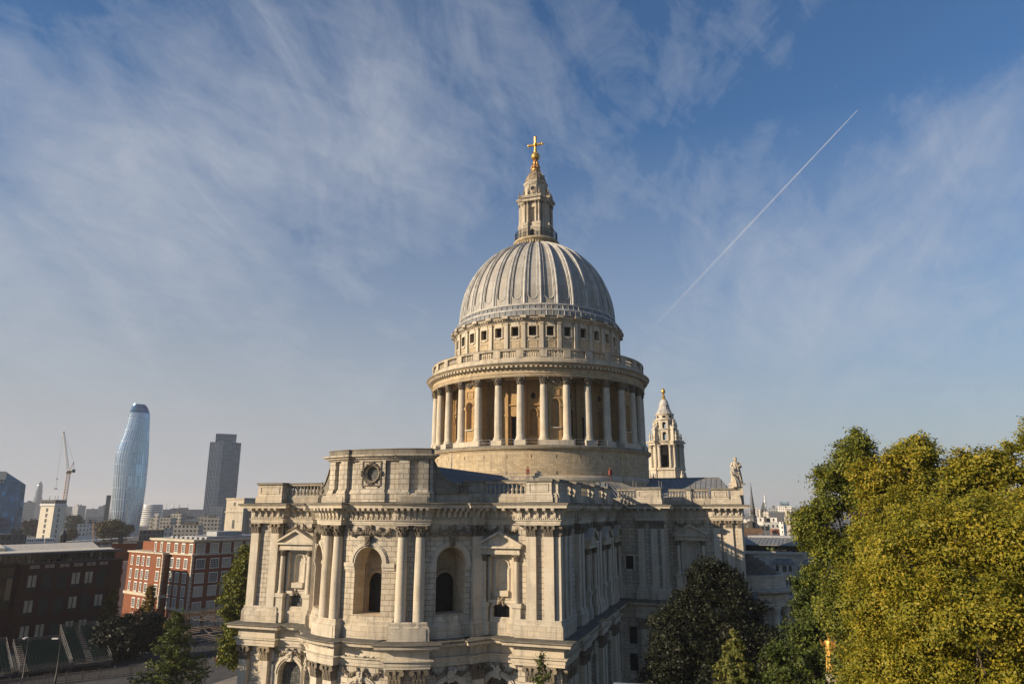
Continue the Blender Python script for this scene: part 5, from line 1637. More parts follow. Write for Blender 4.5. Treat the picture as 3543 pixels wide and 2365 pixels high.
def window_proto(name, w_, h, parent, mat, side):
    fr = MB(); 
    f = fx if not side else fy
    s_ = 1 if not side else 1
    def bx(b, u0, u1, z0, z1, o0, o1):
        P = [f(u, z, o) for z in (z0, z1) for o in (o0, o1) for u in (u0, u1)]
        for q in ((0, 1, 5, 4), (1, 3, 7, 5), (3, 2, 6, 7), (2, 0, 4, 6), (4, 5, 7, 6), (0, 2, 3, 1)):
            b.face([P[i] for i in q])
    for q in ((-w_ / 2 - .16, -w_ / 2, 0, h), (w_ / 2, w_ / 2 + .16, 0, h), (-w_ / 2 - .2, w_ / 2 + .2, h, h + .26), (-w_ / 2 - .25, w_ / 2 + .25, -.2, 0)):
        bx(fr, *q, -.02, .12)
    nv = max(2, round(w_ / .42))
    for i in range(1, nv): bx(fr, -w_ / 2 + w_ * i / nv - .03, -w_ / 2 + w_ * i / nv + .03, 0, h, 0, .07)
    for i in range(1, 4): bx(fr, -w_ / 2, w_ / 2, h * i / 4 - .03, h * i / 4 + .03, 0, .07)
    o = fr.build(name, ['white'], parent)
    g = MB(); bx(g, -w_ / 2, w_ / 2, 0, h, -.02, .03); g.build('pane', [mat], o)
    return o
def place(proto, f, u, z, o=0.0):
    c = proto.copy(); COL.objects.link(c); c.parent = proto.parent
    x, y, zz_ = f(u, z, o); c.location = (x, y, zz_)
    for g in proto.children:
        d = g.copy(); COL.objects.link(d); d.parent = c
    return c
wA = window_proto('window', 1.35, 2.0, t, 'pane', False); wB = window_proto('window', .8, 2.0, t, 'pane', False)
wC = window_proto('window', 2.0, 2.0, t, 'blind', True); wD = window_proto('window', 2.0, 2.0, t, 'pane', True)
rows = (14.6, 11.3, 8.2)
for r_, z in enumerate(rows):
    for u in (2.8, 6.4, 9.6): place(wA, fx, u, z)
    for u, p in ((13.2, wA), (18.6, wA), (21.4, wB), (24.2, wA), (27.6, wB)): place(p, fx, u, z, 1.6)
for u in (2.8, 6.4, 9.6): place(wA, fx, u, 5.3 if u < 9 else 5.3)
for u in (14, 18.6, 24.2): place(wA, fx, u, 4.3, 1.6)
for u in (2.0, 5.8, 9.4, 13.4, 17.0, 20.2): place(wA if u < 17 else wB, fx, u, 18.1, -.6)
random.seed(5)
for z in (14.6, 11.3, 8.2, 4.6, 1.2):
    for u in (2.2, 5.8, 9.0, 12.2, 15.4, 18.6, 21.8): place(random.choice((wC, wD)), fy, u, z)
for u in (2.2, 5.8, 9.0, 12.2, 15.4, 18.6, 21.8): place(wC, fy, u, 18.2, -.6)
wA.location = fx(24.2, 0.6, 1.6); wB.location = fx(21.4, 4.3, 1.6); wC.location = fy(2.2, -2.4); wD.location = fy(5.8, -2.4)

# dark brown brick office with a glazed top floor, left
t = thing('brown_office', 'dark brown brick office with paired windows and glazed set back top floor', 'building', (22.8, -108.06, 0), math.atan2(.316, -.948))
# local +x runs along the shaded front, outside is local -y
b = MB(); b.box(-.2, 20.6, .0, 8.5, -3, 17.3); b.box(-12, -.2, 1.2, 8.5, -3, 17.3); b.build('wall', ['darkbrick'], t)
b = MB(); b.box(-12, 19.2, .9, 8.3, 17.31, 19.0); b.build('top_floor_glazing', [windowed('tinted_glazing', (0.02, 0.02, 0.02), (0.10, 0.085, 0.06), .62, 6, .82, .98, .4, .08, .9)], t)
for i in range(30):
    b = MB(); x = -11.8 + i * 1.05; b.box(x - .06, x + .06, .78, .9, 17.31, 19.0); b.build('glazing_post', ['iron'], t)
b = MB(); b.box(-12.5, 20.9, .1, 1.6, 19.05, 19.3); b.box(-12.5, 20.4, .3, 8.8, 19.3, 19.42); b.build('roof_eave', ['slate'], t)
b = MB(); 
def wedge(x0, x1, y0, y1, z0, z1, zb):
    q = [(x0, y0, z0), (x1, y0, z0), (x1, y1, z1), (x0, y1, z1)]
    b.face(q); b.face([(x0, y0, zb), (x1, y0, zb), (x1, y0, z0), (x0, y0, z0)]); b.face([(x1, y0, zb), (x1, y1, zb), (x1, y1, z1), (x1, y0, z0)]); b.face([(x0, y1, zb), (x0, y0, zb), (x0, y0, z0), (x0, y1, z1)]); b.face([(x1, y1, zb), (x0, y1, zb), (x0, y1, z1), (x1, y1, z1)])
wedge(-12, 19.0, 1.2, 3.4, 19.55, 19.85, 19.43); wedge(-1.5, 17, 4.2, 8.5, 19.7, 21.0, 19.43); wedge(-13, -2.0, 4.6, 8.6, 20.5, 21.2, 19.43)
for i in range(12): b.box(-12 + i * .85, -11.6 + i * .85, 4.7, 5, 19.5, 20.3)
b.build('pale_roof', ['yellowish'], t)
b = MB(); b.box(-.3, 20.7, -.12, .15, 17.2, 17.42); b.build('coping', ['slate'], t)
b = MB()
for u in (2.3, 5.15, 8.1, 10.9, 13.6, 16.3):
    for g_ in (-.62, .38):
        for i in range(4):
            for j in range(3):
                x = u + g_ + i * .22; z = 16.2 + j * .26
                b.box(x - .06, x + .06, -.03, 0, z, z + .13)
b.build('white_vent_blocks', ['yellowish'], t)
fw = lambda u, z, o=0.0: (u, -o, z)
def bp_win(u, z, mat):
    f_ = MB(); f_.box(u - .9, u + .9, -.02, 0, z - .8, z + 2.6)
    o = f_.build('window', ['iron'], t)
    for s_ in (-.45, .45):
        g = MB(); g.box(u + s_ - .33, u + s_ + .33, -.05, -.021, z + (.2 if mat == 'pane' else 0), z + 2.4); g.build('pane', [mat], o)
random.seed(3)
for z in (12.4, 7.3, 2.2):
    for u in (2.3, 5.15, 8.1, 10.9, 13.6, 16.3):
        bp_win(u, z, random.choice(('blind', 'blind', 'pane')))
g = MB(); g.box(-11.5, -1.0, .95, 1.2, 8.2, 16.6); g.build('large_glazing', [windowed('large_tinted_panes', (0.015, 0.013, 0.012), (0.12, 0.085, 0.055), 2.1, 4.9, .93, .9, .4, .12, .7)], t)

# small copper-roofed lantern, train, station roof
loc, rz = facing(-32.08, 250)
t = thing('cupola', 'dark lead cupola with a ribbed dome foot and pointed cap', 'cupola', loc, rz)
b = MB(); b.lathe([(2.0, 0), (2.0, 17.0), (1.9, 17.6), (1.5, 18.4), (1.05, 18.9), (.75, 19.1), (.72, 21.0), (1.0, 21.1), (1.0, 21.3), (.55, 21.9), (.3, 22.5), (.08, 22.9), (.05, 24.6)], 12); b.build('ribbed_roof', ['slate'], t)
b = MB()
for i in range(8):
    a = RAD(45 * i); b.tube((.78 * math.cos(a), .78 * math.sin(a), 19.1), (.78 * math.cos(a), .78 * math.sin(a), 21.0), .09, n=5)
b.build('columns', ['iron'], t)
loc, rz = facing(-33.39, 470)
t = thing('train', 'white passenger train standing on the viaduct', 'train', loc, rz)
for i in range(3):
    x = -7 + i * 4.75
    b = MB(); b.box(x, x + 4.6, 0, 2.6, 10.6, 13.0); b.box(x + .1, x + 4.5, .2, 2.4, 13.0, 13.15); o = b.build('carriage', ['white'], t)
    b = MB()
    for k in range(4): b.box(x + .35 + k * 1.08, x + 1.05 + k * 1.08, -.03, 0, 11.6, 12.5)
    b.build('windows', ['pane'], o)
b = MB(); b.box(-30, 60, -.5, 6, 0, 10.4); v = b.build('viaduct', ['darkbrick']); v.location = loc; v.rotation_euler = (0, 0, rz); tag(v, 'long dark railway viaduct under the white train', 'viaduct')
loc, rz = facing(-29.9, 340)
t = thing('station_roof', 'row of grey slatted platform canopies on slim posts', 'station roof', loc, rz)
for i in range(9):
    b = MB(); x = -11 + i * 2.7; b.box(x, x + 2.3, 0, 9, 16.2, 16.35, T=Matrix.Rotation(RAD(-3), 4, 'Y')); b.build('canopy_panel', ['steel'], t)
    b = MB(); b.tube((x + 1, 1, 8), (x + 1, 1, 15.8), .14, n=5); b.tube((x + 1, 8, 8), (x + 1, 8, 15.8), .14, n=5); b.build('canopy_post', ['steel'], t)
b = MB(); b.box(-13, 13, 0, 9, 0, 13.8); b.build('platform', ['f_dark'], t)
block('brick_building', 'plain red brick building with dark piers behind the brown office', -28.35, 236, 6.4, 19.0, 'redbrick', 8, 0, extra=1)
block('stone_house', 'narrow ochre stone house squeezed between the two brick offices', -28.0, 226, 2.4, 14.5, 'f_cream', 5, 0)

# ---- right of the cathedral
loc, rz = facing(18.73, 300)
t = thing('lead_spire', 'slender dark lead spire on a stepped open lantern', 'spire', loc, rz)
b = MB(); b.lathe([(.95, 28.6), (.8, 29.6), (.35, 34.5), (.06, 38.9)], 8); b.build('needle', ['slate'], t)
b = MB(); b.lathe([(2.1, 0), (2.1, 21.8), (2.0, 22.2), (1.3, 23.2), (1.25, 25.5), (1.4, 25.6), (1.4, 25.8), (.95, 26.2), (.9, 28.2), (1.15, 28.3), (1.15, 28.6)], 8); b.build('lantern', ['slate'], t)
b = MB()
for i in range(8):
    a = RAD(45 * i + 22.5); b.box(-.2, .2, -.04, .04, 26.4, 27.9, T=Matrix.Translation((.88 * math.cos(a), .88 * math.sin(a), 0)) @ Matrix.Rotation(a + math.pi / 2, 4, 'Z'))
b.build('lantern_openings', ['void'], t)
loc, rz = facing(19.55, 900)
t = thing('stone_hall', 'pale stone hall with steep conical slate roof and thin lead fleche', 'building', loc, rz)
b = MB(); b.box(-5, 5, 0, 10, 0, 26); b.lathe([(2, 0), (2, 28), (2.1, 28.3)], 10, cx=-4.5, cy=0); b.build('wall', ['f_cream'], t)
b = MB(); b.lathe([(5.8, 26.0), (1.2, 36.0), (.1, 37)], 4, cx=-.3, cy=5, a0=45, a1=405); b.build('conical_roof', ['slate'], t)
b = MB(); b.lathe([(.9, 30), (.9, 35.5), (1.3, 36), (.9, 41), (.75, 41.2), (.75, 45), (.1, 45.2), (.06, 52)], 8, cx=2.0, cy=3); b.build('fleche', ['steel'], t)
loc, rz = facing(21.15, 650)
t = thing('gothic_tower', 'cream gothic church tower with open crown lantern and pinnacles', 'church tower', loc, rz)
b = MB(); b.box(-2.2, 2.2, 0, 4.4, 0, 19.5); b.build('tower', ['smooth'], t)
b = MB()
for x in (-2, 2):
    for y in (.2, 4.2): b.lathe([(.5, 14), (.45, 21.5), (.05, 24)], 6, cx=x, cy=y)
b.build('pinnacles', ['smooth'], t)
b = MB(); b.lathe([(1.3, 19.5), (1.25, 27.6)], 8, cy=2.2)
for i in range(8):
    a = RAD(45 * i); b.lathe([(.2, 19.5), (.2, 28), (.03, 30)], 5, cx=1.3 * math.cos(a), cy=2.2 + 1.3 * math.sin(a))
b.build('crown_lantern', ['smooth'], t)
b = MB()
b.box(-.45, .45, -.05, .01, 15.2, 18.4); b.box(-.3, .3, .86, .9, 20.5, 26.5); b.build('openings', ['void'], t)

# stone offices with a terrace roof, right of the transept
M['pale_ashlar'] = stone('pale_ashlar', (0.50, 0.47, 0.42), 1.1, .5, .3, .02, .2, .3, .1)
loc, rz = facing(20.5, 205, -6)
t = thing('terrace_office', 'pale stone office with lead bay roofs and a glazed terrace under a broad lead canopy', 'building', (loc[0], loc[1], -1.65), rz)
b = MB(); b.box(-16, 14, 0, 22, 0, 19.0); b.box(-16, -4.4, -3.0, 0, 0, 15.2); b.box(-2.0, 2.8, -1.6, 0, 0, 16.4); b.box(5.4, 12, -1.6, 0, 0, 16.4); b.build('wall', ['pale_ashlar'], t)
b = MB(); b.box(-16, 14, -.5, .4, 18.6, 19.3); b.box(-16.2, -4.2, -3.3, .1, 15.0, 15.3)
for i in range(6): b.box(3.3 + i * .34, 3.45 + i * .34, -.62, -.5, 18.2, 19.1)
b.build('terrace_parapet', ['pale_ashlar'], t)
b = MB()
for x0, x1, z, yo in ((-2.3, 3.1, 16.4, -1.9), (5.1, 12.3, 16.4, -1.9), (-7.5, -4.5, 16.0, -3.2), (-12.5, -9, 16.2, -3.2)):
    b.face([(x0, yo, z), (x1, yo, z), (x1 - .7, 0, z + 1.1), (x0 + .7, 0, z + 1.1)]); b.face([(x0, 0, z), (x0, yo, z), (x0 + .7, 0, z + 1.1)]); b.face([(x1, yo, z), (x1, 0, z), (x1 - .7, 0, z + 1.1)]); b.box(x0, x1, yo, 0, z - .12, z)
b.build('bay_roofs', ['lead'], t)
b = MB(); b.box(-16, 14, 3, 18, 19.31, 21.0); b.build('terrace_glazing', [windowed('dark_terrace_glass', (0.03, 0.03, 0.03), (0.02, 0.022, 0.022), 1.0, 4, .9, .9)], t)
b = MB()
b.face([(-17, .8, 20.9), (15, .8, 20.9), (13, 10, 22.4), (-16, 10, 22.4)]); b.face([(-17, .8, 20.75), (-17, .8, 20.9), (-16, 10, 22.4), (-16, 10, 22.2)]); b.box(-17, 15, .8, 1.0, 20.72, 20.9); b.box(-16, 13, 10, 18, 22.2, 22.4)
for i in range(30): b.tube((-16.5 + i * 1.05, .8, 20.95), (-15.6 + i * .97, 10, 22.43), .05, n=4)
b.build('canopy_roof', ['lead'], t)
for i in range(16):
    b = MB(); b.tube((-15 + i * 1.9, 1.6, 19.2), (-15 + i * 1.9, 1.6, 20.9), .07, n=5); b.build('canopy_post', ['iron'], t)
b = MB()
for i in range(18): b.tube((-15 + i * 1.6, 16, 22.4), (-15 + i * 1.6, 16, 23.3), .04, n=4)
b.tube((-16, 16, 23.3), (13, 16, 23.3), .05, n=4); b.tube((-16, 16, 22.9), (13, 16, 22.9), .04, n=4); b.box(-10, 6, 12, 15, 22.41, 22.9); b.build('roof_rail', ['steel'], t)
def tw_(u0, u1, z0, z1, y):
    g = MB(); g.box(u0, u1, y - .04, y, z0, z1); g.build('window', ['pane'], t)
for u in (-1.5, .2, 1.7): tw_(u, u + (1.0 if u > 0 and u < 1 else .75), 14.4, 15.9, -1.6)
for z0, z1 in ((8.6, 13.0), (3.5, 7.5)):
    for a, c in ((-1.2, -.75), (-.4, 1.2), (1.5, 2.0), (6.4, 6.9), (7.3, 9), (9.3, 9.8), (3.6, 4.6)): tw_(a, c, z0, z1, -1.6 if not 3 < a < 5 else 0)
for u in (6.2, 8.0, 9.8): tw_(u, u + .9, 14.4, 15.9, -1.6)
for z0, z1 in ((12.6, 14.2), (9.0, 11.8), (5.0, 8.0)):
    for i in range(9): tw_(-15 + i * 1.15, -14.4 + i * 1.15, z0, z1, -3.0)
for i, x in enumerate((-3.4, -2.2)):
    b = MB(); b.blob((x, 1.0, 19.75), .55, 10, 7)
    o = b.build('box_bush', [plain('clipped_box', (0.06, 0.08, 0.02), .9, vary=.5, scale=4)]); o.location = (loc[0], loc[1], -1.65); o.rotation_euler = (0, 0, rz)
    tag(o, ('dark' if i else 'sunlit') + ' round clipped bush in the terrace planter, ' + ('right' if i else 'left') + ' one of two', 'bush')
block('brown_roofs', 'brown tiled roof with white dormers at the foot of the lead spire', 18.6, 250, 6.5, 22.4, plain('brown_tiles', (0.16, 0.10, 0.06), .9), 8, 15, extra=3)

# grandstands on the street south of the cathedral
M['greenseat'] = plain('green_plastic', (0.008, 0.036, 0.028), .5, vary=.25)
M['deck'] = plain('grey_deck', (0.06, 0.058, 0.052), .9, vary=.3)
M['rail'] = plain('dull_steel', (0.10, 0.10, 0.098), .6, vary=.3)
M['plank'] = plain('scaffold_board', (0.26, 0.20, 0.14), .9, vary=.4, scale=2)
def stand(label, a0, a1, nrow, dz, stair, back=True):
    t = thing('grandstand', label, 'grandstand', (27.7, -75.2, 0), math.atan2(-.49, .87), 'green seated grandstands')
    # local +x = a (towards the left), -y = b (away)
    fr = MB(); de = MB(); stp = MB()
    for r_ in range(nrow):
        z = 1.2 + r_ * dz; y = -r_ * .85
        de.box(a0, a1, y - .85, y, z - .08, z)
        for lo, hi in ((a0 + .3, stair - .6), (stair + .6, a1 - .4)):
            s_ = MB(); x = lo
            while x < hi:
                s_.box(x, x + .42, y - .6, y - .2, z + .36, z + .42); s_.box(x, x + .42, y - .66, y - .6, z + .38, z + .85)
                x += .52
            if s_.f: s_.build('seat_row', ['greenseat'], t)
        stp.box(stair - .55, stair + .55, y - .85, y + .02, z, z + .06)
    y1 = -nrow * .85; zt = 1.2 + nrow * dz
    for x in (a0, a1):
        for r_ in range(0, nrow, 2):
            z = 1.2 + r_ * dz; fr.tube((x, -r_ * .85, 0), (x, -r_ * .85, z + 1.1), .05, n=4)
        fr.tube((x, 0, 2.3), (x, y1, zt + 1.1), .05, n=4); fr.tube((x, 0, 1.7), (x, y1, zt + .5), .04, n=4)
    x = a0
    while x < a1:
        fr.box(x, x + .1, y1 - .06, y1, zt - .2, zt + 1.1); fr.box(x, x + .09, .02, .08, .9, 2.1); x += .3
    for z in (zt - .2, zt + 1.1): fr.tube((a0, y1, z), (a1, y1, z), .05, n=4)
    for z in (.9, 2.1): fr.tube((a0, .05, z), (a1, .05, z), .05, n=4)
    fr.build('guard_rail', ['rail'], t); de.build('stepped_deck', ['deck'], t); stp.build('stair', ['plank'], t)
stand('tall green seated grandstand with a stair up its middle', 0, 6.3, 17, .25, 3.4)
stand('long low green seated grandstand beside the tall stand', 6.5, 14.2, 13, .22, 13.4)
stand('green seated grandstand nearest the picture edge', 15.2, 24, 14, .23, 18)
t = thing('scaffold_stand', 'half built wooden stand of bare scaffold boards', 'grandstand', (15, -66, 0), math.atan2(-.43, .9))
random.seed(9)
for r_ in range(22):
    z = 1.0 + r_ * .2; y = -r_ * .85; b = MB(); x = -13.0 + random.uniform(0, 1)
    while x < -.3:
        L_ = random.uniform(1.4, 3.6); x1 = min(x + L_, 0)
        if random.random() > .18: b.box(x, x1 - .06, y - .5 + random.uniform(-.05, .05), y, z, z + .07)
        x = x1
    if b.f: b.build('board_row', ['plank'], t)
b = MB()
for r_ in range(0, 23, 2):
    for x in (-13, -9, -5, -1.0, 0): b.tube((x, -r_ * .85, 0), (x, -r_ * .85, 1.0 + r_ * .2), .06, n=4)
for x in (-13, -9, -5, -1, 0): b.tube((x, 0, .95), (x, -18.7, 5.3), .06, n=4)
b.build('scaffold_frame', ['rail'], t)
b = MB()
for i in range(36): b.box(-13 + i * .36, -12.9 + i * .36, -18.9, -18.85, 5.2, 6.4)
b.tube((-13, -18.9, 6.4), (0, -18.9, 6.4), .05, n=4); b.build('back_rail', ['plank'], t)
t = thing('street_railing', 'long pale picket railing along the edge of the street', 'railing')
pts = [(50.5, -82.5), (40.6, -74.4), (31.0, -66.6), (22, -58.2)]
for (xa, ya), (xb, yb) in zip(pts, pts[1:]):
    d = math.hypot(xb - xa, yb - ya); f = flat((xa, ya), ((xb - xa) / d, (yb - ya) / d)); b = MB(); q = 0
    while q < d:
        pb(b, f, q, q + .12, .1, 1.5, 0, .05); q += .26
    pb(b, f, 0, d, .2, .3, -.05, .0); pb(b, f, 0, d, 1.3, 1.42, -.05, .0)
    q = 0
    while q < d:
        pb(b, f, q, q + .14, 0, 1.7, -.1, .06); q += 2.4
    b.build('railing_section', ['plank'], t)
def lamp(label, x, y, h, arm):
    t = thing('street_lamp', label, 'street lamp', (x, y, 0), arm)
    b = MB(); b.lathe([(.16, 0), (.16, 1.2), (.09, 1.3), (.06, h)], 8); b.build('post', ['iron'], t)
    b = MB(); b.tube((0, 0, h - .2), (.9, 0, h), .05, n=5); b.tube((0, 0, h - 1.2), (.5, 0, h - .15), .03, n=4); b.build('arm', ['iron'], t)
    b = MB(); b.box(.5, 1.5, -.2, .2, h - .02, h + .16); b.build('lamp_head', ['white'], t)
lamp('tall dark street lamp in front of the low green stand', 41.8, -78.9, 7.3, .4)
lamp('tall dark street lamp with a yellow band in front of the green stair', 40.2, -73.4, 7.1, -1.2)
t = thing('delivery_van', 'white delivery van parked at the foot of the apse', 'van', (17.6, -53.6, 0), math.atan2(.9, -.43))
b = MB(); pr = [(-2.4, .45), (2.45, .45), (2.5, 1.0), (1.75, 1.25), (1.1, 2.15), (-2.3, 2.2), (-2.42, 1.9)]
for y in (-.95, .95):
    q = [(x, y, z) for x, z in pr]; b.face(q if y < 0 else q[::-1])
for (x0, z0), (x1, z1) in zip(pr, pr[1:] + pr[:1]): b.face([(x0, .95, z0), (x1, .95, z1), (x1, -.95, z1), (x0, -.95, z0)])
b.build('body', ['white'], t)
b = MB(); b.face([(1.72, -.8, 1.3), (1.72, .8, 1.3), (1.17, .75, 2.08), (1.17, -.75, 2.08)])
for y in (-.96, .96): b.box(.2, 1.3, y - .01, y + .01, 1.25, 1.95)
b.build('windows', ['pane'], t)
for x in (-1.5, 1.6):
    for y in (-.9, .9):
        b = MB(); b.tube((x, y - .12, .36), (x, y + .12, .36), .36, n=14); b.build('wheel', ['iron'], t)
for y in (-.7, .7):
    b = MB(); b.box(2.44, 2.52, y - .15, y + .15, .75, .95); b.build('headlight', ['steel'], t)
# unseen office added to the south-east to keep the low sun off the street
block('unseen_shade_block', 'unseen tall pale block added across from the grandstands to shade the street', -58, 112, 60, 30, 'pale_ashlar', 18, 8)

# roof edge below the viewpoint
t = thing('terrace_roof', 'flat grey metal roof edge just below the viewpoint', 'roof')
loc, rz = facing(11.2, 32.5)
b = MB(); b.box(-2.0, 2.6, 0, .35, 20.9, 21.35, T=Matrix.Translation(loc) @ Matrix.Rotation(rz, 4, 'Z')); b.build('metal_coping', ['steel'], t)

# haze
mh = bpy.data.materials.new('haze'); mh.use_nodes = True; mh.node_tree.nodes.clear()
h_ = NT(mh.node_tree); ho = h_.n('ShaderNodeOutputMaterial'); pv = h_.n('ShaderNodeVolumePrincipled')
pv.inputs['Color'].default_value = (0.86, 0.88, 0.92, 1); pv.inputs['Density'].default_value = 0.00014; pv.inputs['Anisotropy'].default_value = 0.1
h_.l(pv.outputs[0], ho.inputs['Volume'])
b = MB(); b.box(-6500, 900, -6500, 5200, -1.5, 160); o = b.build('haze', [mh], smooth=0); o['kind'] = 'stuff'

# ------------------------------------------------------------------ trees
GREEN = [(0.18, (0.030, 0.042, 0.008)), (0.45, (0.085, 0.105, 0.014)), (0.68, (0.18, 0.185, 0.020)), (0.9, (0.28, 0.225, 0.022))]
OLIVE = [(0.15, (0.055, 0.064, 0.008)), (0.40, (0.160, 0.165, 0.016)), (0.60, (0.27, 0.238, 0.021)), (0.80, (0.385, 0.28, 0.024)), (0.98, (0.36, 0.165, 0.024))]
M['leaf_olive'] = leafmat('plane_leaves', OLIVE, .35)
M['leaf_green'] = leafmat('green_plane_leaves', GREEN, .25)
M['leaf_ginkgo'] = leafmat('ginkgo_leaves', [(0.2, (0.022, 0.036, 0.008)), (0.5, (0.060, 0.085, 0.014)), (0.8, (0.11, 0.125, 0.020)), (0.98, (0.18, 0.15, 0.022))], .25)
M['leaf_dark'] = leafmat('dark_leaves', [(0.2, (0.006, 0.009, 0.004)), (0.6, (0.013, 0.017, 0.006)), (0.95, (0.024, 0.021, 0.008))], .1)  # near black: shade on the shadowed trees is put into the leaf colour
M['leaf_fir'] = leafmat('fir_needles', [(0.2, (0.07, 0.09, 0.02)), (0.5, (0.14, 0.15, 0.035)), (0.95, (0.27, 0.22, 0.055))], .35)
M['leaf_yellow'] = leafmat('yellow_leaves', [(0.2, (0.07, 0.06, 0.008)), (0.6, (0.17, 0.11, 0.012)), (0.95, (0.24, 0.14, 0.015))], .3)
M['leaf_brown'] = leafmat('brown_leaves', [(0.2, (0.04, 0.035, 0.012)), (0.6, (0.085, 0.065, 0.02)), (0.95, (0.13, 0.09, 0.03))], .2)

def leaf_mesh(name, C_, N_, size, mat, parent, spread=.75, long_=1.5):
    """one small pointed face per leaf; C_ centres, N_ preferred normals"""
    n = len(C_)
    nr = N_ + rng.normal(0, spread, (n, 3)); nr /= np.linalg.norm(nr, axis=1, keepdims=True) + 1e-9
    t = rng.normal(0, 1, (n, 3)); t -= (t * nr).sum(1, keepdims=True) * nr; t /= np.linalg.norm(t, axis=1, keepdims=True) + 1e-9
    b = np.cross(nr, t)
    s = size * rng.uniform(.6, 1.3, (n, 1))
    bend = nr * s * .18
    V = np.stack([C_ - t * s * .5 * long_, C_ + b * s * .42 - t * s * .1 + bend, C_ + t * s * .5 * long_, C_ - b * s * .42 - t * s * .1 + bend], 1).reshape(-1, 3)
    me = bpy.data.meshes.new(name)
    me.vertices.add(4 * n); me.vertices.foreach_set('co', V.astype(np.float32).ravel())
    me.loops.add(4 * n); me.loops.foreach_set('vertex_index', np.arange(4 * n, dtype=np.int32))
    me.polygons.add(n); me.polygons.foreach_set('loop_start', np.arange(0, 4 * n, 4, dtype=np.int32)); me.polygons.foreach_set('loop_total', np.full(n, 4, dtype=np.int32))
    me.materials.append(M[mat]); me.update(); me.validate()
    return link(name, me, parent)

def crown_points(lobes, clumps, per, cr, shell=.72, up=.35):
    """clusters of leaves spread through the outer part of a set of ellipsoid lobes"""
    L0 = np.array(lobes, float)
    big_ = L0
    sub_ = []
    for l in L0:
        k_ = max(5, int(clumps / len(L0) / 9))
        d = rng.normal(0, 1, (k_, 3)); d /= np.linalg.norm(d, axis=1, keepdims=True)
        rr = rng.uniform(.30, .52, (k_, 1))
        sub_.append(np.concatenate([l[None, :3] + d * l[None, 3:6] * (rng.uniform(.98, 1.16, (k_, 1)) - rr * .8), l[None, 3:6] * rr * rng.uniform(.85, 1.2, (k_, 3))], 1))
    L = np.concatenate(sub_)
    area = (L[:, 3] * L[:, 4] * L[:, 5]) ** (2 / 3)
    idx = rng.choice(len(L), clumps, p=area / area.sum())
    d = rng.normal(0, 1, (clumps, 3)); d /= np.linalg.norm(d, axis=1, keepdims=True)
    f = shell + (1.04 - shell) * rng.random((clumps, 1)) ** .6
    c = L[idx, :3] + d * L[idx, 3:6] * f
    inside = np.zeros(clumps, bool)
    for l in big_:
        q = (((c - l[:3]) / l[3:6]) ** 2).sum(1)
        inside |= q < .34
    c, d = c[~inside], d[~inside]
    m = len(c)
    k = rng.uniform(.55, 1.25, (m, 1, 1))
    p = c[:, None, :] + rng.normal(0, 1, (m, per, 3)) * k * cr * np.array([1, 1, .6])
    nrm = np.repeat((d + np.array([0, 0, up]))[:, None, :], per, 1)
    return p.reshape(-1, 3), nrm.reshape(-1, 3), c

def limbs(b, base, lobes, r0, forks=True):
    """tapered trunk with a limb running into every lobe and twigs beyond"""
    base = Vector(base)
    zs = [l[2] for l in lobes]
    fork = Vector((base.x * .5 + sum(l[0] for l in lobes) / len(lobes) * .5, base.y * .5 + sum(l[1] for l in lobes) / len(lobes) * .5, base.z + (min(zs) - base.z) * .75))
    b.tube(base, base.lerp(fork, .5) + Vector((.15, -.1, 0)), r0, r0 * .8, 10); b.tube(base.lerp(fork, .5) + Vector((.15, -.1, 0)), fork, r0 * .8, r0 * .62, 10)
    for l in lobes:
        e = Vector(l[:3]); mid = fork.lerp(e, .55) + Vector((random.uniform(-.4, .4), random.uniform(-.4, .4), .3))
        b.tube(fork, mid, r0 * .4, r0 * .22, 7); b.tube(mid, e, r0 * .22, r0 * .1, 6)
        if forks:
            for _ in range(7):
                v = Vector((random.gauss(0, 1), random.gauss(0, 1), random.gauss(.4, .8))).normalized()
                t_ = mid.lerp(e, random.random()); b.tube(t_, t_ + Vector((v.x * l[3], v.y * l[4], v.z * l[5])) * .9, r0 * .07, r0 * .02, 5)

def broadleaf(name, label, az, D, lobes, clumps, per, cr, size, mat, r0=.35, cat='tree', shell=.72, group=None, z0=0.0, spread=.75):
    """lobes given as (sideways, away, height, r sideways, r away, r up) about the trunk"""
    loc, rz = facing(az, D)
    t = thing(name, label, cat, loc, rz, group)
    b = MB(); limbs(b, (0, 0, z0), lobes, r0); b.build('trunk', ['bark'], t)
    p, n, c = crown_points(lobes, clumps, per, cr, shell)
    leaf_mesh('crown', p, n, size, mat, t, spread)
    return t

# big plane trees on the near right
lob = [(-4.0, .4, 21.8, 1.5, 2, 1.9), (-3.7, .6, 24.8, 1.5, 1.9, 1.6), (-2.6, .8, 18.6, 2.0, 2.2, 2.6), (-2.4, -.6, 26.8, 1.8, 2, 1.5), (-2.4, -1.6, 22.2, 2.0, 2.0, 2.2), (-.6, -.2, 27.6, 2.0, 2.2, 1.5),
       (-.4, -2.4, 24.0, 2.4, 2.2, 2.3), (-.6, -2.2, 19.2, 2.4, 2.4, 3), (1.8, 0, 27.4, 2.1, 2.2, 1.6), (2.2, -2.2, 22.2, 2.5, 2.4, 2.8), (4.4, .2, 26.5, 2.2, 2.2, 1.9), (4.8, -1.4, 20.6, 2.6, 2.6, 3), (7.0, .4, 24.0, 2.4, 2.6, 3), (1.4, 1.5, 22, 4.6, 3, 5)]
broadleaf('plane_tree', 'big yellowing plane tree filling the foreground, nearest of the planes', 32.8, 34, lob, 7000, 76, .24, .088, 'leaf_olive', .5, spread=.55)
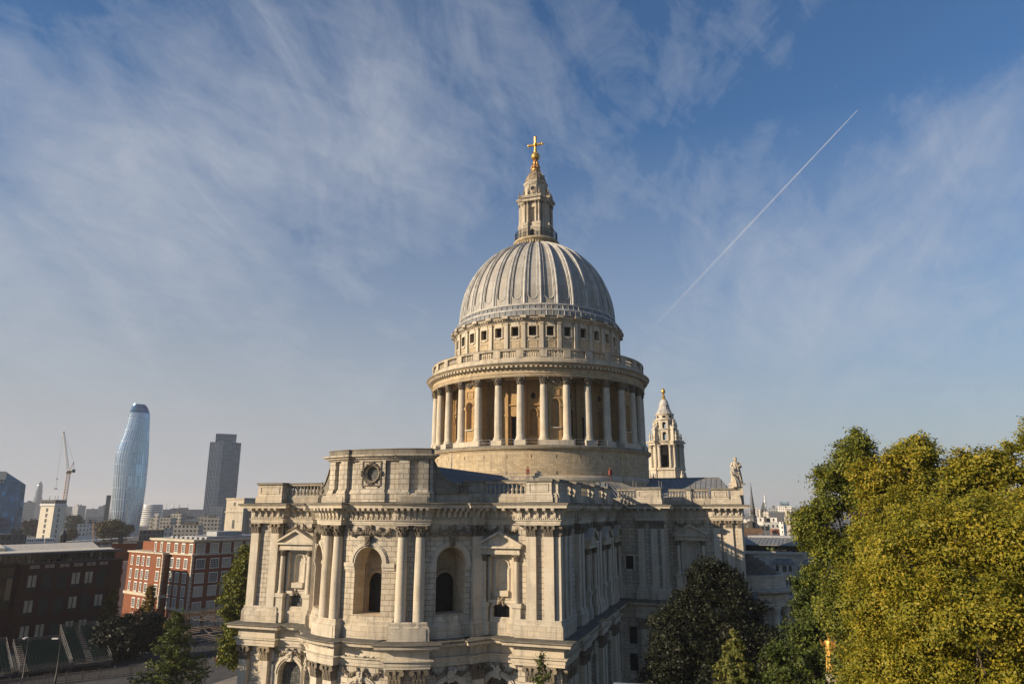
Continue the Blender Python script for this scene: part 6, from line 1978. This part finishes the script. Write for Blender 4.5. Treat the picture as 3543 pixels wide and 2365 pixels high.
lob = [(-2.2, 0, 29.7, 1.4, 1.5, 1.6), (-3.4, 0, 27.4, 1.3, 1.4, 1.5), (-.6, .5, 31.6, 1.2, 1.2, 1.6), (.2, -.6, 28.8, 1.5, 1.5, 1.7), (-.4, -.6, 32.9, .7, .8, .9), (1.7, .4, 30.3, 1.3, 1.4, 1.6), (-2.6, -.4, 25.0, 1.6, 1.6, 1.8), (-.4, -.8, 25.6, 1.7, 1.6, 2), (-2.2, 0, 22.4, 1.5, 1.6, 1.7), (2.2, .3, 27.2, 1.7, 1.7, 2), (.5, .6, 22.6, 2, 2, 2.4), (.4, .5, 19, 2, 2, 2.2)]
broadleaf('plane_tree', 'tall greener plane tree standing left of the big yellowing one', 26.9, 51, lob, 3000, 66, .27, .125, 'leaf_green', .4, spread=.55)
lob = [(-5.0, 0, 30.6, .8, .9, .9), (-3.0, .3, 30.7, 1.4, 1.5, 1.3), (-2.4, .6, 32.0, .95, 1.0, .8), (-.4, 0, 30.6, 1.2, 1.4, 1.0), (2.6, .2, 31.2, 1.1, 1.2, 1.2), (3.6, .2, 32.6, .75, .8, .9), (5.0, .2, 31.6, 1.3, 1.3, 1.0), (7.2, .4, 31.4, 1.5, 1.6, 1.2), (1, 0, 28, 5.5, 2, 1.9), (5.6, .4, 28.6, 3, 2.2, 1.8), (-3.6, 0, 28.2, 2.4, 2, 1.8), (1.0, .2, 30.8, 1.1, 1.2, 1.0), (6.2, .2, 30.2, 1.6, 1.5, 1.3)]
broadleaf('plane_tree', 'plane tree whose separate tops rise behind the big yellowing one', 33.0, 47, lob, 2900, 66, .26, .12, 'leaf_olive', .4, spread=.55)

# feathery trees: shoots thick with leaves
def feathery(name, label, az, D, top, bottom, rad, shoots, per, size, mat, lean=.55, r0=.14, cat='tree', cone=1.0, cr=.16):
    loc, rz = facing(az, D)
    t = thing(name, label, cat, loc, rz)
    b = MB(); b.tube((0, 0, 0), (0, 0, bottom), r0, r0 * .8, 8); b.tube((0, 0, bottom), (.1, 0, top - .4), r0 * .8, .03, 8)
    Cs, Ns = [], []
    for i in range(shoots):
        h = (i + random.random()) / shoots
        z = bottom + (top - bottom) * h * .97
        R_ = rad * ((1 - h) ** cone * .9 + .12) * random.uniform(.7, 1.15)
        a = random.uniform(0, 2 * math.pi)
        tip = Vector((math.cos(a) * R_, math.sin(a) * R_, z + R_ * lean * random.uniform(.5, 1.3)))
        o_ = Vector((0, 0, z))
        b.tube(o_, tip, .045, .012, 5)
        k = max(5, int(per * (R_ / rad + .2)))
        s_ = rng.random(k) ** .7
        pts = np.array(o_)[None, :] * (1 - s_[:, None]) + np.array(tip)[None, :] * s_[:, None]
        pts += rng.normal(0, cr, (k, 3)) * (1.15 - .5 * s_[:, None])
        Cs.append(pts); Ns.append(np.tile(np.array([math.cos(a) * .5, math.sin(a) * .5, .8]), (k, 1)))
    b.build('trunk', ['bark'], t)
    leaf_mesh('crown', np.concatenate(Cs), np.concatenate(Ns), size, mat, t, .6)
    return t
random.seed(21)
feathery('ginkgo_tree', 'feathery green ginkgo with upswept shoots below the greener plane tree', 22.2, 62, 24.2, 9, 4.3, 300, 170, .17, 'leaf_ginkgo', .45, cone=.75, cr=.22)
feathery('ginkgo_tree', 'low green ginkgo between the fir top and the taller ginkgo', 19.8, 44, 21.6, 12, 2.6, 150, 130, .13, 'leaf_ginkgo', .6, cone=.6, cr=.2)
feathery('ginkgo_tree', 'dark green ginkgo crown hiding the foot of the gilded statue', 24.1, 40, 22.1, 12, 2.2, 190, 150, .12, 'leaf_ginkgo', .5, cone=.6, cr=.2)
feathery('slender_tree', 'thin yellow green treetop in front of the lower corner capitals', 2.3, 46, 20.2, 8, 2.0, 90, 90, .12, 'leaf_ginkgo', .7, cone=.7, cr=.14)
feathery('ginkgo_tree', 'sunlit feathery ginkgo in front of the scaffold stand', -24.5, 96, 16.8, 3, 6.6, 190, 120, .22, 'leaf_ginkgo', .22, .2, cone=1.0, cr=.2)
feathery('ginkgo_tree', 'pointed yellow ginkgo against the brick office wall', -26.35, 176, 12.6, 2, 2.6, 90, 50, .42, 'leaf_yellow', .6, cone=.9, cr=.35)
feathery('ginkgo_tree', 'small yellow tree in the gap between the two brick offices', -28.75, 188, 11.0, 2, 2.0, 70, 50, .42, 'leaf_yellow', .8, cone=.7, cr=.35)

# fir: tiers of flat boughs
def fir(label, az, D, top, bottom, rad):
    loc, rz = facing(az, D)
    t = thing('fir_tree', label, 'tree', loc, rz)
    b = MB(); b.tube((0, 0, 0), (0, 0, top), .2, .02, 8)
    Cs, Ns = [], []
    z = top - .25
    k = 0
    while z > bottom:
        h = (top - z)
        R_ = min(rad, .06 + h * .55)
        nb = 9 if k % 3 else 6
        for i in range(nb):
            a = 2 * math.pi * (i + random.random() * .7) / nb + k
            r_ = R_ * random.uniform(.7, 1.1)
            tip = Vector((math.cos(a) * r_, math.sin(a) * r_, z - r_ * .12 + random.uniform(-.1, .1))); o_ = Vector((0, 0, z))
            b.tube(o_, tip, .03, .01, 4)
            m = int(190 * r_ + 24)
            s_ = rng.random(m) ** .75
            w_ = rng.normal(0, 1, m) * .15 * (1.1 - s_) * max(r_, .2)
            pts = np.array(o_)[None] * (1 - s_[:, None]) + np.array(tip)[None] * s_[:, None]
            pts[:, 0] += -math.sin(a) * w_ * 1.6; pts[:, 1] += math.cos(a) * w_ * 1.6; pts[:, 2] += rng.normal(0, .05, m) - np.abs(w_) * .2
            Cs.append(pts); Ns.append(np.tile([math.cos(a) * .8, math.sin(a) * .8, .6], (m, 1)))
        z -= random.uniform(.22, .34) if k % 3 else .42
        k += 1
    b.build('trunk', ['bark'], t)
    leaf_mesh('crown', np.concatenate(Cs), np.concatenate(Ns), .105, 'leaf_fir', t, .6, 2.0)
fir('small sunlit fir top with tiered boughs above the grey roof edge', 16.7, 38, 23.0, 12, 3.2)

# dark tree in the cathedral's shadow
random.seed(4)
lob = [(-.4, 0, 21.4, 2.0, 2.0, 1.9), (1.6, .2, 20.4, 1.9, 2, 1.8), (-2.2, 0, 18.6, 2.2, 2.2, 2), (.4, -.8, 18.4, 2.4, 2.2, 2), (3.0, 0, 17.8, 1.9, 2.2, 2.0), (-4.6, .2, 16.2, 2.0, 2.2, 1.8), (4.2, 0, 15.4, 1.9, 2.2, 2), (-2.6, -.8, 14.8, 2.8, 2.4, 2.3), (1.6, -1, 14.8, 3, 2.4, 2.4), (-5.2, 0, 12.8, 2.6, 2.4, 2.2), (3.8, -.4, 12.2, 2.6, 2.6, 2.6), (-1.0, -1, 11, 3.4, 2.6, 2.8), (-6.4, 0, 9.2, 2.6, 2.4, 2.4), (5.0, 0, 9.6, 2.2, 2.4, 2.4), (2.4, -1, 8, 3.6, 2.6, 2.6), (-3.4, -.6, 7.2, 3.4, 2.6, 2.6)]
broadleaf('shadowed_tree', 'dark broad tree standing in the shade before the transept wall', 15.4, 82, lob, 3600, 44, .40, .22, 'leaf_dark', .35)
# left side
lob = [(0, 0, 6.5, 4.2, 3, 2.2), (-3.2, 0, 4.6, 3, 2.6, 2.6), (3.0, 0, 4.6, 3.2, 2.6, 2.8), (0, -1, 3.4, 4.4, 2.6, 2.8)]
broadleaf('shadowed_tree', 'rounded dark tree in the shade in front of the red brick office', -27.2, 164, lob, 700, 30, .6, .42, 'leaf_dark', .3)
lob = [(-1.2, 0, 20.4, 1.3, 1.5, 2.0), (-2.0, 0, 17.0, 1.9, 1.9, 2.0), (-2.4, 0, 13.4, 2.2, 2, 2.2), (-.6, 0, 15, 2.4, 2, 3), (-2.0, 0, 9.4, 1.9, 1.8, 2.2), (-2.3, 0, 6.0, 1.7, 1.7, 1.8)]
broadleaf('street_tree', 'green yellow tree half hidden behind the left edge of the apse', -19.7, 128, lob, 700, 34, .45, .33, 'leaf_green', .3)
# far trees by the river
lob = [(-6, 0, 17.5, 4, 4, 3), (0, 0, 18.6, 4, 4, 2.6), (6, 0, 16.6, 4, 4, 3), (-3, -1, 13, 5, 4, 4), (4, -1, 12.6, 5, 4, 4)]
broadleaf('riverside_tree', 'brown leaved riverside tree before the foot of the curved glass tower', -29.2, 520, lob, 420, 24, 1.1, 1.0, 'leaf_brown', .5)
lob = [(-2, 0, 17, 4, 3, 3.6), (3, 0, 18, 4, 3, 4), (0, 0, 11, 6, 3, 5)]
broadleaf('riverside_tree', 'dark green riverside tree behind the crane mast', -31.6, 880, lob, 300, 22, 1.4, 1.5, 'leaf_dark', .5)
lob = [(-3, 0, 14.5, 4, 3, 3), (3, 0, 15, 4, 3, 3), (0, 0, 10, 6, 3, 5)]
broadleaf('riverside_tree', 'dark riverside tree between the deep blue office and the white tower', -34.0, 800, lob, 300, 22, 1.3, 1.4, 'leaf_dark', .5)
lob = [(0, 0, 11.4, 3.4, 3, 2.6), (-2, 0, 8.5, 3, 3, 3)]
broadleaf('riverside_tree', 'small olive riverside tree left of the white houses', -31.7, 590, lob, 220, 20, .8, .9, 'leaf_brown', .4)
lob = [(0, 0, 21.9, 1.7, 1.6, 1.1), (-1.4, 0, 20.6, 1.6, 1.5, 1.2), (1.4, 0, 20.4, 1.6, 1.5, 1.4)]
broadleaf('rooftop_tree', 'russet tree crown among the white roofs beside the plane trees', 21.7, 250, lob, 240, 22, .4, .4, 'leaf_brown', .2)

# ------------------------------------------------------------------ statues, people, birds
def figure(name, pts, rad, mat, parent, root=0, sub=1):
    """one continuous body grown over a jointed skeleton: pts {id: (x,y,z)}, rad {id: r}; edges follow 'a-b' keys"""
    ids = list(pts['v'])
    me = bpy.data.meshes.new(name)
    me.from_pydata([pts['v'][i] for i in ids], [(ids.index(a), ids.index(b)) for a, b in pts['e']], [])
    o = link(name, me, parent)
    md = o.modifiers.new('skin', 'SKIN'); md.use_smooth_shade = True
    sb = o.modifiers.new('sub', 'SUBSURF'); sb.levels = sub; sb.render_levels = sub
    for i, k in enumerate(ids):
        r = rad[k]; me.skin_vertices[0].data[i].radius = r if hasattr(r, '__len__') else (r, r)
        me.skin_vertices[0].data[i].use_root = (i == root)
    me.materials.append(M[mat])
    return o
def skeleton(stride=.12, arm_l=(.30, .05, .82), arm_r=(-.30, .05, .82), bend=0.0):
    v = dict(pelvis=(0, 0, .98), waist=(0, 0, 1.14), chest=(0, .02 + bend, 1.34), neck=(0, .03 + bend, 1.5), chin=(0, .05 + bend, 1.57), head=(0, .05 + bend, 1.66), crown=(0, .04 + bend, 1.75),
             sl=(.19, bend, 1.43), el=(.27, bend - .02, 1.14), wl=(arm_l[0], arm_l[1] + bend, arm_l[2] + .08), hl=(arm_l[0], arm_l[1] + bend + .04, arm_l[2]),
             sr=(-.19, bend, 1.43), er=(-.27, bend - .02, 1.14), wr=(arm_r[0], arm_r[1] + bend, arm_r[2] + .08), hr=(arm_r[0], arm_r[1] + bend + .04, arm_r[2]),
             ll=(.1, 0, .9), kl=(.11, stride * .5 + .02, .5), al=(.11, stride, .09), tl=(.12, stride + .16, .04),
             lr=(-.1, 0, .9), kr=(-.11, -stride * .3 + .02, .5), ar=(-.11, -stride, .09), tr=(-.12, -stride + .16, .04))
    e = [('pelvis', 'waist'), ('waist', 'chest'), ('chest', 'neck'), ('neck', 'chin'), ('chin', 'head'), ('head', 'crown'), ('chest', 'sl'), ('sl', 'el'), ('el', 'wl'), ('wl', 'hl'), ('chest', 'sr'), ('sr', 'er'), ('er', 'wr'), ('wr', 'hr'),
         ('pelvis', 'll'), ('ll', 'kl'), ('kl', 'al'), ('al', 'tl'), ('pelvis', 'lr'), ('lr', 'kr'), ('kr', 'ar'), ('ar', 'tr')]
    r = dict(pelvis=(.16, .12), waist=(.14, .11), chest=(.18, .13), neck=.06, chin=.075, head=(.085, .1), crown=.06, sl=.075, el=.05, wl=.035, hl=.04, sr=.075, er=.05, wr=.035, hr=.04,
             ll=.095, kl=.065, al=.045, tl=.04, lr=.095, kr=.065, ar=.045, tr=.04)
    return dict(v=v, e=e), r
M['cloth_dark'] = plain('dark_work_clothes', (0.02, 0.022, 0.03), .9)
M['hivis'] = plain('high_visibility_yellow', (0.50, 0.62, 0.05), .7)
M['redcoat'] = plain('red_jacket', (0.45, 0.05, 0.03), .8)
M['dullred'] = plain('dull_red_paint', (0.17, 0.035, 0.025), .7)
M['skin'] = plain('skin', (0.45, 0.28, 0.2), .6)
def person(label, x, y, z, rz, coat, group=None, **kw):
    t = thing('person', label, 'person', (x, y, z), rz, group)
    sk, rd = skeleton(**kw)
    figure('body', sk, rd, 'cloth_dark', t)
    b = MB(); b.lathe([(.19, .92), (.20, 1.0), (.185, 1.15), (.215, 1.36), (.16, 1.46), (.07, 1.5)], 14, sy=.72)
    for k_ in (-1, 1): b.tube((k_ * .19, 0, 1.43), (k_ * .275, -.02, 1.12), .085, .065, 8)
    b.build('jacket', [coat], t)
    b = MB(); b.blob((0, .055, 1.65), .105, 12, 8, sx=.85, sz=1.2); b.blob((0, .155, 1.645), .018, 6, 4)
    for k_ in (-1, 1): b.blob((k_ * .09, .05, 1.65), .022, 6, 4)
    b.build('face', ['skin'], t)
    b = MB(); b.lathe([(.15, 1.69), (.115, 1.70), (.11, 1.75), (.06, 1.81), (.01, 1.825)], 12, cy=.05); b.build('hard_hat', ['white'], t)
    return t
person('worker in a yellow vest standing at the top rail of the scaffold stand', -.2, -85.6, 5.2, 1.2, 'hivis', bend=.05)
person('worker in a green yellow vest on the right end of the scaffold stand', -5.0, -76.6, 4.2, 2.2, 'hivis', stride=.2)
person('worker in a yellow vest under the front of the scaffold stand', 6.5, -64.2, 0.1, .3, 'hivis', bend=.15)
person('person in a red jacket walking on the street beside the railing', 20.5, -57.2, 0.1, -1.0, 'redcoat', stride=.25)

def robed(name, label, x, y, z, h, rz, arms, lean=0.0, seat=False):
    t = thing(name, label, 'statue', (x, y, z), rz)
    k = h / 1.8
    b = MB(); b.box(-.42 * k, .42 * k, -.38 * k, .38 * k, 0, .12 * k); b.build('plinth', ['stone'], t)
    n = 22; P, U = [], []
    prof = [(.36, .1), (.33, .3), (.30, .6), (.26, .9), (.22, 1.12), (.25, 1.32), (.22, 1.45), (.09, 1.52), (.075, 1.58)]
    for i in range(n):
        a = 2 * math.pi * i / n
        fold = 1 + .13 * math.sin(a * 7) + .06 * math.sin(a * 11 + 1)
        P.append([(k * (r * (fold if zz_ < 1.3 else 1) * math.cos(a) + lean * zz_ * .1), k * (r * .72 * (fold if zz_ < 1.3 else 1) * math.sin(a) + (.22 * (zz_ < .75) if seat else 0)), k * zz_) for r, zz_ in prof])
        U.append([(i * .1, zz_) for r, zz_ in prof])
    b = MB(); b.grid(P, U, closed=True)
    c = (lean * .16 * k, 0, 1.67 * k)
    b.blob(c, .115 * k, 12, 8, sz=1.2); b.blob((c[0], .07 * k, c[2] - .1 * k), .085 * k, 8, 6); b.blob((c[0], .12 * k, c[2]), .025 * k, 6, 4)
    for s_, (ex, ey, ez, hx, hy, hz) in zip((-1, 1), arms):
        b.tube((s_ * .2 * k + c[0], 0, 1.42 * k), (s_ * ex * k, ey * k, ez * k), .095 * k, .085 * k, 8); b.tube((s_ * ex * k, ey * k, ez * k), (s_ * hx * k, hy * k, hz * k), .08 * k, .05 * k, 8); b.blob((s_ * hx * k, hy * k, hz * k), .06 * k, 8, 6)
    for i in range(8):
        a = RAD(-60 + i * 40); b.tube((.2 * k * math.cos(a), .16 * k * math.sin(a), 1.3 * k), (.36 * k * math.cos(a + .5), .26 * k * math.sin(a + .5), .2 * k), .05 * k, .04 * k, 6)
    b.build('robed_body', ['stone'], t)
    return t
robed('stone_statue', 'bearded stone saint standing behind, taller on its pedestal above the transept', 13.6, 38.2, 32.5, 4.6, -1.2, ((.3, .1, 1.15, .12, .3, 1.2), (.33, .05, 1.12, .2, .28, 1.0)))
robed('stone_statue', 'robed stone saint leaning forward at the corner of the transept parapet', 17.7, 38.0, 31.9, 3.4, -1.0, ((.3, .15, 1.15, .1, .34, 1.0), (.36, .1, 1.2, .42, .4, 1.1)), lean=.6, seat=True)
b = MB(); b.box(12.7, 14.5, 37.2, 39.1, 29.3, 32.5); o = b.build('statue_pedestal', ['stone'], cath)

# gilded statue on its column, lower right among the trees
loc, rz = facing(23.2, 56)
t = thing('gilded_statue', 'gilded robed figure holding a thin cross among the green branches', 'statue', (loc[0], loc[1], 3.3), rz + math.pi)
t.scale = (.8, .8, .8)
b = MB(); b.lathe([(.9, -4), (.9, 2), (.5, 2.4), (.42, 17.3), (.6, 17.6), (.6, 18.0)], 16); b.build('column', ['stone'], t)
b = MB(); n = 18; P, U = [], []
pr = [(.50, 18.0), (.46, 18.5), (.40, 19.2), (.36, 19.8), (.42, 20.3), (.34, 20.6), (.12, 20.75), (.11, 20.85)]
for i in range(n):
    a = 2 * math.pi * i / n; P.append([(r * (1 + .12 * math.sin(6 * a)) * math.cos(a), r * .75 * math.sin(a), z) for r, z in pr]); U.append([(i, z) for r, z in pr])
b.grid(P, U, closed=True); b.blob((0, .03, 21.05), .2, 12, 8, sz=1.15)
b.tube((-.34, 0, 20.5), (-.5, .25, 20.1), .14, .11, 8); b.tube((-.5, .25, 20.1), (-.3, .45, 20.35), .11, .08, 8); b.tube((.34, 0, 20.5), (.55, .2, 20.2), .14, .11, 8); b.tube((.55, .2, 20.2), (.75, .35, 20.7), .1, .07, 8)
b.build('robed_body', ['gold'], t)
b = MB(); b.tube((-.35, .5, 19.0), (-.42, .5, 22.1), .05, .05, 6); b.tube((-.8, .5, 21.7), (-.02, .5, 21.72), .05, .05, 6); b.build('cross_staff', ['copper'], t)

# pigeons on the ledge
def pigeon(label, x, y, z, rz, group='pigeons on the apse ledge'):
    t = tag(link('pigeon', bpy.data.meshes.new('pigeon')), label, 'bird', group)
    b = MB(); P, U = [], []
    secs = [(-.17, .10, .02), (-.10, .115, .05), (-.02, .12, .075), (.06, .13, .07), (.11, .16, .045), (.13, .2, .034), (.15, .235, .036), (.175, .24, .025), (.21, .232, .004)]
    for i in range(10):
        a = 2 * math.pi * i / 10; P.append([(x_, r * math.cos(a), z_ + r * math.sin(a)) for x_, z_, r in secs]); U.append([(0, 0)] * len(secs))
    b.grid([p[::-1] for p in P], U, closed=True)
    b.face([(-.17, -.03, .1), (-.34, -.045, .08), (-.34, .045, .08), (-.17, .03, .1)])
    for s_ in (-.03, .03): b.tube((0, s_, .07), (.01, s_, 0), .009, n=4); b.tube((.01, s_, .005), (.05, s_, .005), .009, n=4)
    me = t.data; tmp = b.build('pigeon', ['weather']); t.data = tmp.data; bpy.data.objects.remove(tmp); bpy.data.meshes.remove(me)
    t.location = (x, y, z); t.rotation_euler = (0, 0, rz)
for i, (a, o_) in enumerate(((-8, .36), (-2.5, .36), (2.0, .36), (2.8, .34), (6.5, .36))):
    x, y, _z = fA(a, 0, LOW + o_)
    pigeon(('pigeon perched alone at the left end of the row on the moulding', 'pigeon crouching second in the row on the moulding', 'pigeon looking up, third in the row', 'pigeon close beside the third one', 'pigeon at the right end of the row near the column pair')[i], x, y, 13.62, RAD(a + 90 + (-1) ** i * 60))

# red posts with round tops by the foot of the drum
for i, (a, lab) in enumerate(((12.0, 'small red box with a round top against the sunlit drum foot'), (49.5, 'small red box with a round top on the shaded side of the drum foot'))):
    r = 22.9; t = thing('alarm_post', lab, 'alarm post', (r * math.cos(RAD(a)), r * math.sin(RAD(a)), 33.9), RAD(a))
    b = MB(); b.box(-.22, .22, -.27, .27, .5, 1.3); b.tube((0, 0, -.6), (0, 0, .5), .05, n=6); b.box(-.16, .16, -.22, .22, 1.3, 1.36); b.build('red_box', ['dullred'], t)
    b = MB(); b.tube((-.08, 0, 1.62), (.08, 0, 1.62), .2, n=14); b.tube((0, 0, 1.34), (0, 0, 1.46), .05, n=6); b.build('round_sounder', ['copper'], t)
b = MB()
for y in np.linspace(-1, 8, 10):
    x = math.sqrt(23.3 ** 2 - y * y); b.tube((x, y, 33.2), (x, y, 34.6), .03, n=4)
    if y < 7.9:
        x2 = math.sqrt(23.3 ** 2 - (y + 1) ** 2); b.tube((x, y, 34.6), (x2, y + 1, 34.6), .03, n=4); b.tube((x, y, 34.0), (x2, y + 1, 34.0), .025, n=4)
b.build('walkway_rail', ['steel'], cath)
for c in range(32):
    if c % 4:
        b = MB()
        a0, a1 = RAD(PH + 11.25 * c + 2.8), RAD(PH + 11.25 * (c + 1) - 2.8)
        for z in (39.9, 40.4): b.tube((22 * math.cos(a0), 22 * math.sin(a0), z), (22 * math.cos(a1), 22 * math.sin(a1), z), .03, n=4)
        for a in (a0, a1): b.tube((22 * math.cos(a), 22 * math.sin(a), 39.35), (22 * math.cos(a), 22 * math.sin(a), 40.5), .04, n=4)
        b.build('walkway_rail', ['steel'], cath)

# aircraft trail, 9 km up
mc = bpy.data.materials.new('ice_trail'); mc.use_nodes = True; mc.node_tree.nodes.clear(); c_ = NT(mc.node_tree)
out = c_.n('ShaderNodeOutputMaterial'); em = c_.n('ShaderNodeBsdfDiffuse'); em.inputs['Color'].default_value = (.95, .95, .95, 1); tp = c_.n('ShaderNodeBsdfTransparent'); mx = c_.n('ShaderNodeMixShader')
uvn = c_.n('ShaderNodeUVMap'); s2 = c_.n('ShaderNodeSeparateXYZ'); c_.l(uvn.outputs[0], s2.inputs[0]); tr_a = c_.n('ShaderNodeMath', operation='MULTIPLY').inputs[0]; nz_ = c_.noise(uvn.outputs[0], 26, 4, .6); c_.l(c_.ramp(nz_, [(.35, .35), (.62, 1.1)]), tr_a.node.inputs[1]); c_.l(tr_a.node.outputs[0], mx.inputs[0]); c_.l(c_.ramp(s2.outputs[1], [(0.0, 0.27), (0.25, .14), (0.6, .06), (1.0, 0.0)]), tr_a)
c_.l(tp.outputs[0], mx.inputs[1]); c_.l(em.outputs[0], mx.inputs[2]); c_.l(mx.outputs[0], out.inputs['Surface'])
H0, H1 = Vector((-15992, 3109, 9029)), Vector((-36087, -4569, 9029))
b = MB(); q = (H1 - H0).to_track_quat('Z', 'Y'); P, U = [], []
for i in range(8):
    a = 2 * math.pi * i / 8
    P.append([tuple(H0.lerp(H1, j / 10) + q @ Vector((math.cos(a), math.sin(a), 0)) * (7 + 75 * j / 10)) for j in range(11)]); U.append([(i / 8, j / 10) for j in range(11)])
b.grid(P, U, closed=True)
tag(b.build('contrail', [mc]), 'thin white aircraft trail slanting up across the blue sky', 'contrail')
